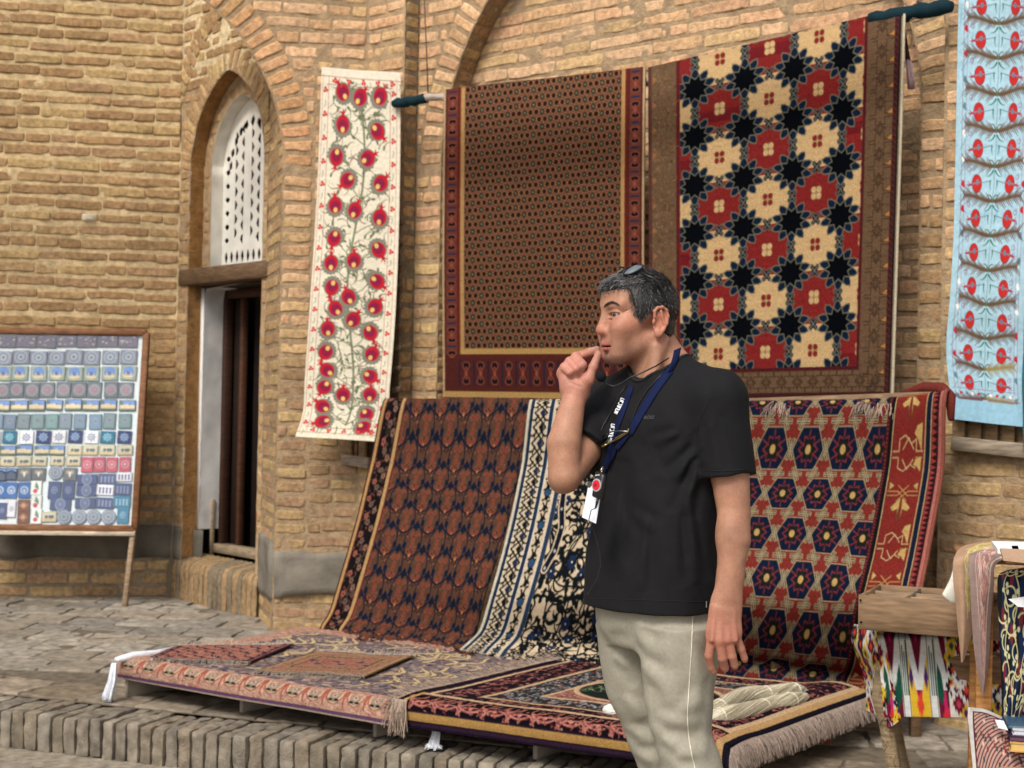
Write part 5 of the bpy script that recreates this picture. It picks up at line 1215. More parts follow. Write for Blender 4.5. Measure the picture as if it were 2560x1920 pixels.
# ---------------------------------------------------------------- organic shapes: blended distance fields turned into one continuous surface
def q_ell(c, r, R=None):
    c = np.array(c, float); r = np.array(r, float)
    def f(P):
        q = P-c
        if R is not None: q = q@R
        k0 = np.linalg.norm(q/r, axis=1); k1 = np.linalg.norm(q/(r*r), axis=1)+1e-9
        return np.where(k0 < .05, -r.min(), k0*(k0-1)/k1)
    return f
def q_cap(a, b, ra, rb):
    a = np.array(a, float); b = np.array(b, float); e = b-a; ee = e@e+1e-12
    def f(P):
        t = np.clip(((P-a)@e)/ee, 0, 1); return np.linalg.norm(P-a-t[:, None]*e, axis=1)-(ra+(rb-ra)*t)
    return f
def q_fcap(a, b, ra, rb, n, fl):                # capsule flattened along n by fl
    a = np.array(a, float); b = np.array(b, float); e = b-a; ee = e@e+1e-12; n = np.array(n, float)/np.linalg.norm(n)
    def f(P):
        t = np.clip(((P-a)@e)/ee, 0, 1); w_ = P-a-t[:, None]*e; c = (w_@n)[:, None]*n*(1/fl-1); return (np.linalg.norm(w_+c, axis=1)-(ra+(rb-ra)*t))*(.5+.5*fl)
    return f
def q_loft(secs, yaw, ex=2.3):                  # (z, cx, cy, a front-back, b side)
    S = np.array(sorted(secs, key=lambda s: s[0])); cF = np.array([-math.sin(yaw), -math.cos(yaw)]); cS = np.array([math.cos(yaw), -math.sin(yaw)])
    def f(P):
        z = np.clip(P[:, 2], S[0, 0], S[-1, 0]); v = herm(S[:, 0], S[:, 1:], z); dx = P[:, 0]-v[:, 0]; dy = P[:, 1]-v[:, 1]
        u = np.abs(dx*cF[0]+dy*cF[1]); w_ = np.abs(dx*cS[0]+dy*cS[1]); k = ((u/v[:, 2])**ex+(w_/v[:, 3])**ex)**(1/ex)
        d = (k-1)*np.minimum(v[:, 2], v[:, 3])*.92; dz = np.maximum(S[0, 0]-P[:, 2], P[:, 2]-S[-1, 0])
        return np.where(dz > 0, np.sqrt(np.maximum(d, 0)**2+dz**2), np.maximum(d, dz))
    return f
def smin(a, b, k):
    h = np.clip(.5+.5*(b-a)/k, 0, 1); return b*(1-h)+a*h-k*h*(1-h)
def smax(a, b, k): return -smin(-a, -b, k)
def field(ops):
    def f(P, cull=None):
        d = np.full(len(P), 1e3)
        for i, (op, g, k) in enumerate(ops):
            if cull is not None and not cull[i]: continue
            if op == 'd': d = d+g(P)
            else:
                v = g(P)
                d = smin(d, v, k) if op == '+' else (smax(d, -v, k) if op == '-' else smax(d, v, k))
        return d
    return f
def surf_nets(ops, lo, hi, h, B=20):
    """block-sparse surface nets of the field; returns vertices and quads"""
    f = field(ops); lo = np.array(lo, float); hi = np.array(hi, float); nb = np.ceil((hi-lo)/(h*B)).astype(int); K = 1 << 20
    half = h*B*.5*math.sqrt(3); VK, VP, QK = [], [], []
    key = lambda i, j, k: (i.astype(np.int64)*K+j)*K+k
    cen = np.array([[i, j, k] for i in range(nb[0]) for j in range(nb[1]) for k in range(nb[2])]); C = lo+(cen+.5)*h*B
    vals = [None if op == 'd' else g(C) for op, g, k in ops]; d0 = np.full(len(C), 1e3)
    for (op, g, k), v in zip(ops, vals):
        if op == '+': d0 = smin(d0, v, k)
        elif op == '&': d0 = smax(d0, v, k)
    sel = np.abs(d0) < half*1.35+.012
    # subtractive shapes may expose surface inside
    for (op, g, k), v in zip(ops, vals):
        if op == '-': sel |= (np.abs(v) < half*1.3) & (d0 < half*1.3)
    a = np.arange(B+1)
    for bi in np.where(sel)[0]:
        b0 = cen[bi]*B; I, J, L = np.meshgrid(a+b0[0], a+b0[1], a+b0[2], indexing='ij')
        P = lo+np.stack([I.ravel(), J.ravel(), L.ravel()], 1)*h
        cull = []
        for (op, g, k), v in zip(ops, vals): cull.append(True if (op == 'd' or op == '&') else (v[bi] < max(d0[bi], 0)*1.0+half*2.2+2*k+.02 if op == '+' else v[bi] < half*1.3+2*k))
        if not any(c for c, o in zip(cull, ops) if o[0] == '+'): continue
        D = f(P, cull).reshape(B+1, B+1, B+1); s = D < 0
        if s.all() or not s.any(): continue
        cnt = np.zeros((B, B, B)); acc = np.zeros((B, B, B, 3)); G = np.stack([I, J, L], -1).astype(float)
        for ax in range(3):
            A0 = [slice(None)]*3; A1 = [slice(None)]*3; A0[ax] = slice(0, -1); A1[ax] = slice(1, None); A0, A1 = tuple(A0), tuple(A1)
            d_0, d_1 = D[A0], D[A1]; cr = (d_0 < 0) != (d_1 < 0); t = np.where(cr, d_0/(d_0-d_1+1e-20), 0); pt = G[A0].copy(); pt[..., ax] += t
            o = [x for x in range(3) if x != ax]
            for u in (0, 1):
                for v in (0, 1):
                    sl = [slice(None)]*3; sl[o[0]] = slice(u, u+B); sl[o[1]] = slice(v, v+B); sl = tuple(sl)
                    cnt += cr[sl]; acc += pt[sl]*cr[sl][..., None]
            # faces for edges whose four cells exist (global keys)
            ii = np.argwhere(cr[tuple(slice(0, B) for _ in range(3))]); 
            if len(ii):
                g_ = ii+b0; q = []
                for (u, v) in ((0, 0), (-1, 0), (-1, -1), (0, -1)):
                    c = g_.copy(); c[:, o[0]] += u; c[:, o[1]] += v; q.append(key(c[:, 0]+4, c[:, 1]+4, c[:, 2]+4))
                q = np.stack(q, 1); flip = (d_0[tuple(ii.T)] < 0); 
                if ax == 1: flip = ~flip
                q[flip] = q[flip][:, ::-1]; QK.append(q)
        m = cnt > 0; c = np.argwhere(m)+b0; VK.append(key(c[:, 0]+4, c[:, 1]+4, c[:, 2]+4)); VP.append(lo+acc[m]/cnt[m][:, None]*h)
    VK = np.concatenate(VK); VP = np.concatenate(VP); QK = np.concatenate(QK); uq, ix = np.unique(VK, return_index=True); V = VP[ix]
    p = np.searchsorted(uq, QK); p = np.clip(p, 0, len(uq)-1); ok = (uq[p] == QK).all(1)
    F = p[ok][:, ::-1]; used = np.unique(F); rm = np.full(len(V), -1); rm[used] = np.arange(len(used)); return V[used], rm[F]
MD = 3.47
def Mp(px, py, dy=0.): return PD(px, py, MD+dy) if False else (lambda p: p)(PD(px, py, MD)+np.array([0, dy, 0])*1.0+np.array([(PD(px, py, MD)[0])/MD*dy, 0, (PD(px, py, MD)[2]-CAMZ)/MD*dy]))
# head frame
HC = Mp(1602, 795, 0.)
YAW = math.radians(70); hF = np.array([-math.sin(YAW), -math.cos(YAW), 0]); hS = np.array([math.cos(YAW), -math.sin(YAW), 0]); hU = np.array([0, 0, 1.])
HR = np.stack([hF, hS, hU], 1)
def Hp(a, b, c): return HC+hF*a+hS*b+hU*c
def hell(c, r, rot=None):
    R = HR if rot is None else HR@rot
    return q_ell(Hp(*c), r, R)
def hcap(a, b, ra, rb): return q_cap(Hp(*a), Hp(*b), ra, rb)
def rotm(ax, deg):
    return np.array(Matrix.Rotation(math.radians(deg), 3, ax))
H = []
A = lambda g, k=.012: H.append(('+', g, k))
S = lambda g, k=.004: H.append(('-', g, k))
A(hell((.004, 0, .032), (.086, .073, .069))); A(hell((.052, 0, .045), (.044, .058, .046)), .02)
A(hell((.042, 0, -.020), (.048, .058, .066)), .02); A(hell((.026, 0, -.058), (.052, .055, .046)), .02)
A(hell((.066, 0, -.092), (.0205, .024, .021)), .018)
for s in (-1, 1):
    A(hcap((-.014, s*.052, -.046), (.062, s*.020, -.095), .014, .015), .02)
    A(hell((.054, s*.040, -.018), (.030, .023, .024)), .018)
    A(hcap((.089, s*.012, .024), (.072, s*.047, .026), .0095, .009), .014)
    S(hell((.098, s*.031, .004), (.0150, .019, .0125)), .010)
    A(hell((.0755, s*.031, .004), (.0138, .0165, .0138)), .004)
    A(hcap((.0868, s*.017, .0085), (.0800, s*.045, .0085), .0028, .0026), .004)
    A(hcap((.0868, s*.018, -.0035), (.0800, s*.044, -.0030), .0024, .0024), .005)
    S(hell((.0870, s*.0330, .0030), (.0155, .0205, .0056)), .0022)
    A(hell((.0885, s*.0150, -.0370), (.0125, .0080, .0095)), .006)
    A(hcap((.072, s*.040, -.032), (.070, s*.030, -.085), .020, .016), .02)
    S(hcap((.0895, s*.023, -.036), (.081, s*.034, -.060), .0010, .0006), .007)
    A(hcap((.0905, s*.004, -.0655), (.0770, s*.0285, -.0705), .0058, .0024), .007)
    A(hcap((.0880, s*.0, -.0770), (.0750, s*.0270, -.0725), .0064, .0026), .007)
    S(hell((.0965, s*.0085, -.0475), (.0055, .0036, .0034)), .003)
A(hcap((.088, 0, .014), (.1000, 0, -.026), .0095, .0115), .012); A(hell((.1005, 0, -.0335), (.0125, .0130, .0115)), .008)
A(hell((.074, 0, -.056), (.0235, .030, .020)), .012)
S(hcap((.1030, 0, -.050), (.0990, 0, -.060), .0016, .0020), .004)
S(hell((.090, 0, -.0712), (.0150, .0270, .0019)), .0025); S(hell((.093, 0, -.0865), (.006, .016, .003)), .008)
# fine lines: forehead, crow's feet, neck
for u_ in (.040, .049): S(hcap((.094, .0, u_), (.078, .040, u_+.002), .0007, .0004), .005)
for s in (-1, 1):
    for k_ in (-1, 0, 1): S(hcap((.0705, s*.050, .004+k_*.004), (.058, s*.0575, .004+k_*.010), .0006, .0003), .004)
    S(hcap((.088, s*.018, -.0085), (.0805, s*.040, -.0105), .0007, .0005), .005)
S(q_cap(Mp(1588, 925, -.055), Mp(1655, 905, -.062), .0009, .0006), .007); S(q_cap(Mp(1600, 945, -.058), Mp(1672, 905, -.06), .0009, .0006), .007)
# ears
for s in (-1, 1):
    A(hell((-.014, s*.0755, -.012), (.018, .0055, .032), rotm('Y', -8)), .006)
    E_ = [(.003, -.002), (.0035, .012), (-.004, .0200), (-.016, .0220), (-.027, .015), (-.031, .001), (-.028, -.016), (-.020, -.031), (-.012, -.042)]
    for (a, b), (c, d) in zip(E_[:-1], E_[1:]): A(hcap((a, s*.0825, b), (c, s*.0835, d), .0036, .0036), .0035)
    S(hell((-.010, s*.088, -.012), (.0125, .010, .0165), rotm('Y', -8)), .004); S(hell((-.019, s*.0885, .008), (.0085, .0060, .010)), .004)
    A(hcap((-.013, s*.082, .012), (-.023, s*.0825, -.016), .0036, .0036), .004); A(hell((-.0085, s*.080, -.040), (.0095, .0062, .0115)), .005)
    A(hell((.0035, s*.0800, -.0125), (.0040, .0045, .0070)), .004); S(hell((-.004, s*.086, -.014), (.0045, .008, .006)), .003)
# neck and shoulders (mostly under the shirt)
A(q_cap(Mp(1624, 858, .012), Mp(1652, 985, .01), .057, .064), .022)
A(q_cap(Mp(1662, 850, -.045), Mp(1602, 985, -.06), .010, .012), .018); A(q_cap(Mp(1640, 870, -.055), Mp(1640, 985, -.07), .008, .012), .02)
A(q_cap(Mp(1660, 880, .02), Mp(1760, 985, -.08), .034, .045), .035); A(q_cap(Mp(1640, 920, .03), Mp(1545, 1000, .11), .034, .045), .035)
A(q_loft([(PD(0, y, MD)[2] if False else Mp(1650, y)[2], Mp(cx, y)[0], MD, a, b) for y, cx, a, b in ((975, 1650, .06, .13), (1060, 1650, .085, .155), (1300, 1643, .10, .14), (1500, 1635, .10, .14))], math.radians(48)), .03)
# left arm, hanging
sh = Mp(1792, 1005, -.13); el = Mp(1835, 1285, -.16); wr = Mp(1818, 1492, -.185)
A(q_cap(sh, Mp(1824, 1180, -.15), .054, .0445), .03); A(q_cap(Mp(1824, 1180, -.15), el, .0445, .0370), .004); A(q_cap(el, Mp(1835, 1350, -.170), .0370, .0365), .004); A(q_cap(Mp(1835, 1350, -.170), wr, .0365, .0245), .004); A(q_ell(Mp(1826, 1335, -.175), (.033, .03, .055)), .014)
A(q_fcap(Mp(1828, 1440, -.18), Mp(1814, 1520, -.188), .029, .031, (0, 1, 0), .70), .012)
A(q_fcap(Mp(1815, 1510, -.188), Mp(1810, 1575, -.190), .033, .0405, (0, 1, 0), .42), .014)
for pts, rs_ in (((Mp(1789, 1530, -.186), Mp(1779, 1598, -.192), Mp(1772, 1640, -.188), Mp(1778, 1668, -.178), Mp(1783, 1678, -.174)), (.0095, .0112, .0100, .0088, .0078)),
                 ((Mp(1805, 1530, -.190), Mp(1800, 1606, -.200), Mp(1806, 1645, -.194), Mp(1812, 1668, -.180), Mp(1813, 1672, -.176)), (.0095, .0114, .0104, .0092, .0082)),
                 ((Mp(1819, 1530, -.190), Mp(1821, 1600, -.198), Mp(1830, 1640, -.192), Mp(1836, 1662, -.182), Mp(1837, 1666, -.178)), (.0092, .0108, .0100, .0088, .0078)),
                 ((Mp(1832, 1530, -.186), Mp(1840, 1588, -.190), Mp(1853, 1622, -.184), Mp(1861, 1645, -.176), Mp(1862, 1650, -.174)), (.0085, .0096, .0086, .0078, .0070))):
    for i in range(4): A(q_cap(pts[i], pts[i+1], rs_[i], rs_[i+1]), .0025 if i else .010)
for x in (1788, 1803, 1820): S(q_cap(Mp(x, 1616, -.215), Mp(x+4, 1650, -.215), .002, .003), .004)
for x, y in ((1776, 1640), (1806, 1646), (1829, 1640), (1849, 1624)): None
for a, b in ((1790, 1780), (1806, 1801), (1822, 1822), (1833, 1840)): A(q_cap(Mp(a-2, 1520, -.200), Mp(b, 1600, -.2065), .0028, .0045), .010)
A(q_cap(Mp(1806, 1520, -.203), Mp(1812, 1575, -.206), .0016, .0016), .004); A(q_cap(Mp(1822, 1530, -.203), Mp(1826, 1570, -.204), .0016, .0016), .004)
A(q_cap(Mp(1792, 1535, -.17), Mp(1777, 1590, -.15), .016, .012), .014); A(q_cap(Mp(1777, 1590, -.15), Mp(1775, 1632, -.142), .0115, .0095), .006)
# right arm, raised, hand pinched in front of the mouth
rsh = Mp(1540, 1010, .12); rel = Mp(1412, 1192, -.10); rwr = Mp(1437, 985, -.035)
A(q_cap(rsh, rel, .050, .0375), .03); A(q_cap(rel, Mp(1410, 1110, -.090), .0365, .0395), .006); A(q_cap(Mp(1410, 1110, -.090), rwr, .0395, .0262), .005)
A(q_cap(Mp(1404, 1180, -.09), Mp(1402, 1204, -.085), .026, .026), .012)
A(q_cap(Mp(1437, 990, -.034), Mp(1436, 960, -.034), .0262, .0275), .012)
W_ = Mp
A(q_fcap(W_(1434, 972, -.033), W_(1417, 934, -.020), .030, .0215, (.2, 1, .1), .62), .012); A(q_fcap(W_(1442, 972, -.034), W_(1437, 922, -.016), .030, .024, (.2, 1, .1), .66), .012)
A(q_cap(W_(1444, 976, -.040), W_(1470, 948, -.052), .0200, .0150), .014)            # thenar
A(q_cap(W_(1470, 950, -.052), W_(1483, 918, -.052), .0142, .0102), .008); A(q_cap(W_(1483, 918, -.052), W_(1496, 886, -.046), .0106, .0085), .005)
A(q_cap(W_(1420, 968, -.040), W_(1409, 932, -.034), .0170, .0130), .014)              # hypothenar
def finger(P, R, k0=.010):
    for i in range(len(P)-1): A(q_cap(P[i], P[i+1], R[i], R[i+1]), k0 if i == 0 else .004)
finger([W_(1430, 925, -.010), W_(1453, 889, -.022), W_(1476, 880, -.036), W_(1492, 873, -.042)], [.0120, .0112, .0100, .0082])
finger([W_(1421, 926, -.012), W_(1440, 892, -.032), W_(1456, 912, -.058), W_(1448, 930, -.052)], [.0120, .0112, .0105, .0088])
finger([W_(1412, 930, -.016), W_(1424, 904, -.040), W_(1440, 922, -.064), W_(1440, 938, -.054)], [.0115, .0108, .0098, .0084])
finger([W_(1405, 936, -.022), W_(1410, 918, -.044), W_(1424, 931, -.062), W_(1430, 942, -.052)], [.0105, .0096, .0088, .0076])
S(q_cap(W_(1424, 956, -.062), W_(1452, 968, -.066), .0010, .0010), .004); S(q_cap(W_(1448, 945, -.060), W_(1462, 972, -.072), .0010, .0010), .004)
V, F = surf_nets(H, Mp(1340, 1720, -.3)-.02, np.array([Mp(1900, 650, .3)[0], MD+.28, Mp(1600, 660)[2]+.03]), .0021)
# skin colours: flush, lips, lashes, stubble, spots; nostrils and mouth slit painted dark as shade
def gauss(P, c, s): return np.exp(-((P-c)**2).sum(1)/(2*s*s))
def skin_cols(V):
    base = lin((180, 132, 107))*.86; C = np.zeros((len(V), 3))+base
    def mixc(w_, c): 
        nonlocal C; w_ = np.clip(w_, 0, 1)[:, None]; C = C*(1-w_)+lin(c)*w_
    q = (V-HC)@HR; hz = V[:, 2] > Mp(0, 1000)[2]
    head = (np.abs(q[:, 0]) < .13) & (q[:, 2] > -.13) & (np.abs(q[:, 1]) < .1)
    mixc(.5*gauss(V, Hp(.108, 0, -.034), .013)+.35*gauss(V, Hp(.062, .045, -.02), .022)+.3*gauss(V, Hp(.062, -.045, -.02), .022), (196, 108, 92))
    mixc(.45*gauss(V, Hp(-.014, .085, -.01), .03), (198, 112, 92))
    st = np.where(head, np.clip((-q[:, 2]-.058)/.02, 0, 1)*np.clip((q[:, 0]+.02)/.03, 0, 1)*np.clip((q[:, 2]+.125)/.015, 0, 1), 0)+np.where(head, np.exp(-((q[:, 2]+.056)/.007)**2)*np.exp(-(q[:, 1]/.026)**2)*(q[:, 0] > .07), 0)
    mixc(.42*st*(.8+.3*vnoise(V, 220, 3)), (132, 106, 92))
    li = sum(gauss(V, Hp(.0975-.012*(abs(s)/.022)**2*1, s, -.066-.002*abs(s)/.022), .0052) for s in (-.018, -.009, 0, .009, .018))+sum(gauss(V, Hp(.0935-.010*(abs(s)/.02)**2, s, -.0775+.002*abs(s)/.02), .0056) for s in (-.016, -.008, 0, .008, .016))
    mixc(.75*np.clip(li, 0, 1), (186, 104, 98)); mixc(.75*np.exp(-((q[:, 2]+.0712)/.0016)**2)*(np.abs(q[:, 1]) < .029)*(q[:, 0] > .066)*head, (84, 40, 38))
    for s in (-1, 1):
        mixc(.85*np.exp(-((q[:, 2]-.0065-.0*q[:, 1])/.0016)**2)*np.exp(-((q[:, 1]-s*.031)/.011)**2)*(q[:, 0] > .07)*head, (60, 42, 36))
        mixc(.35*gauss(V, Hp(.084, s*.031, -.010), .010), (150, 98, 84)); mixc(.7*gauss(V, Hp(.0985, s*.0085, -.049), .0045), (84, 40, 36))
    hand1 = gauss(V, Mp(1445, 925, -.03), .055); hand2 = gauss(V, Mp(1812, 1610, -.19), .075); mixc(.55*hand1+.0, (206, 132, 122)); mixc(.6*hand2, (178, 112, 96))
    for c in ((1776, 1604, -.2), (1801, 1610, -.2), (1822, 1606, -.2), (1842, 1592, -.19)): mixc(.35*gauss(V, Mp(*c), .010), (168, 88, 78))
    rg = np.random.default_rng(5)
    for _ in range(60):
        p = Hp(.02+rg.uniform(0, .07), .072*rg.uniform(.5, 1), rg.uniform(-.07, .06)); mixc(.3*gauss(V, p, .0022), (150, 88, 70))
    
    rg = np.random.default_rng(15)
    for k in range(90):                 # freckles and sun spots on the forearms
        j = rg.integers(len(V)); 
        if q[j, 2] < -.13: mixc(.35*gauss(V, V[j], .0016), (130, 76, 58))
    mixc(.10*np.clip(vnoise(V, 120, 31)*2, 0, 1), (150, 84, 72)); mixc(.10*np.clip(vnoise(V, 40, 33)*2, 0, 1), (214, 168, 132))
    C *= (1+.09*vnoise(V, 60, 4)[:, None]+.10*vnoise(V, 18, 8)[:, None]+.04*vnoise(V, 200, 9)[:, None]); C[:, 0] *= 1+.03*vnoise(V, 90, 12); return C
def skinmat():
    m = mat_make('skin', vc=True, rough=.52, nscale=300, namt=.14, bump=.35, bscale=520, bdist=.0010, spec=.34, sss=.08); return m
M['skin'] = skinmat()
M['eye'] = mat_make('eyeball', vc=True, rough=.12, nscale=10, namt=.02, bump=0, spec=.6)
M['hair'] = mat_make('hair', vc=True, rough=.45, nscale=120, namt=.25, bump=0, spec=.4)
MAN = thing('person', Mp(1720, 2530, 0)*np.array([1, 1, 0]), 'greying man in black t-shirt and beige trousers holding pinched fingers by his mouth', 'person')
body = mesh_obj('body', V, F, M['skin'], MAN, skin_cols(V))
for s in (-1, 1):
    q = MB(); c = Hp(.0748, s*.0305, .0032); fw = hF*.86+np.array([.06, -.40, 0])+np.array([0, 0, -.04]); fw /= np.linalg.norm(fw); e1_ = np.cross(fw, [0, 0, 1.]); e1_ /= np.linalg.norm(e1_); e2_ = np.cross(e1_, fw)
    u, v = np.meshgrid(np.linspace(0, 2*math.pi, 40), np.r_[np.linspace(0, .7, 22), np.linspace(.8, 3.1, 14)]); P = c+.0122*(np.cos(v)[..., None]*fw+(np.sin(v)*np.cos(u))[..., None]*e1_+(np.sin(v)*np.sin(u))[..., None]*e2_)
    cc = np.where((v < .20)[..., None], lin((12, 10, 10)), np.where((v < .50)[..., None], lin((78, 62, 46)), lin((170, 156, 148)))); q.grid(P, cc.reshape(-1, 3)); q.build('eye', M['eye'], MAN)
# eyebrows
fHd = field(H); q = MB(); rg = np.random.default_rng(8)
for s in (-1, 1):
    n = 330; t = rg.uniform(0, 1, n); w_ = .0042*(1-t*.8)*np.clip(t*5, .35, 1); cz = .0205+.0125*np.sin(math.pi*.80*t)-.003*t+rg.uniform(-1, 1, n)*w_
    P0 = HC+HR.dot(np.stack([.104-.02*t, s*(.011+.040*t), cz])).T; dv = -(hF*.9+hS*s*.45); dv /= np.linalg.norm(dv)
    P0 = P0-dv*.02
    for _ in range(30): P0 = P0+dv*np.clip(fHd(P0), -.01, .02)[:, None]*.8
    for i in range(n):
        d = -hF*.35+hS*s*.85+hU*(.40-.75*t[i])+rg.normal(0, .14, 3); d /= np.linalg.norm(d); p = P0[i]-dv*.0004
        q.tube([p, p+d*.0035-dv*.0008, p+d*.0065-dv*.0004], [.00050, .00042, .0001], 3, lin((74, 60, 54))*rg.uniform(.5, 1.6), cap=False)
q.build('eyebrows', M['hair'], MAN)
# ---- hair: a fitted cap plus thousands of short strands
HP = [(.106, .052), (.090, .060), (.058, .062), (.050, .034), (.040, .002), (.026, -.008), (.020, .002), (.010, .018), (-.012, .030), (-.032, .022), (-.038, -.022), (-.040, -.058), (-.13, -.062), (-.13, .16), (.13, .16), (.13, .05)]
def hair_in(f, u):
    ins = np.zeros(len(f), bool)
    for a, b in zip(HP, HP[1:]+HP[:1]):
        if a[1] != b[1]: ins ^= ((a[1] > u) != (b[1] > u)) & (f < (b[0]-a[0])*(u-a[1])/(b[1]-a[1])+a[0])
    return ins
def cap_r(th_, ph):                       # ray from the head centre: distance to scalp ellipsoids
    d = np.stack([np.cos(ph)*np.cos(th_), np.cos(ph)*np.sin(th_), np.sin(ph)], 1); best = 0
    for c, r in (((.004, 0, .032), (.086, .073, .069)), ((.052, 0, .045), (.044, .058, .046)), ((.0, 0, -.015), (.077, .066, .062))):
        o = (np.array([0, 0, .02])-np.array(c))/np.array(r); dd = d/np.array(r); b = (dd*o).sum(1); a = (dd*dd).sum(1); cc = (o*o).sum()-1; disc = b*b-a*cc; t = np.where(disc > 0, (-b+np.sqrt(np.maximum(disc, 0)))/a, 0); best = np.maximum(best, t)
    return d, best
th_, ph = np.meshgrid(np.linspace(0, 2*math.pi, 220), np.linspace(-.95, math.pi/2, 110)); d, t = cap_r(th_.ravel(), ph.ravel()); pos = np.array([0, 0, .02])+d*t[:, None]
ins = hair_in(pos[:, 0], pos[:, 2]); dep = np.where(ins, .0, 1)
# soft thickness: shrink near the hairline
pm = ins.reshape(th_.shape).astype(float)
for _ in range(5): pm = (pm+np.roll(pm, 1, 1)+np.roll(pm, -1, 1)+np.vstack([pm[:1], pm[:-1]])+np.vstack([pm[1:], pm[-1:]]))/5
th_k = (-.004+.0135*np.clip(pm*1.25-.25, 0, 1)).ravel()*np.where(pos[:, 2] < .0, .75, 1); th_k += np.where(pos[:, 2] > .075, .002, 0)
pw_ = pos+d*th_k[:, None]; W3 = HC+pw_@HR.T; pmf = pm.ravel()
def hcol(p, rg=None):
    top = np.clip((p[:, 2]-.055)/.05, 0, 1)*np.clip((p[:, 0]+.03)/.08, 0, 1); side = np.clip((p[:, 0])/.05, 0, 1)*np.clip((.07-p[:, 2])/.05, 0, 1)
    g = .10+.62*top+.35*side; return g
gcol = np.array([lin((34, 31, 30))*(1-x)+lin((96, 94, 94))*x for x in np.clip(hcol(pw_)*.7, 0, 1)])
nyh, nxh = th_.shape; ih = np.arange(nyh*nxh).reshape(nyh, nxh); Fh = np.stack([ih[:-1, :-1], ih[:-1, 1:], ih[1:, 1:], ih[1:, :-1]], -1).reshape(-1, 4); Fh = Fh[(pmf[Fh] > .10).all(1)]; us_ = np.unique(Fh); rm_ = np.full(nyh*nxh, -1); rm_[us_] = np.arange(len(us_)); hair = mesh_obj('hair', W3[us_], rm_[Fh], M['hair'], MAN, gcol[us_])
q = MB(); rg = np.random.default_rng(21); n = 15000; T_ = rg.uniform(0, 2*math.pi, n); Z_ = rg.uniform(-.8, 1, n); Ph = np.arcsin(np.clip(Z_, -1, 1)); d, t = cap_r(T_, Ph); pos = np.array([0, 0, .02])+d*t[:, None]; ok = hair_in(pos[:, 0]+rg.normal(0, .003, n), pos[:, 2]+rg.normal(0, .003, n)); d, pos = d[ok], pos[ok]; gg = hcol(pos)
for dd_, p, g in zip(d, pos, gg):
    top = np.clip((p[2]-.05)/.04, 0, 1); flow = np.array([.9*top-.35*(1-top), .25*rg.normal(), -.9*(1-top)+.05]); flow[0] += .5 if (p[2] < .06 and p[0] > .02) else 0; flow = flow-dd_*np.dot(flow, dd_); flow /= np.linalg.norm(flow)+1e-9
    L = (.018*top+.011*(1-top))*rg.uniform(.7, 1.2); h0 = .003+.0045*top; f2_ = flow+rg.normal(0, .20, 3)
    P = [p+dd_*h0, p+dd_*(h0+.0048+.003*top)+f2_*L*.35, p+dd_*(h0+.0050+.0014*top*rg.uniform(.2, 1.6))+f2_*L*.95]
    gr = rg.random() < g*.85+.06; c = lin((124, 124, 126)) if gr else lin((30, 28, 28)); q.tube([HC+HR@x for x in P], [.00055, .0005, .0002], 3, c*rg.uniform(.55, 1.45), cap=False)
q.build('hair_strands', M['hair'], hair)
# ---- t-shirt
def creases(lst, amp, wd):
    L_ = [(Mp(*a), Mp(*b), r/.008) for a, b, r in lst]
    def f(P):
        o = np.zeros(len(P))
        for a, b, k in L_:
            e = b-a; t = ((P-a)@e)/(e@e); tc = np.clip(t, 0, 1); dd = np.linalg.norm((P-a-tc[:, None]*e)*np.array([1, .25, 1]), axis=1); wv = wd*(.6+.6*tc)
            env = np.clip(tc*(1-tc)*4, 0, 1)**.6; o += k*amp*env*(-np.exp(-(dd/wv)**2)+.75*np.exp(-((dd-1.7*wv)/wv)**2))
        return o
    return f
def sleeve(a, b, ra, rb, e, ax, ia, ib, ria, rib):
    g1 = q_cap(a, b, ra, rb); g2 = q_cap(ia, ib, ria, rib)
    return lambda P: smax(smax(g1(P), (P-e)@ax, .003), -g2(P), .002)
TS = []
A = lambda g, k=.02: TS.append(('+', g, k)); S = lambda g, k=.006: TS.append(('-', g, k))
BY = math.radians(48)
def sec(y, cx, b, a, dy=0): p = Mp(cx, y, dy); return (p[2], p[0], p[1], a, b)
A(q_loft([sec(905, 1660, .060, .055, .01), sec(938, 1658, .115, .075), sec(975, 1655, .165, .092), sec(1040, 1650, .180, .112), sec(1150, 1650, .174, .118), sec(1300, 1646, .170, .132), sec(1400, 1636, .170, .138), sec(1490, 1629, .170, .138), sec(1545, 1627, .170, .138)], BY))
A(q_cap(Mp(1665, 925, .0), Mp(1790, 990, -.125), .045, .058), .05); A(q_cap(Mp(1645, 935, .02), Mp(1530, 1005, .12), .045, .055), .05)
lsl = (Mp(1794, 1000, -.13), Mp(1822, 1235, -.150)); ls_e = Mp(1810, 1193, -.15); ax_ = lsl[1]-lsl[0]; ax_ /= np.linalg.norm(ax_); A(sleeve(*lsl, .064, .0655, ls_e, ax_, lsl[0]+ax_*.12, lsl[1]+ax_*.05, .046, .0625), .030)
rsl = (Mp(1532, 1012, .125), Mp(1440, 1150, -.05)); ax2 = rsl[1]-rsl[0]; ax2 /= np.linalg.norm(ax2); rs_e = Mp(1460, 1135, -.02); A(sleeve(*rsl, .058, .066, rs_e, ax2, rsl[0]+ax2*.10, rsl[1]+ax2*.05, .044, .062), .030)
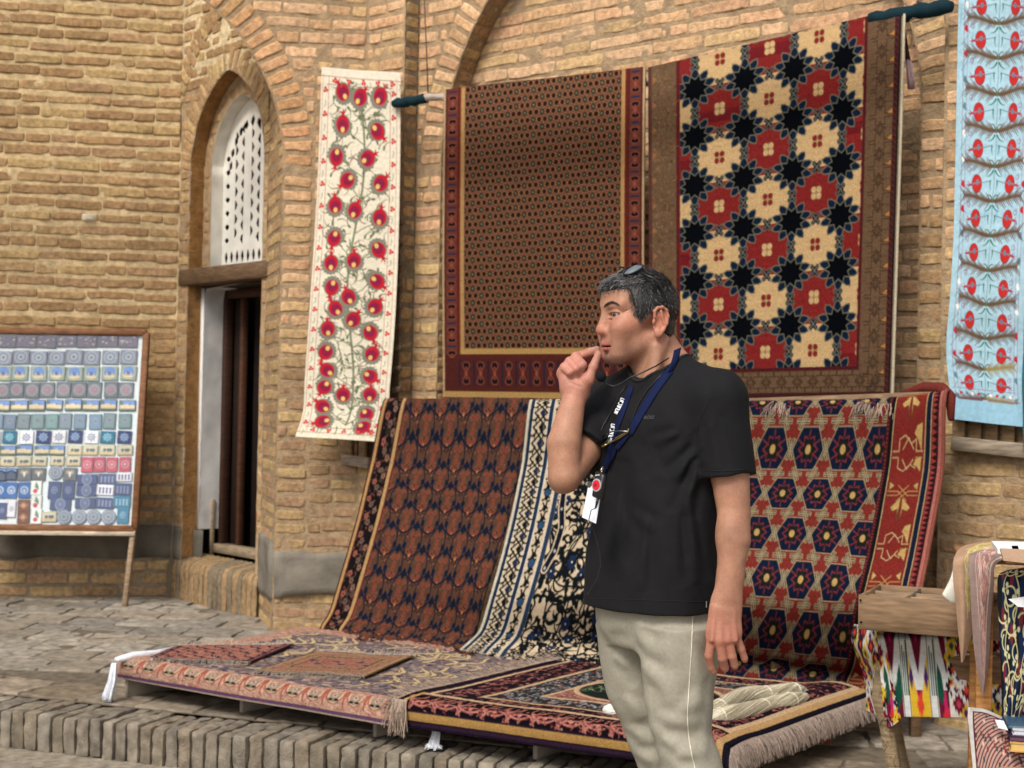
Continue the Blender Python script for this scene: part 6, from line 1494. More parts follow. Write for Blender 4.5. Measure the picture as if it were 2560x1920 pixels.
# folds
SF = (((1738, 1120, -.15), (1690, 1200, -.17), .008), ((1742, 1150, -.16), (1712, 1290, -.17), .008), ((1700, 1080, -.17), (1640, 1110, -.18), .006), ((1775, 1060, -.19), (1790, 1180, -.20), .006), ((1560, 1150, -.12), (1530, 1400, -.10), .008), ((1620, 1280, -.16), (1600, 1480, -.16), .007), ((1720, 1260, -.15), (1740, 1460, -.14), .008), ((1758, 1070, -.18), (1752, 1165, -.19), .006), ((1560, 1030, -.2), (1650, 1190, -.2), .008), ((1520, 1230, -.15), (1640, 1330, -.17), .006))
TS.append(('d', creases(SF, .0062, .013), 0))
TS.append(('d', lambda P: .0016*np.sin(P[:, 0]*70+P[:, 2]*26+2*vnoise(P, 7, 2))+.0022*vnoise(P*np.array([1, 1, .45]), 16, 5)+.0008*vnoise(P, 45, 6), 0))
# neck opening, sleeve ends, hem
nb_ = Mp(1700, 892, .04); nfp = Mp(1598, 962, -.06); cN = (nb_+nfp)/2; dN = np.array([-.10, -.06, 1.]); dN /= np.linalg.norm(dN)
S(q_cap(cN-dN*.012, cN+dN*.2, .066, .072), .006)
def plane_cut(p, n):
    p = np.array(p, float); n = np.array(n, float)/np.linalg.norm(n); return lambda P: (P-p)@n
hz_ = Mp(1620, 1516)[2]
TS.append(('&', lambda P: (hz_-P[:, 2])-.0*P[:, 0], .003)); S(q_loft([sec(1480, 1629, .162, .130), sec(1560, 1629, .165, .133)], BY), .002)
Vt, Ft = surf_nets(TS, (Mp(1420, 1540, 0)[0]-.02, MD-.30, Mp(1600, 1545)[2]-.02), (Mp(1900, 900, 0)[0]+.02, MD+.26, Mp(1600, 880)[2]+.02), .0034)
M['tee'] = mat_make('black_jersey', (.0085, .0085, .0105), rough=.85, nscale=300, namt=.25, bump=.3, bscale=500, bdist=.001, spec=.22)
tee = mesh_obj('t_shirt', Vt, Ft, M['tee'], MAN)
# collar rib and hems
def ring(name, c, ax, r0, rad, parent, mat, ex=1.0, n=40, arc=(0, 6.2832)):
    ax = ax/np.linalg.norm(ax); u = np.cross(ax, [0, 1., 0]); u /= np.linalg.norm(u); v = np.cross(ax, u); q = MB(); q.tube([c+r0*(math.cos(t)*u+math.sin(t)*v*ex) for t in np.linspace(*arc, n)], rad, 8); return q.build(name, mat, parent, usecol=False)
M['tee2'] = mat_make('black_rib', (.016, .016, .019), rough=.85, bump=0, spec=.25)
# ---- trousers
TR_ = []; A = lambda g, k=.02: TR_.append(('+', g, k)); S = lambda g, k=.008: TR_.append(('-', g, k))
def sec2(y, cx, a, b, dy): p = Mp(cx, y, dy); return (p[2], p[0], p[1], a, b)
A(q_loft([sec2(1470, 1632, .115, .150, 0), sec2(1520, 1638, .120, .150, 0), sec2(1570, 1642, .118, .148, 0), sec2(1615, 1645, .10, .13, 0)], BY))
A(q_loft([sec2(1560, 1700, .098, .084, -.075), sec2(1640, 1700, .092, .080, -.08), sec2(1740, 1699, .080, .075, -.085), sec2(1830, 1704, .072, .066, -.09), sec2(1880, 1718, .073, .068, -.095), sec2(1940, 1734, .070, .066, -.10), sec2(2100, 1744, .064, .062, -.10), sec2(2300, 1748, .060, .058, -.10), sec2(2490, 1752, .062, .060, -.10)], BY))
A(q_loft([sec2(1560, 1588, .098, .084, .07), sec2(1640, 1592, .092, .080, .075), sec2(1740, 1604, .080, .074, .08), sec2(1830, 1634, .074, .068, .085), sec2(1880, 1652, .073, .068, .085), sec2(1940, 1672, .070, .066, .09), sec2(2100, 1690, .064, .062, .09), sec2(2300, 1694, .060, .058, .10), sec2(2490, 1696, .062, .060, .10)], BY), .012)
TF = (((1596, 1590, -.10), (1660, 1640, -.16), .008), ((1610, 1660, -.10), (1680, 1720, -.17), .007), ((1540, 1600, -.02), (1600, 1625, -.10), .009), ((1530, 1640, .0), (1590, 1680, -.04), .008), ((1560, 1740, .0), (1610, 1800, -.0), .008), ((1640, 1790, -.16), (1720, 1820, -.175), .008), ((1650, 1850, -.155), (1740, 1875, -.175), .009), ((1690, 1890, -.165), (1780, 1870, -.16), .010), ((1570, 1830, .0), (1640, 1860, .0), .009), ((1590, 1890, .01), (1650, 1910, .01), .009), ((1700, 1780, -.17), (1760, 1740, -.15), .007), ((1720, 1620, -.17), (1765, 1700, -.14), .007), ((1600, 1560, -.15), (1622, 1720, -.14), .01), ((1660, 1560, -.17), (1690, 1760, -.18), .004))
TR_.append(('d', creases(TF, .0040, .018), 0))
TR_.append(('d', lambda P: .0013*np.sin(P[:, 2]*58+P[:, 0]*40+3*vnoise(P, 8, 7))*np.clip((Mp(0, 1560)[2]-P[:, 2])*9, 0, 1)+.0022*vnoise(P*np.array([1, 1, .5]), 13, 9)+.0012*vnoise(P*np.array([1, 1, .6]), 34, 4), 0))
Vr, Fr = surf_nets(TR_, (Mp(1480, 2500)[0]-.03, MD-.30, .05), (Mp(1830, 1500)[0]+.03, MD+.28, Mp(1600, 1470)[2]+.02), .0045)
M['chino'] = mat_make('beige_cotton_twill', (.335, .312, .250), rough=.9, nscale=120, namt=.10, bump=.3, bscale=380, bdist=.001, spec=.12)
tr_o = mesh_obj('trousers', Vr, Fr, M['chino'], MAN)
fT = field(TR_)
def on_surf(f, P, dirv, it=14):           # slide points along dirv on to the surface
    P = np.array(P, float); dirv = np.array(dirv, float)
    for _ in range(it): P = P+dirv*f(P)[:, None]*.9
    return P
seam = np.array([Mp(x, y, -.30) for x, y in ((1733, 1524), (1731, 1560), (1729, 1620), (1725, 1680), (1722, 1730), (1719, 1790), (1722, 1840), (1730, 1890), (1738, 1930), (1742, 2050), (1746, 2250), (1748, 2470))])
seam = herm(range(len(seam)), seam, np.linspace(0, len(seam)-1, 90)); dv = (seam-CO); dv /= np.linalg.norm(dv, axis=1)[:, None]
for _ in range(30): seam = seam+dv*fT(seam)[:, None]*.8
q = MB(); q.tube(seam-dv*.0004, .0014, 5, lin((216, 210, 194))); q.build('side_seam', M['thread'], tr_o)
for s_, cx, dy in ((0, 1722, -.10), (1, 1668, .10)):
    p = Mp(cx, 2520, dy); q = MB(); fw = np.array([-math.sin(BY), -math.cos(BY), 0]); sd_ = np.array([math.cos(BY), -math.sin(BY), 0])
    P = []
    for t in np.linspace(0, 1, 14):
        ctr = p*np.array([1, 1, 0])+fw*(-.09+t*.28); wv = .046*math.sin(math.pi*min(1, t*1.0+.08)*.93)**.5+.004; hh = .085*(1-t)**.7*(1 if t < .45 else .9)+.030
        P.append([ctr+sd_*wv*math.cos(a)+np.array([0, 0, .002+max(0, math.sin(a))*hh]) for a in np.linspace(-.35, math.pi+.35, 14)])
    q.grid(np.array(P), lin((40, 36, 34)), close=True); q.build('shoe', M['thread'], MAN)
fS = field(TS)
def on_shirt(pts, lift=.002, start=-.32):
    P = np.array([Mp(x, y, start) for x, y in pts]); dv = P-CO; dv /= np.linalg.norm(dv, axis=1)[:, None]
    for _ in range(60): P = P+dv*np.clip(fS(P), -.02, .05)[:, None]*.85
    return P-dv*lift
# collar: ribbed edge following the neckline, stitched hems
rim = []
u_ = np.cross(dN, [0, 1., 0]); u_ /= np.linalg.norm(u_); v_ = np.cross(dN, u_)
for t in np.linspace(0, 2*math.pi, 60):
    dirr = math.cos(t)*u_+math.sin(t)*v_; best = None
    for hgt in np.linspace(.16, -.03, 110):
        p = cN+dN*hgt+dirr*.0735
        if fS(p[None])[0] < .0005: best = p; break
    rim.append(best if best is not None else cN+dirr*.073)
q = MB(); q.tube(np.array(rim), .0042, 8, lin((30, 30, 33))); q.build('collar', M['tee2'], tee, usecol=False)
def hemline(pts): 
    P = on_shirt(pts, .0006); q = MB(); q.tube(P, .0009, 4); return q
q = hemline([(x, 1496+.03*(x-1470)) for x in range(1474, 1784, 8)]); q.build('hem_stitch', M['tee2'], tee, usecol=False)
q = hemline([(x, 1172+6*math.sin((x-1745)/40)) for x in range(1752, 1870, 6)]); q.build('hem_stitch', M['tee2'], tee, usecol=False)
q = hemline([(1742-8*math.sin(t*2.2)+14*(1-t)**2*3, 985+t*160) for t in np.linspace(0, 1, 30)]); q.build('shoulder_seam', M['tee2'], tee, usecol=False)
# text on the chest
def text_on(txt, px, py, size, mat, parent, name, rot=0., squash=1., shear=.25, fn=None):
    cu = bpy.data.curves.new(name, 'FONT'); cu.body = txt; cu.size = 1; cu.shear = shear; cu.extrude = 0.0; to = bpy.data.objects.new(name+'_src', cu); COL.objects.link(to)
    dg = bpy.context.evaluated_depsgraph_get(); me = bpy.data.meshes.new_from_object(to.evaluated_get(dg)); n = len(me.vertices); co = np.zeros(n*3); me.vertices.foreach_get('co', co); co = co.reshape(-1, 3); fs = [tuple(p.vertices) for p in me.polygons]
    bpy.data.objects.remove(to); bpy.data.meshes.remove(me); co[:, 0] -= co[:, 0].max()/2; c, s = math.cos(rot), math.sin(rot)
    X = co[:, 0]*size*squash; Y = co[:, 1]*size; return (fn or on_shirt)([(px+c*x+s*y, py+s*x-c*y) for x, y in zip(X, Y)], .0012), fs
Pt, fs = text_on('BOSS', 1622, 1047, 11.5, None, tee, 'chest_lettering', squash=1.0)
M['print'] = mat_make('grey_print', (.075, .075, .08), rough=.6, bump=0)
mesh_obj('chest_lettering', Pt, fs, M['print'], tee, smooth=False)
q = MB(); Pq = on_shirt([(1764, 1500), (1768, 1500), (1768, 1522), (1764, 1522)], .002); q.add(Pq, [(0, 3, 2, 1)], lin((30, 30, 32))); Pq = on_shirt([(1765, 1503), (1767, 1503), (1767, 1519), (1765, 1519)], .003); q.add(Pq, [(0, 3, 2, 1)], lin((190, 190, 190))); q.build('hem_tag', M['cloth'], tee, smooth=False)
# ---- carried things
def ribbon(buf, pts, w, col, lift=.002, edge_dir=None, stl=-.32, n=40):
    pts = np.array(pts, float); pts = herm(range(len(pts)), pts, np.linspace(0, len(pts)-1, n)); t = np.gradient(pts, axis=0); t /= np.linalg.norm(t, axis=1)[:, None]; nn = np.stack([-t[:, 1], t[:, 0]], 1); rows = []
    for k in np.linspace(-1, 1, 5): rows.append(on_shirt(pts+nn*w/2*k, lift+.0006*(1-k*k), stl))
    buf.grid(np.array(rows), col)
LN_ = thing('badge_lanyard', Mp(1560, 1030, -.15), 'navy blue neck lanyard with white lettering holding a white card', 'lanyard')
NVB = lin((24, 33, 68))
q = MB()
def neck_ribbon(q, w=16):
    # over the shoulder behind the neck, world points
    back = [Mp(1692, 868, .055), Mp(1698, 888, .02), Mp(1690, 915, -.035)]
    return back
ribbon(q, [(1676, 925), (1652, 955), (1622, 1000), (1592, 1050), (1572, 1085)], 19, NVB, .003); ribbon(q, [(1574, 1080), (1560, 1098), (1549, 1112), (1541, 1122)], 12, NVB*.8, .0045); ribbon(q, [(1538, 1118), (1532, 1140), (1520, 1160), (1506, 1186)], 9, NVB*.6, .006)
bk = np.array([Mp(1694, 872, -.060), Mp(1690, 892, -.082), Mp(1683, 912, -.100), Mp(1674, 930, -.112)]); sdv = np.array([Mp(10, 0)-Mp(0, 0)])[0]
rows = [herm(range(4), bk, np.linspace(0, 3, 14))+np.array([.0095*k, .010*k, .004*k]) for k in (-1, -.3, .4, 1)]; q.grid(np.array(rows), NVB)
q.build('strap', M['cloth'], LN_); solidify(LN_.children[0], .0012, 0)
q = MB(); ribbon(q, [(1578, 965), (1566, 1000), (1550, 1045), (1536, 1080), (1528, 1115), (1522, 1140), (1512, 1165), (1504, 1178)], 13, NVB, .004); q.build('strap', M['cloth'], LN_)
def glyphs(x0, y0, x1, y1, n, wpx, parent):
    q = MB(); rg = np.random.default_rng(3)
    for i in range(n):
        t0, t1 = (i+.1)/n, (i+.85)/n; a = np.array([x0, y0])*(1-t0)+np.array([x1, y1])*t0; b = np.array([x0, y0])*(1-t1)+np.array([x1, y1])*t1; d = (b-a); L_ = np.hypot(*d); d /= L_; nn = np.array([-d[1], d[0]])
        strokes = [((0, -1), (1, -1)), ((0, 1), (1, 1)), ((0, -1), (0, 1)), ((.5, -1), (.5, 1)), ((1, -1), (1, 1))]
        for j in rg.permutation(5)[:3]:
            (s0, s1), (s2, s3) = strokes[j]; p = a+d*L_*s0+nn*s1*wpx/2; r = a+d*L_*s2+nn*s3*wpx/2; e = (r-p)/max(np.hypot(*(r-p)), 1e-6); m = np.array([-e[1], e[0]])*1.0
            P = on_shirt([p+m, r+m, r-m, p-m], .0058); q.add(P, [(0, 1, 2, 3)], lin((228, 232, 240)))
    q.build('lettering', M['paint'], parent, smooth=False)
glyphs(1557, 996, 1539, 1034, 7, 9, LN_); glyphs(1533, 1060, 1523, 1108, 8, 9, LN_)
bd = thing('name_badge', Mp(1476, 1260, -.16), 'blank white name card in a clear holder hanging at his belly', 'badge')
def slab4(buf, c4, th_, col, n=None):
    P = np.array(c4); nn = np.cross(P[1]-P[0], P[3]-P[0]); nn /= np.linalg.norm(nn); V_ = np.concatenate([P-nn*th_/2, P+nn*th_/2]); buf.add(V_, [(3, 2, 1, 0), (4, 5, 6, 7), (0, 1, 5, 4), (1, 2, 6, 5), (2, 3, 7, 6), (3, 0, 4, 7)], col)
q = MB(); slab4(q, [Mp(1472, 1212, -.170), Mp(1504, 1226, -.186), Mp(1490, 1309, -.186), Mp(1455, 1293, -.166)], .002, lin((226, 232, 244))); q.build('card', M['cloth'], bd, smooth=False)
q = MB(); slab4(q, [Mp(1471, 1203, -.1685), Mp(1483, 1206, -.174), Mp(1481, 1222, -.1735), Mp(1469, 1218, -.168)], .004, lin((70, 66, 66))); q.build('clip', M['wood'], bd, smooth=False)
M['plast'] = mat_make('black_plastic', vc=True, rough=.35, bump=0, nscale=20, namt=.05, spec=.5)
M['steel'] = mat_make('brushed_metal', vc=True, rough=.25, metal=.9, bump=0, nscale=20, namt=.05)
rc = thing('audio_receiver', Mp(1500, 1215, -.20), 'small black audio receiver with a red round dial hanging from the lanyard', 'receiver')
c0 = Mp(1499, 1214, -.205); ux = Mp(1509, 1218, -.215)-Mp(1499, 1214, -.205); ux /= np.linalg.norm(ux); uz = np.array([.12, 0, 1.]); uz /= np.linalg.norm(uz); un = np.cross(ux, uz)
if np.dot(un, CO-c0) < 0: un = -un
q = MB(); q.box(c0, ux*.0155, uz*.029, un*.0075, lin((24, 24, 26)), .004); q.build('casing', M['plast'], rc)
def disc(buf, c, n, u, r, col, k=24, th_=.001):
    n = n/np.linalg.norm(n); u = u-n*np.dot(u, n); u /= np.linalg.norm(u); v = np.cross(n, u); P = [c+n*th_+r*(math.cos(a)*u+math.sin(a)*v) for a in np.linspace(0, 2*math.pi, k, endpoint=False)]; Pb = [p-n*th_ for p in P]
    F_ = [tuple(range(k))]+[(i, k+i, k+(i+1) % k, (i+1) % k) for i in range(k)]; buf.add(P+Pb, F_, col)
q = MB(); cd = c0+un*.0076-ux*.002+uz*.0; disc(q, cd, un, uz, .0145, lin((172, 168, 170))); q.build('dial_ring', M['plast'], rc, smooth=False)
q = MB(); disc(q, cd+un*.0012, un, uz, .0112, lin((206, 28, 50))); disc(q, cd+un*.0024-ux*.002, un, uz, .004, lin((150, 20, 40))); q.build('dial', M['plast'], rc, smooth=False)
q = MB(); slab4(q, [c0+un*.0085-ux*.010+uz*.021, c0+un*.0085+ux*.004+uz*.026, c0+un*.0085+ux*.004+uz*.0235, c0+un*.0085-ux*.010+uz*.0185], .0006, lin((200, 200, 205))); slab4(q, [c0+un*.0085+ux*.0125+uz*.016, c0+un*.0085+ux*.0145+uz*.016, c0+un*.0085+ux*.0145-uz*.004, c0+un*.0085+ux*.0125-uz*.004], .0006, lin((120, 120, 110))); q.build('marking', M['paint'], rc, smooth=False)
q = MB(); q.tube([c0+uz*.028, c0+uz*.036+ux*.002, Mp(1503, 1180, -.205), Mp(1507, 1168, -.20)], [.003, .002, .0035, .003], 8, lin((200, 190, 150))); q.build('metal_hook', M['steel'], rc)
q = MB(); q.tube([c0-uz*.028, c0-uz*.040-ux*.001, c0-uz*.052-ux*.003], [.0032, .003, .002], 8, lin((20, 20, 22))); q.tube([c0-uz*.052-ux*.003, Mp(1478, 1275, -.195), Mp(1472, 1300, -.19), Mp(1484, 1325, -.175), Mp(1492, 1350, -.17), Mp(1500, 1385, -.17), Mp(1502, 1415, -.17), Mp(1492, 1450, -.165), Mp(1474, 1478, -.15), Mp(1468, 1486, -.13)], .0011, 6, lin((34, 34, 38))); q.build('cable', M['plast'], rc)
mc = thing('headset_microphone', Mp(1502, 942, -.05), 'black foam tipped microphone on a thin curved boom below his chin', 'microphone')
q = MB(); pc = Mp(1502, 941, -.075); u, v = np.meshgrid(np.linspace(0, 2*math.pi, 24), np.linspace(.01, math.pi-.01, 16)); P = np.stack([np.cos(u)*np.sin(v)*.0125, np.sin(u)*np.sin(v)*.0125, np.cos(v)*.0125], -1); q.grid(pc+P*(1+.03*RNG.normal(0, 1, P.shape[:2]))[..., None], lin((28, 30, 34))); q.build('foam_tip', M['cloth'], mc)
q = MB(); q.tube([Mp(1508, 952, -.072), Mp(1520, 962, -.07), Mp(1535, 966, -.075), Mp(1555, 958, -.085), Mp(1575, 944, -.09), Mp(1600, 934, -.095), Mp(1640, 915, -.085), Mp(1672, 895, -.07)], .0018, 8, lin((22, 22, 24))); q.build('boom', M['plast'], mc)
# reading glasses on a cord
rg_ = thing('reading_glasses', Mp(1525, 1095, -.22), 'gold rimmed reading glasses hanging on a black cord against his chest', 'glasses')
q = MB(); gc = lin((168, 150, 92))
rim_ = [(1484, 1105), (1484, 1114), (1492, 1118), (1510, 1114), (1530, 1104), (1533, 1103), (1548, 1094), (1562, 1086), (1570, 1078), (1572, 1072)]
P = on_shirt(rim_, .009); q.tube(herm(range(len(P)), P, np.linspace(0, len(P)-1, 40)), [.0022+.0014*math.sin(i*.42)**2 for i in range(40)], 8, gc); q.build('rims', M['steel'], rg_)
q = MB(); P = on_shirt([(1487, 1104), (1505, 1100), (1524, 1092), (1526, 1096), (1510, 1110), (1490, 1114)], .010); q.add(P, [(0, 1, 2, 3, 4, 5)], lin((60, 60, 64))); q.build('lens', M['plast'], rg_, smooth=False)
q = MB(); P = on_shirt([(1538, 1094), (1556, 1084), (1569, 1074), (1566, 1082), (1552, 1090), (1540, 1098)], .010); q.add(P, [(0, 1, 2, 3, 4, 5)], lin((90, 88, 84))); q.build('lens', M['plast'], rg_, smooth=False)
for a, b in (((1486, 1106), (1532, 1078)), ((1531, 1079), (1570, 1079))):
    q = MB(); q.tube(on_shirt([a, ((a[0]+b[0])/2, (a[1]+b[1])/2-2), b], .014), .0014, 6, lin((50, 48, 48)) if a[0] < 1500 else lin((170, 170, 176))); q.build('temple', M['steel'], rg_)
q = MB(); q.tube(on_shirt([(1570, 1074), (1580, 1050), (1596, 1010), (1618, 975), (1645, 945), (1665, 925)], .004), .0013, 6, lin((22, 22, 24))); q.tube(on_shirt([(1490, 1104), (1510, 1060), (1530, 1025), (1550, 985), (1568, 962)], .004), .0013, 6, lin((22, 22, 24))); q.build('cord', M['plast'], rg_)
# sunglasses pushed up on the hair
sg = thing('sunglasses', Hp(.03, 0, .12), 'dark sunglasses pushed up on top of his head', 'sunglasses')
def hpt(px, py, s): return Hp(0, 0, 0)
for s, (pa, pb, pc_) in ((1, ((.060, .018, .106), (.012, .030, .128), (.030, .052, .104))), (-1, ((.060, -.018, .106), (.012, -.030, .128), (.030, -.052, .104)))):
    q = MB(); ctr = np.array([.038, s*.034, .110]); nrm_ = np.array([.45, s*.28, .85]); nrm_ /= np.linalg.norm(nrm_); u1 = np.array([.9, 0, -.45]); u1 -= nrm_*np.dot(u1, nrm_); u1 /= np.linalg.norm(u1); v1 = np.cross(nrm_, u1); P = []
    for rr in np.linspace(0.02, 1, 7): P.append([HC+HR@(ctr+nrm_*(.006*(1-rr*rr))+u1*.0260*rr*math.cos(a)+v1*.0165*rr*math.sin(a)*(1-.15*math.cos(a))) for a in np.linspace(0, 2*math.pi, 30)])
    q.grid(np.array(P), lin((70, 84, 92))); q.build('lens', M['sglass'] if 'sglass' in M else M.setdefault('sglass', mat_make('mirrored_lens', (.30, .36, .40), rough=.12, metal=.6, bump=0, spec=.8)), sg)
    q = MB(); q.tube(np.array(P[-1]), .0026, 8, lin((24, 22, 22))); q.build('rim', M['plast'], sg)
    q = MB(); q.tube([HC+HR@np.array(p) for p in ((.030, s*.060, .101), (.004, s*.078, .088), (-.008, s*.083, .074), (-.022, s*.0845, .048), (-.030, s*.083, .028))], [.0032, .003, .0026, .0018, .0015], 8, lin((20, 18, 18))); q.build('temple', M['plast'], sg)
q = MB(); q.tube([HC+HR@np.array(p) for p in ((.052, -.010, .117), (.056, 0, .119), (.052, .010, .117))], .0026, 8, lin((22, 20, 20))); q.build('bridge', M['plast'], sg)
# ---------------------------------------------------------------- display board with souvenir tiles
ORD = ['first', 'second', 'third', 'fourth', 'fifth', 'sixth', 'seventh', 'eighth', 'ninth', 'tenth', 'eleventh', 'twelfth']
fB = PG(313, 1518, TZ); YB0, YB1 = fB[1]-.02, fB[1]+.17           # bottom and top depth of the leaning board
def BD(px, py, o=0.): 
    t = (py-832)/490.; return PD(px, py, YB1*(1-t)+YB0*t-o)
DB = thing('display_board', fB, 'brown framed white board on thin legs covered with blue souvenir tiles', 'display board')
c4 = [BD(-62, 826), BD(367, 832), BD(337, 1322), BD(-84, 1318)]
bx_ = (c4[1]-c4[0])/np.linalg.norm(c4[1]-c4[0]); by_ = (c4[1]-c4[2]); by_ /= np.linalg.norm(by_); bn_ = np.cross(bx_, by_)
if np.dot(bn_, CO-c4[0]) < 0: bn_ = -bn_
q = MB(); slab4(q, [c4[0]-bn_*.012, c4[3]-bn_*.012, c4[2]-bn_*.012, c4[1]-bn_*.012], .016, lin((214, 226, 230))); q.build('white_panel', M['paint'], DB, smooth=False)
q = MB(); fc = lin((132, 90, 60))
for a, b in ((0, 1), (1, 2), (2, 3), (3, 0)): q.bar(c4[a], c4[b], .040, .045, fc*RNG.uniform(.9, 1.05), .004, up=bn_)
q.build('frame', M['wood'], DB)
def leg(px0, px1):
    a = BD(px0, 1326, -.01); b = PG(px1, 1518, TZ); q = MB(); q.bar(a+(a-b)*.02, b, .030, .045, lin((166, 142, 116)), .003, up=(0, 1, 0)); q.build('leg', M['wood'], DB)
leg(334, 312); leg(-70, -82)
q = MB(); q.bar(BD(-80, 1330, .01), BD(338, 1334, .01), .03, .018, lin((198, 184, 162)), .002, up=bn_); q.build('ledge', M['wood'], DB)
q = MB(); q.bar(BD(330, 900, -.05), PG(380, 1490, TZ)+np.array([0, .25, 0]), .03, .03, lin((150, 128, 104)), .003); q.build('rear_strut', M['wood'], DB)
z2 = lambda zx, zy: (zx*.3254, 800+zy*.3254)
_rt = np.random.default_rng(77)
def tile(zx, zy, w_, h_, kind, lab, ang=None, rnd=False):
    px, py = z2(zx, zy); c = BD(px, py, .0)+bn_*.0035; sc = .3254*c[1]/FPX; hw, hh = w_*sc/2*1.07, h_*sc/2*1.03; an = _rt.uniform(-.04, .04) if ang is None else ang
    ux, uy = bx_*math.cos(an)+by_*math.sin(an), by_*math.cos(an)-bx_*math.sin(an); b = MB(); J = _rt.uniform(.9, 1.08)
    def pl(pts, col, l): b.add([c+ux*x*hw+uy*y*hh+bn_*(.0035+l*.0006) for x, y in pts], [tuple(range(len(pts)))], (lin(col)*.82+lin((176, 192, 206))*.18)*J)
    def dc(x, y, r, col, l, k=14, asp=1.): pl([(x+r*math.cos(t), y+r*asp*hw/hh*math.sin(t)) for t in np.linspace(0, 6.2832, k, endpoint=False)], col, l)
    B_, base = None, None
    if rnd:
        n = 26; base = (128, 140, 158); V_ = [c+ux*hw*math.cos(t)+uy*hw*math.sin(t)+bn_*z for z in (-.003, .0035) for t in np.linspace(0, 6.2832, n, endpoint=False)]
        b.add(V_, [tuple(range(n, 2*n))]+[(i, (i+1) % n, n+(i+1) % n, n+i) for i in range(n)], lin(base)*J); hh = hw
        for r_, cl in ((.86, (150, 160, 172)), (.66, (112, 126, 150)), (.45, (158, 160, 164)), (.22, (100, 112, 140))): dc(0, 0, r_, cl, 1+int(10*(1-r_)))
    else:
        cols = dict(mosaic=(112, 108, 124), circle=(134, 140, 156), dome=(150, 166, 156), rose=(106, 116, 126), land=(92, 110, 120), plain=(112, 138, 152), starw=(226, 230, 236), starn=(52, 62, 112), start=(44, 108, 136), camel=(196, 192, 160), red=(188, 96, 112), animal=(110, 116, 122), navy=(84, 96, 134), night=(40, 52, 90), lamp=(72, 112, 174), pom=(226, 230, 228), brown=(124, 88, 74), white=(224, 226, 234), teal=(74, 128, 158))
        b.box(c, ux*hw, uy*hh, bn_*.0035, lin(cols[kind])*J, .001)
        if kind == 'mosaic':
            for i in range(16): x, y = _rt.uniform(-.85, .7), _rt.uniform(-.8, .6); pl([(x, y), (x+.22, y), (x+.26, y+.3), (x+.04, y+.3)], [(84, 80, 120), (168, 160, 136), (72, 70, 96), (134, 124, 146)][i % 4], 1+i*.2)
        elif kind in ('circle', 'plain'):
            dc(0, 0, .8, tuple(int(v*1.12) for v in cols[kind]), 1) if kind == 'circle' else pl([(-.8, -.85), (.8, -.85), (.8, .85), (-.8, .85)], tuple(int(v*_rt.uniform(.9, 1.12)) for v in cols[kind]), 1)
            if kind == 'circle': dc(0, 0, .6, (104, 122, 146), 2); dc(0, 0, .42, (160, 164, 170), 3); dc(0, 0, .15, (70, 76, 108), 4)
            else: dc(0, .1, .45, (130, 142, 158), 2, asp=1.2); dc(0, .1, .25, (98, 120, 140), 3)
        elif kind == 'dome':
            dc(0, 0, .82, (176, 186, 150), 1); dc(0, .15, .7, (92, 134, 206), 2); pl([(-.7, -.3), (.7, -.3), (.5, -.65), (-.5, -.65)], (226, 206, 160), 3); dc(-.1, 0, .24, (60, 96, 150), 4); pl([(-.45, -.35), (-.3, .2), (-.15, -.35)], (214, 190, 140), 5); pl([(.2, -.35), (.35, .15), (.5, -.35)], (214, 190, 140), 5)
        elif kind == 'rose':
            dc(0, 0, .84, (134, 134, 142), 1); dc(0, 0, .62, (150, 120, 132), 2); dc(0, 0, .44, (120, 116, 128), 3); dc(0, 0, .25, (168, 108, 112), 4)
        elif kind == 'land':
            pl([(-.9, -.85), (.9, -.85), (.9, .85), (-.9, .85)], (102, 142, 218), 1); pl([(-.9, -.85), (.9, -.85), (.9, 0), (.4, .12), (0, .3), (-.4, .15), (-.9, .05)], (224, 202, 156), 2); dc(.3, .25, .16, (90, 140, 170), 3); pl([(-.9, .85), (-.9, .2), (-.6, .1), (-.45, .6)], (70, 100, 80), 3); pl([(-.9, -.85), (.9, -.85), (.9, -.6), (-.9, -.55)], (120, 130, 86), 4)
        elif kind.startswith('star'):
            cc = dict(starw=(96, 106, 146), starn=(126, 164, 204), start=(120, 184, 206))[kind]; dc(0, 0, .6, tuple(int(v*.9+20) for v in cols[kind]), 1)
            pl([((.78 if k % 2 == 0 else .34)*math.cos(k*math.pi/8), (.82 if k % 2 == 0 else .36)*math.sin(k*math.pi/8)) for k in range(16)], cc, 2); dc(0, 0, .28, cols[kind], 3); dc(0, 0, .15, cc, 4)
        elif kind == 'camel':
            pl([(-.85, -.8), (.85, -.8), (.85, .8), (-.85, .8)], (206, 202, 176), 1); pl([(-.85, -.8), (.85, -.8), (.85, -.3), (-.85, -.2)], (216, 190, 140), 2)
            for x in (-.3, .15, .45): dc(x, .0, .2, (70, 90, 86), 3); pl([(x-.1, -.5), (x-.02, -.5), (x, 0), (x-.08, 0)], (90, 90, 76), 4)
        elif kind == 'red': dc(0, 0, .72, (206, 140, 150), 1, asp=1.0); dc(0, 0, .5, (178, 66, 90), 2); dc(0, 0, .25, (220, 170, 174), 3)
        elif kind == 'animal': dc(0, 0, .82, (80, 90, 96), 1); dc(-.3, .3, .3, (170, 150, 120), 2); dc(.3, .3, .3, (170, 150, 120), 2); pl([(-.2, .35), (.2, .35), (.1, -.45), (-.1, -.45)], (234, 228, 214), 3); dc(0, -.55, .2, (120, 90, 70), 3)
        elif kind in ('navy', 'white', 'teal'):
            fg = (124, 134, 164) if kind == 'navy' else ((90, 96, 140) if kind == 'white' else (140, 176, 196))
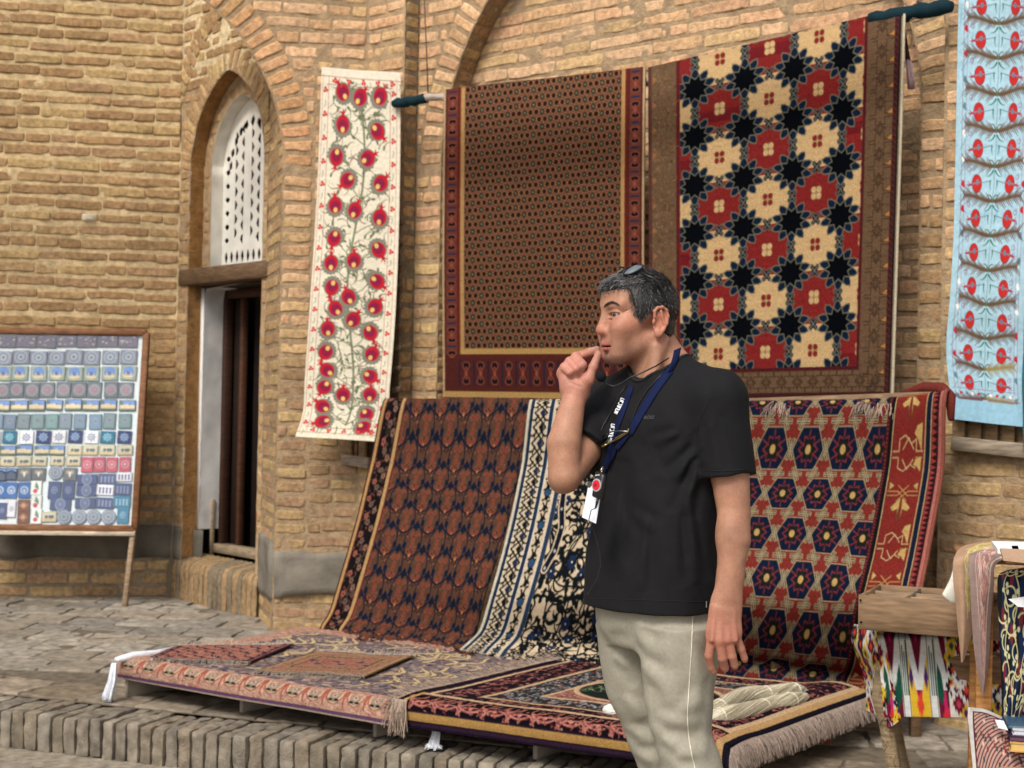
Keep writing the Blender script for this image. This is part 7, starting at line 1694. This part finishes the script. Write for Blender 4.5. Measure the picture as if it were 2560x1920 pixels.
            for x in (-.6, -.2, .2, .6) if w_ > h_ and (kind != 'navy' or w_ < 140) else (0,):
                if w_ > h_ and (kind != 'navy' or w_ < 140): dc(x, .3, .13, fg, 2); pl([(x-.1, -.7), (x+.1, -.7), (x+.1, .1), (x-.1, .1)], fg, 2)
                else: dc(0, 0, .5, fg, 2, asp=1.2); dc(0, 0, .4, cols[kind], 3, asp=1.2); dc(0, 0, .15, fg, 4)
        elif kind == 'night': pl([(-.8, -.85), (.8, -.85), (.8, 0), (.4, .3), (0, .55), (-.4, .3), (-.8, 0)], (54, 62, 88), 1); pl([(-.85, .85), (.85, .85), (.85, .4), (0, .7), (-.85, .4)], (100, 150, 210), 1)
        elif kind == 'lamp': dc(0, 0, .72, (170, 192, 214), 1); dc(0, 0, .5, (96, 126, 190), 2); dc(0, -.1, .22, (210, 206, 190), 3)
        elif kind == 'pom': dc(-.1, -.45, .42, (196, 44, 62), 1); pl([(-.1, .9), (.45, .3), (.5, -.3), (-.3, .1)], (60, 140, 112), 2); dc(-.05, .3, .16, (190, 60, 60), 3)
        elif kind == 'brown': pl([(-.8, 0), (0, .7), (.8, 0), (0, -.7)], (150, 100, 66), 1); dc(0, 0, .3, (214, 150, 80), 2)
        pl([(-.97, .97), (-.88, .97), (-.88, -.97), (-.97, -.97)], tuple(int(v*.7) for v in cols[kind]), .5); pl([(.88, .97), (.97, .97), (.97, -.97), (.88, -.97)], tuple(int(v*.7) for v in cols[kind]), .5)
    o = b.build('souvenir_tile', M['paint'], None, smooth=False)
    tag(o, lab, 'souvenir tile', 'souvenir tiles on the display board')
def rowt(xs, y, w_, h_, kinds, desc, rn):
    n = len(xs)
    for i, x in enumerate(xs):
        k = kinds if isinstance(kinds, str) else kinds[i]; d = desc if isinstance(desc, str) else desc[i]
        tile(x, y+_rt.uniform(-4, 4), w_*_rt.uniform(.95, 1.02), h_*_rt.uniform(.95, 1.02), k, '%s tile, %s from the right in %s' % (d, ORD[n-1-i], rn))
rowt([50, 205, 360, 515, 670, 830, 985], 165, 143, 90, 'mosaic', 'dark violet mosaic', 'the top row')
rowt([30, 165, 300, 435, 570, 705, 850, 990], 288, 126, 104, 'circle', 'grey blue medallion', 'the second row')
rowt([30, 155, 300, 440, 575, 705, 845, 990], 412, 118, 108, 'dome', 'blue dome and cream arches', 'the third row')
rowt([20, 130, 248, 365, 490, 610, 728, 855, 970], 540, 106, 118, 'rose', 'grey and rose circle', 'the fourth row')
rowt([15, 150, 285, 420, 565, 700, 835, 980], 657, 124, 84, 'land', 'desert city under blue sky', 'the fifth row')
rowt([-20, 78, 183, 292, 400, 505, 615, 735, 842, 962], 780, 92, 116, 'plain', 'upright muted teal', 'the sixth row')
rowt([-50, 75, 205, 335, 455, 580, 705, 828, 957], 900, 106, 96, ['starw', 'start', 'starw', 'starn', 'starw', 'starn', 'starw', 'start', 'starn'], ['white star', 'teal star', 'white star', 'navy star', 'white star', 'navy star', 'white star', 'teal star', 'navy star'], 'the seventh row')
rowt([-55, 65, 190, 325, 440, 575, 695, 825, 962], 1000, 114, 74, ['land']*5+['camel']*4, ['blue sky skyline']*5+['pale camel caravan']*4, 'the eighth row')
rowt([-55, 60, 185, 305, 440, 565], 1085, 110, 72, 'camel', 'small camel caravan', 'the row left of the red tiles')
rowt([672, 765, 862, 962], 1112, 84, 112, 'red', 'upright red patterned', 'the row of four red tiles')
rowt([-75, 10, 90], 1185, 80, 96, 'night', 'dark domed night scene', 'the left edge row')
for x, i in ((190, 2), (300, 1), (540, 0)): tile(x, 1185, 98, 96, 'animal', 'round framed animal head tile, %s from the right' % ORD[i])
tile(430, 1172, 104, 104, '', 'round grey tile touching the animal head tiles', rnd=True)
for (x, y, w_, h_, lb) in ((670, 1225, 145, 76, 'navy medallion tile directly below the leftmost red tile'), (665, 1310, 145, 80, 'navy medallion tile, middle of the vertical trio below the red tiles'), (655, 1406, 145, 78, 'navy medallion tile, lowest of the vertical trio below the red tiles'), (465, 1418, 150, 84, 'wide navy tile under the two upright navy tiles'), (420, 1308, 92, 130, 'upright navy tile, left of the upright pair'), (527, 1308, 90, 130, 'upright navy tile, right of the upright pair')): tile(x, y, w_, h_, 'navy', lb)
for (x, y, w_, h_, k, lb) in ((825, 1222, 132, 78, 'navy', 'navy arcade tile directly left of the upper white arcade tile'), (955, 1205, 116, 66, 'white', 'white arcade tile at the right edge below the red tiles'), (810, 1306, 124, 76, 'white', 'white arcade tile left of the navy one near the right edge'), (945, 1300, 122, 90, 'navy', 'navy arcade tile at the right edge under the white one'), (805, 1406, 130, 80, 'navy', 'navy arcade tile left of the wide teal arcade tile'), (938, 1396, 124, 84, 'teal', 'wide teal arcade tile near the lower right corner'), (946, 1500, 84, 122, 'teal', 'upright teal arcade tile in the lower right corner')): tile(x, y, w_, h_, k, lb)
for x, lb, k in ((-85, 'bright blue medallion tile at the far left edge', 'lamp'), (0, 'bright blue medallion tile left of the pale one', 'lamp'), (90, 'bright blue tile with cream flower motif', 'lamp'), (190, 'pale blue tile with white ring beside the pomegranate tiles', 'lamp')): tile(x, 1308, 84, 118, k, lb)
for y, h_, lb in ((1290, 104, 'white pomegranate tile, topmost of three'), (1400, 104, 'white pomegranate tile, middle of three'), (1508, 110, 'white pomegranate tile, lowest of three')): tile(280, y, 80, h_, 'pom', lb)
for x, y, w_, h_, k, lb in ((20, 1465, 66, 118, 'navy', 'narrow navy tile at the lower left beside a white one'), (90, 1450, 60, 124, 'white', 'narrow white ornament tile left of the brown tiles'), (185, 1425, 88, 84, 'brown', 'upper brown diamond tile'), (180, 1516, 88, 92, 'brown', 'lower brown diamond tile'), (378, 1512, 114, 76, 'camel', 'camel caravan tile in the bottom row beside the round tiles'), (-80, 1460, 80, 120, 'lamp', 'blue medallion tile at the lower left edge')): tile(x, y, w_, h_, k, lb)
for i, x in enumerate((495, 610, 722, 835)): tile(x, 1513, 106, 106, '', 'round grey blue plate tile in the bottom row, %s from the right' % ORD[3-i], rnd=True)
# ---------------------------------------------------------------- stall at the right
FT = lambda px, py, d: PD(px, py, d)
# carved table
D0 = 4.62
tb = thing('carved_table', FT(2300, 1900, D0)*np.array([1, 1, 0])+np.array([0, 0, TZ]), 'old carved wooden table with curved legs under the bright ikat cloth', 'table')
a0 = FT(2200, 1588, D0); a1 = FT(2640, 1592, D0-.22); dn = a1-a0; dn[2] = 0; dn /= np.linalg.norm(dn); bkv = np.array([-dn[1], dn[0], 0]); ztop = a0[2]
L_ = .80; q = MB(); ctr = a0+dn*L_/2+bkv*.24; ctr[2] = ztop-.018; q.box(ctr, dn*L_/2, bkv*.24, np.array([0, 0, .016]), lin((120, 92, 64)), .006); q.build('table_top', M['woodh'], tb)
q = MB(); 
for o_, l2 in ((a0+bkv*.02, dn*L_), (a0+bkv*.46, dn*L_)): q.bar(np.array([*o_[:2], ztop-.075]), np.array([*(o_+l2)[:2], ztop-.075]), .02, .09, lin((128, 100, 72)), .003)
q.build('apron', M['woodh'], tb)
wl = lin((146, 126, 98))
for k, (s, t) in enumerate(((.028, .03), (L_-.04, .03), (.004, .26), (L_-.04, .44))):
    b0_ = a0+dn*s+bkv*t; q = MB(); zs_ = np.linspace(ztop-.03, TZ, 34); tt = np.linspace(0, 1, 34)
    hwv = .020+.016*np.clip(1-tt*2.2, 0, 1)+.012*np.exp(-((tt-.30)/.12)**2)+.008*np.exp(-((tt-.93)/.06)**2); sh_ = -.022*np.sin(tt*math.pi*1.1)+.055*tt**1.5*(1 if s < .5 else -1)
    P = []
    for z_, h_, o_ in zip(zs_, hwv, sh_): P.append([np.array([*(b0_+dn*(o_+a*h_)+bkv*(b*h_)).tolist()[:2], z_]) for a, b in ((-1, -1), (0, -1.12), (1, -1), (1.12, 0), (1, 1), (0, 1.12), (-1, 1), (-1.12, 0))])
    q.grid(np.array(P), wl, close=True)
    for i in range(9 if k < 2 else 0):          # carved scrolls on the front face
        z_ = ztop-.12-i*.045; t_ = (ztop-.03-z_)/(ztop-.03-TZ); h_ = np.interp(t_, tt, hwv); o_ = np.interp(t_, tt, sh_)
        c_ = b0_+dn*o_-bkv*(h_*1.10); c_ = np.array([*c_[:2], z_]); q.tube([c_+dn*.011*math.cos(u)*(-1)**i*(1-u*.1)+np.array([0, 0, .016*math.sin(u)*(1-u*.1)]) for u in np.linspace(0, 5, 16)], .0022, 5, wl*1.35)
        q.tube([c_+dn*(.016*(-1)**i)+np.array([0, 0, -.02]), c_+dn*(.004*(-1)**i)+np.array([0, 0, .0]), c_+dn*(.014*(-1)**i)+np.array([0, 0, .02])], .002, 5, wl*1.25)
    q.build('leg', M['woodh'], tb)
# ikat cloth
def ikat(cv, off=0.):
    rs = np.random.default_rng(6); W, H = cv.W, cv.H; jag = lambda x, y: None
    def blob(cx, cy, rx, ry, c):               # diamond with vertical feathered edge
        n = 18; P = []
        for k in range(n): t = k/n*2*math.pi; r = 1/(abs(math.cos(t))+abs(math.sin(t)))**.75; P.append((cx+rx*r*math.cos(t), cy+ry*r*math.sin(t)+(.012 if k % 2 else -.012)*min(1, ry/.05)))
        cv.poly(P, c)
    cv.rect(0, 0, W, H, (222, 224, 222)); per = .145; MG, MR, GR, YL, PR_, BKK = (206, 24, 104), (112, 18, 52), (24, 84, 66), (224, 184, 34), (76, 36, 112), (30, 28, 32)
    x = .095-off
    k = 0
    while x < .30-off+.001:
        c = x+.035
        for y0 in (-.10, .24):
            cv.poly([(c-.034, y0-.02), (c+.034, y0-.02), (c+.032, y0+.10), (c+.020, y0+.15), (c+.012, y0+.20), (c, y0+.27), (c-.012, y0+.20), (c-.020, y0+.15), (c-.032, y0+.10)], MR); cv.poly([(c-.017, y0-.02), (c-.006, y0-.02), (c-.004, y0+.03), (c+.004, y0+.03), (c+.006, y0-.02), (c+.017, y0-.02), (c+.014, y0+.09), (c+.008, y0+.13), (c, y0+.17), (c-.008, y0+.13), (c-.014, y0+.09)], MG)
        if k % 2 == 0:
            for s_ in (-1, 1): cv.poly([(c+s_*.012, .235), (c+s_*.018, .17), (c+s_*.030, .13), (c+s_*.034, .18), (c+s_*.034, .24), (c+s_*.020, .265)], GR)
            blob(c+.012, .245, .012, .055, GR); blob(c-.010, .30, .014, .03, (214, 40, 60))
        else:
            cv.poly([(c-.034, .30), (c-.034, .10), (c-.022, .16), (c-.004, .26), (c+.004, .26), (c+.022, .16), (c+.034, .10), (c+.034, .30)], YL); blob(c-.026, .18, .008, .04, PR_); blob(c+.026, .18, .008, .04, PR_); blob(c, .265, .013, .04, (226, 66, 40))
        for e in (-.036, .036): cv.line([(c+e, 0), (c+e, H)], .0025, (60, 70, 36))
        for e in (.043, .050, .057): cv.line([(c+e, .06+.02*((e*1000) % 3)), (c+e, .235)], .004, GR)
        x += .096; k += 1
    for (xa, xb) in ((-.02, .095-off), (.325-off, W+.02)):
        if xb <= xa: continue
        cv.rect(max(xa, 0), 0, min(xb, W), H, (226, 222, 214))
        for i in range(int((xb-xa)*460)):
            cx, cy = rs.uniform(xa+.01, xb-.01), rs.uniform(0, H); a, b, c = [(BKK, (226, 66, 40), 1), (YL, GR, 1), (MR, (200, 60, 90), 1), (YL, PR_, 1), (BKK, (230, 226, 220), 1), ((232, 228, 222), PR_, 1), (MR, (228, 80, 40), 1)][rs.integers(7)]
            blob(cx, cy, .022, .032, a); blob(cx, cy, .009, .014, b)
IK = thing('ikat_tablecloth', a0, 'bright ikat tablecloth in pink, green, yellow and white draped over the carved table', 'tablecloth')
cv = Cv(.52, .30, 420, (220, 220, 220)); ikat(cv, .085)
us = [0, .12, .26, .40, .52]; vs = [0, .03, .12, .22, .30]
xs_ = [2190, 2270, 2372, 2475, 2560]; dp = [D0-.03, D0-.045, D0-.07, D0-.12, D0-.16]
net = [[FT(x, y+(4 if i > 2 else 0), d+dy) for i, (x, d) in enumerate(zip([x+sx for x in xs_], dp))] for y, dy, sx in ((1566, .12, 0), (1580, .0, 2), (1648, -.01, 8), (1725, -.015, 14), (1793, -.012, 20))]
rugmesh('front_drape', cv, us, vs, net, 'cloth', IK, wave=.006, wsc=9, seed=31, thick=.002, pile=0)
cv = Cv(.26, .36, 420, (220, 220, 220)); ikat(cv, -.4)
net = [[FT(2135, 1560, D0+.30), FT(2158, 1562, D0+.14), FT(2180, 1566, D0+.02), FT(2206, 1570, D0-.03)], [FT(2128, 1590, D0+.30), FT(2150, 1610, D0+.12), FT(2184, 1600, D0+.0), FT(2212, 1590, D0-.05)], [FT(2150, 1660, D0+.26), FT(2176, 1680, D0+.16), FT(2196, 1668, D0+.01), FT(2222, 1680, D0-.06)], [FT(2166, 1720, D0+.24), FT(2182, 1745, D0+.14), FT(2206, 1740, D0+.02), FT(2236, 1745, D0-.065)], [FT(2168, 1776, D0+.22), FT(2192, 1790, D0+.12), FT(2222, 1818, D0-.02), FT(2254, 1798, D0-.06)]]
rugmesh('side_drape', cv, [0, .08, .17, .26], [0, .05, .15, .26, .36], net, 'cloth', IK, wave=.008, wsc=12, seed=33, thick=.002, pile=0)
# compartment box
bxT = thing('compartment_box', FT(2270, 1575, 4.5), 'weathered wooden box with small compartments standing on the ikat covered table', 'box')
A0_ = FT(2147, 1486, 4.50); ZT = A0_[2]; A1_ = PG(2600, 1494, ZT); A1_ = A0_+dn*.52; Abk = PG(2151, 1455, ZT)-A0_; bd2 = bkv; dpt = min(np.linalg.norm(Abk), .30)
ZB = FT(2150, 1573, 4.50)[2]; hc = (ZT-ZB)/2; wv = lin((134, 108, 82)); up_ = np.array([0, 0, 1.])
q = MB()
def plank(p0, p1, zc, hh, th_, col): q.box((p0+p1)/2*np.array([1, 1, 0])+np.array([0, 0, zc]), (p1-p0)/2*np.array([1, 1, 0]), np.cross((p1-p0)/np.linalg.norm(p1-p0), up_)*th_/2, up_*hh, col, .002)
plank(A0_, A1_, (ZT+ZB)/2, hc, .012, wv); plank(A0_+bd2*dpt, A1_+bd2*dpt, (ZT+ZB)/2, hc, .012, wv); plank(A0_+dn*.006+bd2*.006, A0_+dn*.006+bd2*(dpt-.006), (ZT+ZB)/2, hc-.001, .012, wv*.95); plank(A1_-dn*.006+bd2*.006, A1_-dn*.006+bd2*(dpt-.006), (ZT+ZB)/2, hc-.001, .012, wv*.95)
q.build('box_side', M['woodh'], bxT)
q = MB(); q.box((A0_+A1_)/2*np.array([1, 1, 0])+bd2*dpt/2+np.array([0, 0, ZB+.006]), dn*.25, bd2*(dpt/2-.01), up_*.005, lin((40, 28, 20))); q.build('box_bottom', M['woodh'], bxT)
for s_ in (.135, .27, .40): q = MB(); plank(A0_+dn*s_+bd2*.008, A0_+dn*s_+bd2*(dpt-.008), (ZT+ZB)/2+.002, hc-.004, .009, lin((132, 118, 102))); q.build('divider', M['woodh'], bxT)
for f_ in (.33, .66): q = MB(); plank(A0_+dn*.01+bd2*dpt*f_, A1_-dn*.01+bd2*dpt*f_, (ZT+ZB)/2, hc-.008, .006, lin((150, 124, 98))); q.build('divider', M['woodh'], bxT)
q = MB()
for x, y in ((2152, 1500), (2153, 1555), (2262, 1527), (2372, 1530)): disc(q, FT(x, y, 4.488)-bd2*.002, -bd2, up_, .0035, lin((44, 36, 30)), 10)
q.build('nail', M['steel'], bxT)
# display rack with draped scarves
DR = 4.22
rk = thing('scarf_stand', FT(2500, 1800, DR)*np.array([1, 1, 0])+np.array([0, 0, TZ]), 'orange brown wooden stand carrying the draped embroidered scarves', 'stand')
st0 = FT(2398, 1392, DR); zt2 = FT(2440, 1380, DR)[2]; dn2 = np.array([.97, -.24, 0]); bk2 = np.array([.24, .97, 0])
q = MB(); c_ = st0*np.array([1, 1, 0])+dn2*.33+bk2*.17+np.array([0, 0, zt2-.02]); q.box(c_, dn2*.33, bk2*.17, up_*.012, lin((150, 110, 70)), .004); q.build('stand_top', M['woodh'], rk)
for s_, t_ in ((.075, .03), (.60, .03), (.075, .31), (.60, .31)):
    p = st0*np.array([1, 1, 0])+dn2*s_+bk2*t_; q = MB(); q.box(p+np.array([0, 0, (zt2+TZ)/2-.015]), dn2*.022, bk2*.022, up_*((zt2-TZ)/2-.018), lin((178, 126, 72)), .004); q.build('post', M['wood'], rk)
def scarf(lab, rows, W, H, draw, bg, seed, res=420, wave=.004, sub='draped_cloth'):
    cv = Cv(W, H, res, bg); draw(cv, np.random.default_rng(seed)); t = thing('embroidered_scarf', FT(*rows[0][0]), lab, 'scarf', 'scarves draped over the stand'); n = len(rows); m = len(rows[0])
    net = [[FT(*p) for p in r] for r in rows]; rugmesh(sub, cv, list(np.linspace(0, W, m)), list(np.linspace(0, H, n)), net, 'cloth', t, wave=wave, wsc=14, seed=seed, thick=.003, pile=0); return t
def dY(cv, rs):
    W, H = cv.W, cv.H; cv.rect(.0, 0, W, H, (182, 148, 120)); cv.poly([(W*.42, 0), (W*.98, 0), (W*.92, H*.30), (W*.86, H*.66), (W*.72, H*.36)], (198, 168, 138))
    for i in range(190):
        t = rs.uniform(0, .68); x = W*(.66+.12*t+rs.uniform(-.2, .2)*(1-t)); cv.curve(x, t*H, 1.4+rs.uniform(-.5, .5), .035, rs.uniform(-30, 30), rs.uniform(-30, 30), .004, [(206, 190, 84), (226, 216, 176), (196, 170, 60), (238, 228, 200)][rs.integers(4)], .002, 5)
    cv.line([(W*.52, .02), (W*.60, H*.4), (W*.78, H*.68)], .006, (218, 196, 96)); cv.line([(W*.95, .02), (W*.9, H*.45), (W*.80, H*.68)], .004, (230, 222, 190))
scarf('beige scarf with yellow embroidery hanging to a point, the leftmost on the stand', [[(2480, 1352, DR+.30), (2520, 1350, DR+.30), (2600, 1350, DR+.28)], [(2412, 1364, DR+.10), (2440, 1360, DR+.12), (2560, 1362, DR+.08)], [(2386, 1392, DR-.02), (2412, 1386, DR-.03), (2440, 1392, DR-.02)], [(2382, 1440, DR-.04), (2408, 1440, DR-.055), (2436, 1445, DR-.03)], [(2390, 1520, DR-.04), (2411, 1520, DR-.06), (2434, 1524, DR-.03)], [(2397, 1590, DR-.04), (2411, 1592, DR-.055), (2431, 1580, DR-.03)], [(2403, 1655, DR-.04), (2406, 1656, DR-.045), (2410, 1652, DR-.04)]], .16, .62, dY, (182, 148, 120), 81)
def dP(cv, rs):
    W, H = cv.W, cv.H; cv.rect(0, 0, W, H, (152, 128, 122))
    for i in range(330):
        t = rs.uniform(0.02, .92); x = W*(.60+.05*t+rs.uniform(-.30, .30)*(1-t)*(1 if t > .15 else .9)); cv.curve(x, t*H, 1.5+rs.uniform(-.4, .4), .035, rs.uniform(-20, 20), rs.uniform(-20, 20), .0042, [(206, 142, 132), (222, 172, 160), (188, 120, 112), (232, 204, 192)][rs.integers(4)], .002, 5)
    cv.line([(W*.98, .10), (W*.90, H*.3), (W*.80, H*.6), (W*.68, H*.93)], .005, (232, 212, 200)); cv.line([(W*.30, .08), (W*.32, H*.4), (W*.45, H*.7)], .003, (226, 190, 178))
scarf('mauve scarf with pink embroidery hanging to a long point in the middle of the stand', [[(2560, 1366, DR+.26), (2590, 1366, DR+.26), (2620, 1366, DR+.26)], [(2440, 1378, DR+.02), (2490, 1372, DR+.04), (2570, 1384, DR+.02)], [(2422, 1400, DR-.05), (2452, 1390, DR-.06), (2492, 1408, DR-.05)], [(2426, 1470, DR-.07), (2450, 1470, DR-.085), (2484, 1462, DR-.06)], [(2430, 1560, DR-.07), (2452, 1560, DR-.085), (2478, 1555, DR-.06)], [(2438, 1650, DR-.07), (2455, 1650, DR-.08), (2474, 1640, DR-.06)], [(2453, 1734, DR-.07), (2457, 1738, DR-.075), (2463, 1726, DR-.07)]], .16, .72, dP, (152, 128, 122), 82)
def dD(cv, rs):
    W, H = cv.W, cv.H; cv.rect(0, 0, W, H, (30, 30, 32))
    for k in range(5):
        x = W*(.12+.2*k); cv.line([(x+.01*math.sin(t*20+k), t*H) for t in np.linspace(0, 1, 30)], .026, (30, 46, 84)); 
        for j in range(5): cv.ell(x, .10+j*.17+.05*(k % 2), .010, .035, (126, 44, 54))
    for k in range(4):
        x = W*(.20+.22*k); cv.line([(x+.012*math.sin(t*30+k*2), t*H) for t in np.linspace(0, 1, 50)], .0045, (222, 216, 160))
        for j in range(9):
            y = .05+j*.10+.03*k; cv.curve(x, y, rs.uniform(0, 6.28), .075, 30, 34, .006, (226, 222, 166)); cv.curve(x, y+.03, rs.uniform(0, 6.28), .05, -40, -44, .006, (220, 214, 150))
            for q_ in range(3): cv.ell(x+.014*math.cos(q_*2.1+j), y+.016*math.sin(q_*2.1+j), .007, .009, (228, 224, 172))
scarf('black and blue scarf with thick cream chain embroidery hanging lowest at the right', [[(2560, 1418, DR+.10), (2620, 1416, DR+.10), (2680, 1420, DR+.08)], [(2512, 1428, DR-.08), (2570, 1424, DR-.08), (2660, 1430, DR-.10)], [(2494, 1452, DR-.13), (2555, 1440, DR-.16), (2640, 1450, DR-.16)], [(2498, 1560, DR-.15), (2550, 1560, DR-.18), (2625, 1550, DR-.18)], [(2503, 1680, DR-.15), (2545, 1680, DR-.18), (2595, 1660, DR-.18)], [(2505, 1790, DR-.15), (2528, 1800, DR-.17), (2560, 1765, DR-.17)], [(2500, 1888, DR-.15), (2507, 1894, DR-.16), (2518, 1882, DR-.15)]], .24, .92, dD, (30, 30, 32), 83)
t = thing('white_scarf', FT(2380, 1480, DR+.1), 'plain white cloth corner poking out behind the beige scarf', 'scarf')
cv = Cv(.08, .16, 60, (228, 226, 214)); rugmesh('folded_cloth', cv, [0, .04, .08], [0, .08, .16], [[FT(2386, 1422, DR+.06), FT(2394, 1420, DR+.07), FT(2420, 1420, DR+.06)], [FT(2368, 1462, DR+.03), FT(2385, 1466, DR+.02), FT(2420, 1470, DR+.04)], [FT(2356, 1485, DR+.0), FT(2375, 1503, DR-.0), FT(2410, 1518, DR+.02)]], 'cloth', t, wave=.003, wsc=20, thick=.003, pile=0)
# packets on top
def packet(name, lab, cat, p4, th_, col, mat='cloth', extra=None):
    t = thing(name, p4[0], lab, cat); q = MB(); slab4(q, p4, th_, col); q.build('cover', M[mat], t, smooth=False)
    if extra: extra(t)
    return t
zs2 = zt2+.035
def pg4(pts, z): return [PG(x, y, z) for x, y in pts]
def ex1(t):
    q = MB(); slab4(q, pg4([(2529, 1366), (2531, 1377), (2548, 1378), (2545, 1366)], zs2+.004), .004, lin((44, 96, 124))); q.build('stripe', M['cloth'], t, smooth=False)
packet('folded_towel', 'folded white cloth with a blue stripe on top of the stand', 'cloth', pg4([(2479, 1358), (2494, 1378), (2640, 1392), (2620, 1362)], zs2), .012, lin((236, 238, 240)), 'cloth', ex1)
packet('folded_pouch', 'folded tan cloth pouch on the pink embroidered scarf', 'pouch', pg4([(2500, 1374), (2508, 1398), (2640, 1412), (2630, 1380)], zs2+.016), .007, lin((190, 158, 132)))
packet('price_card', 'curved white card hanging in front of the dark scarf', 'card', [FT(2521, 1498, DR-.24), FT(2545, 1517, DR-.26), FT(2600, 1520, DR-.28), FT(2600, 1486, DR-.28)], .002, lin((240, 242, 244)))
# low table with cushion and books
DL_ = 3.98
lw = thing('low_table', FT(2560, 1900, DL_)*np.array([1, 1, 0])+np.array([0, 0, TZ]), 'low brown cloth covered table at the bottom right corner', 'table')
zl = FT(2480, 1905, DL_)[2]; pC = FT(2446, 1900, DL_)*np.array([1, 1, 0]); q = MB(); q.box(pC+dn2*.36+bk2*.22+np.array([0, 0, zl-.02]), dn2*.35, bk2*.24, up_*.015, lin((170, 128, 96)), .005); q.build('table_top', M['woodh'], lw)
for s_, t_ in ((.03, .0), (.66, .0), (.03, .42), (.66, .42)):
    q = MB(); q.box(pC+dn2*s_+bk2*t_+np.array([0, 0, (zl-.035+TZ)/2]), dn2*.02, bk2*.02, up_*((zl-.035-TZ)/2), lin((180, 130, 80)), .003); q.build('leg', M['wood'], lw)
def dC(cv, rs):
    W, H = cv.W, cv.H; cv.rect(0, 0, W, H, (204, 160, 146))
    for k in range(26):
        r = .02+k*.013; P = [(W-.02-r*1.25*math.cos(t)*1.0, H*.98-r*1.15*math.sin(t)) for t in np.linspace(-.6, 1.7, 30)]; cv.line(P, .006, [(108, 40, 46), (60, 64, 74), (110, 36, 44), (50, 52, 62)][k % 4])
        for j in range(10): a, b = P[rs.integers(0, 30)]; cv.ell(a, b, .006, .010, [(70, 74, 84), (140, 56, 58), (226, 190, 176)][j % 3])
    cv.rect(0, 0, .022, H, (222, 220, 216)); cv.rect(0, 0, W, .024, (224, 222, 218)); cv.rect(.022, .024, .030, H, (92, 36, 44)); cv.rect(.022, .024, W, .032, (84, 34, 42))
ct = thing('patterned_cushion_cover', FT(2440, 1800, DL_), 'red and grey patterned cover with white edging spread over the low table', 'cushion cover')
cv = Cv(.34, .36, 420, (200, 160, 150)); dC(cv, np.random.default_rng(5))
net = [[FT(2424, 1768, DL_), FT(2455, 1772, DL_+.06), FT(2510, 1792, DL_+.12), FT(2580, 1812, DL_+.12)], [FT(2421, 1800, DL_-.02), FT(2458, 1804, DL_), FT(2512, 1822, DL_+.02), FT(2585, 1845, DL_+.02)], [FT(2426, 1860, DL_-.02), FT(2462, 1865, DL_-.02), FT(2515, 1875, DL_-.02), FT(2590, 1885, DL_-.02)], [FT(2433, 1930, DL_-.02), FT(2466, 1935, DL_-.03), FT(2520, 1940, DL_-.03), FT(2600, 1945, DL_-.03)], [FT(2438, 1990, DL_-.02), FT(2468, 1995, DL_-.03), FT(2525, 2000, DL_-.03), FT(2600, 2005, DL_-.03)]]
rugmesh('quilted_cover', cv, [0, .08, .20, .34], [0, .08, .18, .27, .36], net, 'cloth', ct, wave=.003, wsc=16, seed=41, thick=.004, pile=0)
def book(lab, x0, y0, x1, y1, h_, col, col2, d):
    a = FT(x0, y0, d); b = FT(x1, y1, d-.04); t = thing('book', a, lab, 'book', 'books on the low table'); dv = (b-a); q = MB(); c_ = (a+b)/2+bk2*.06+dn2*.05; q.box(c_+up_*h_/2, dn2*(np.linalg.norm(dv)/2+.05), bk2*.07, up_*.0016, lin(col)); q.box(c_-up_*h_/2, dn2*(np.linalg.norm(dv)/2+.05), bk2*.07, up_*.0016, lin(col)); q.build('cover', M['paint'], t, smooth=False)
    q = MB(); q.box(c_+dn2*.001, dn2*(np.linalg.norm(dv)/2+.047), bk2*.067, up_*(h_/2-.0017), lin(col2)); q.build('pages', M['cloth'], t, smooth=False)
book('yellow covered book at the bottom of the small pile', 2528, 1862, 2570, 1872, .022, (214, 168, 92), (226, 190, 120), DL_-.04)
book('dark purple book below the white one in the small pile', 2524, 1842, 2570, 1850, .014, (60, 34, 60), (110, 80, 100), DL_-.03)
book('white booklet under the blue book', 2537, 1826, 2570, 1833, .012, (222, 224, 230), (214, 216, 224), DL_-.02)
book('blue book topmost on the small pile', 2520, 1812, 2570, 1818, .010, (58, 92, 120), (120, 140, 150), DL_-.0)
t = thing('price_card', FT(2488, 1800, DL_-.02), 'small white card lying on the patterned cover', 'card'); q = MB(); slab4(q, [FT(2488, 1800, DL_-.03), FT(2496, 1820, DL_-.05), FT(2520, 1826, DL_-.05), FT(2508, 1802, DL_-.03)], .002, lin((236, 238, 242))); q.build('cover', M['cloth'], t, smooth=False)
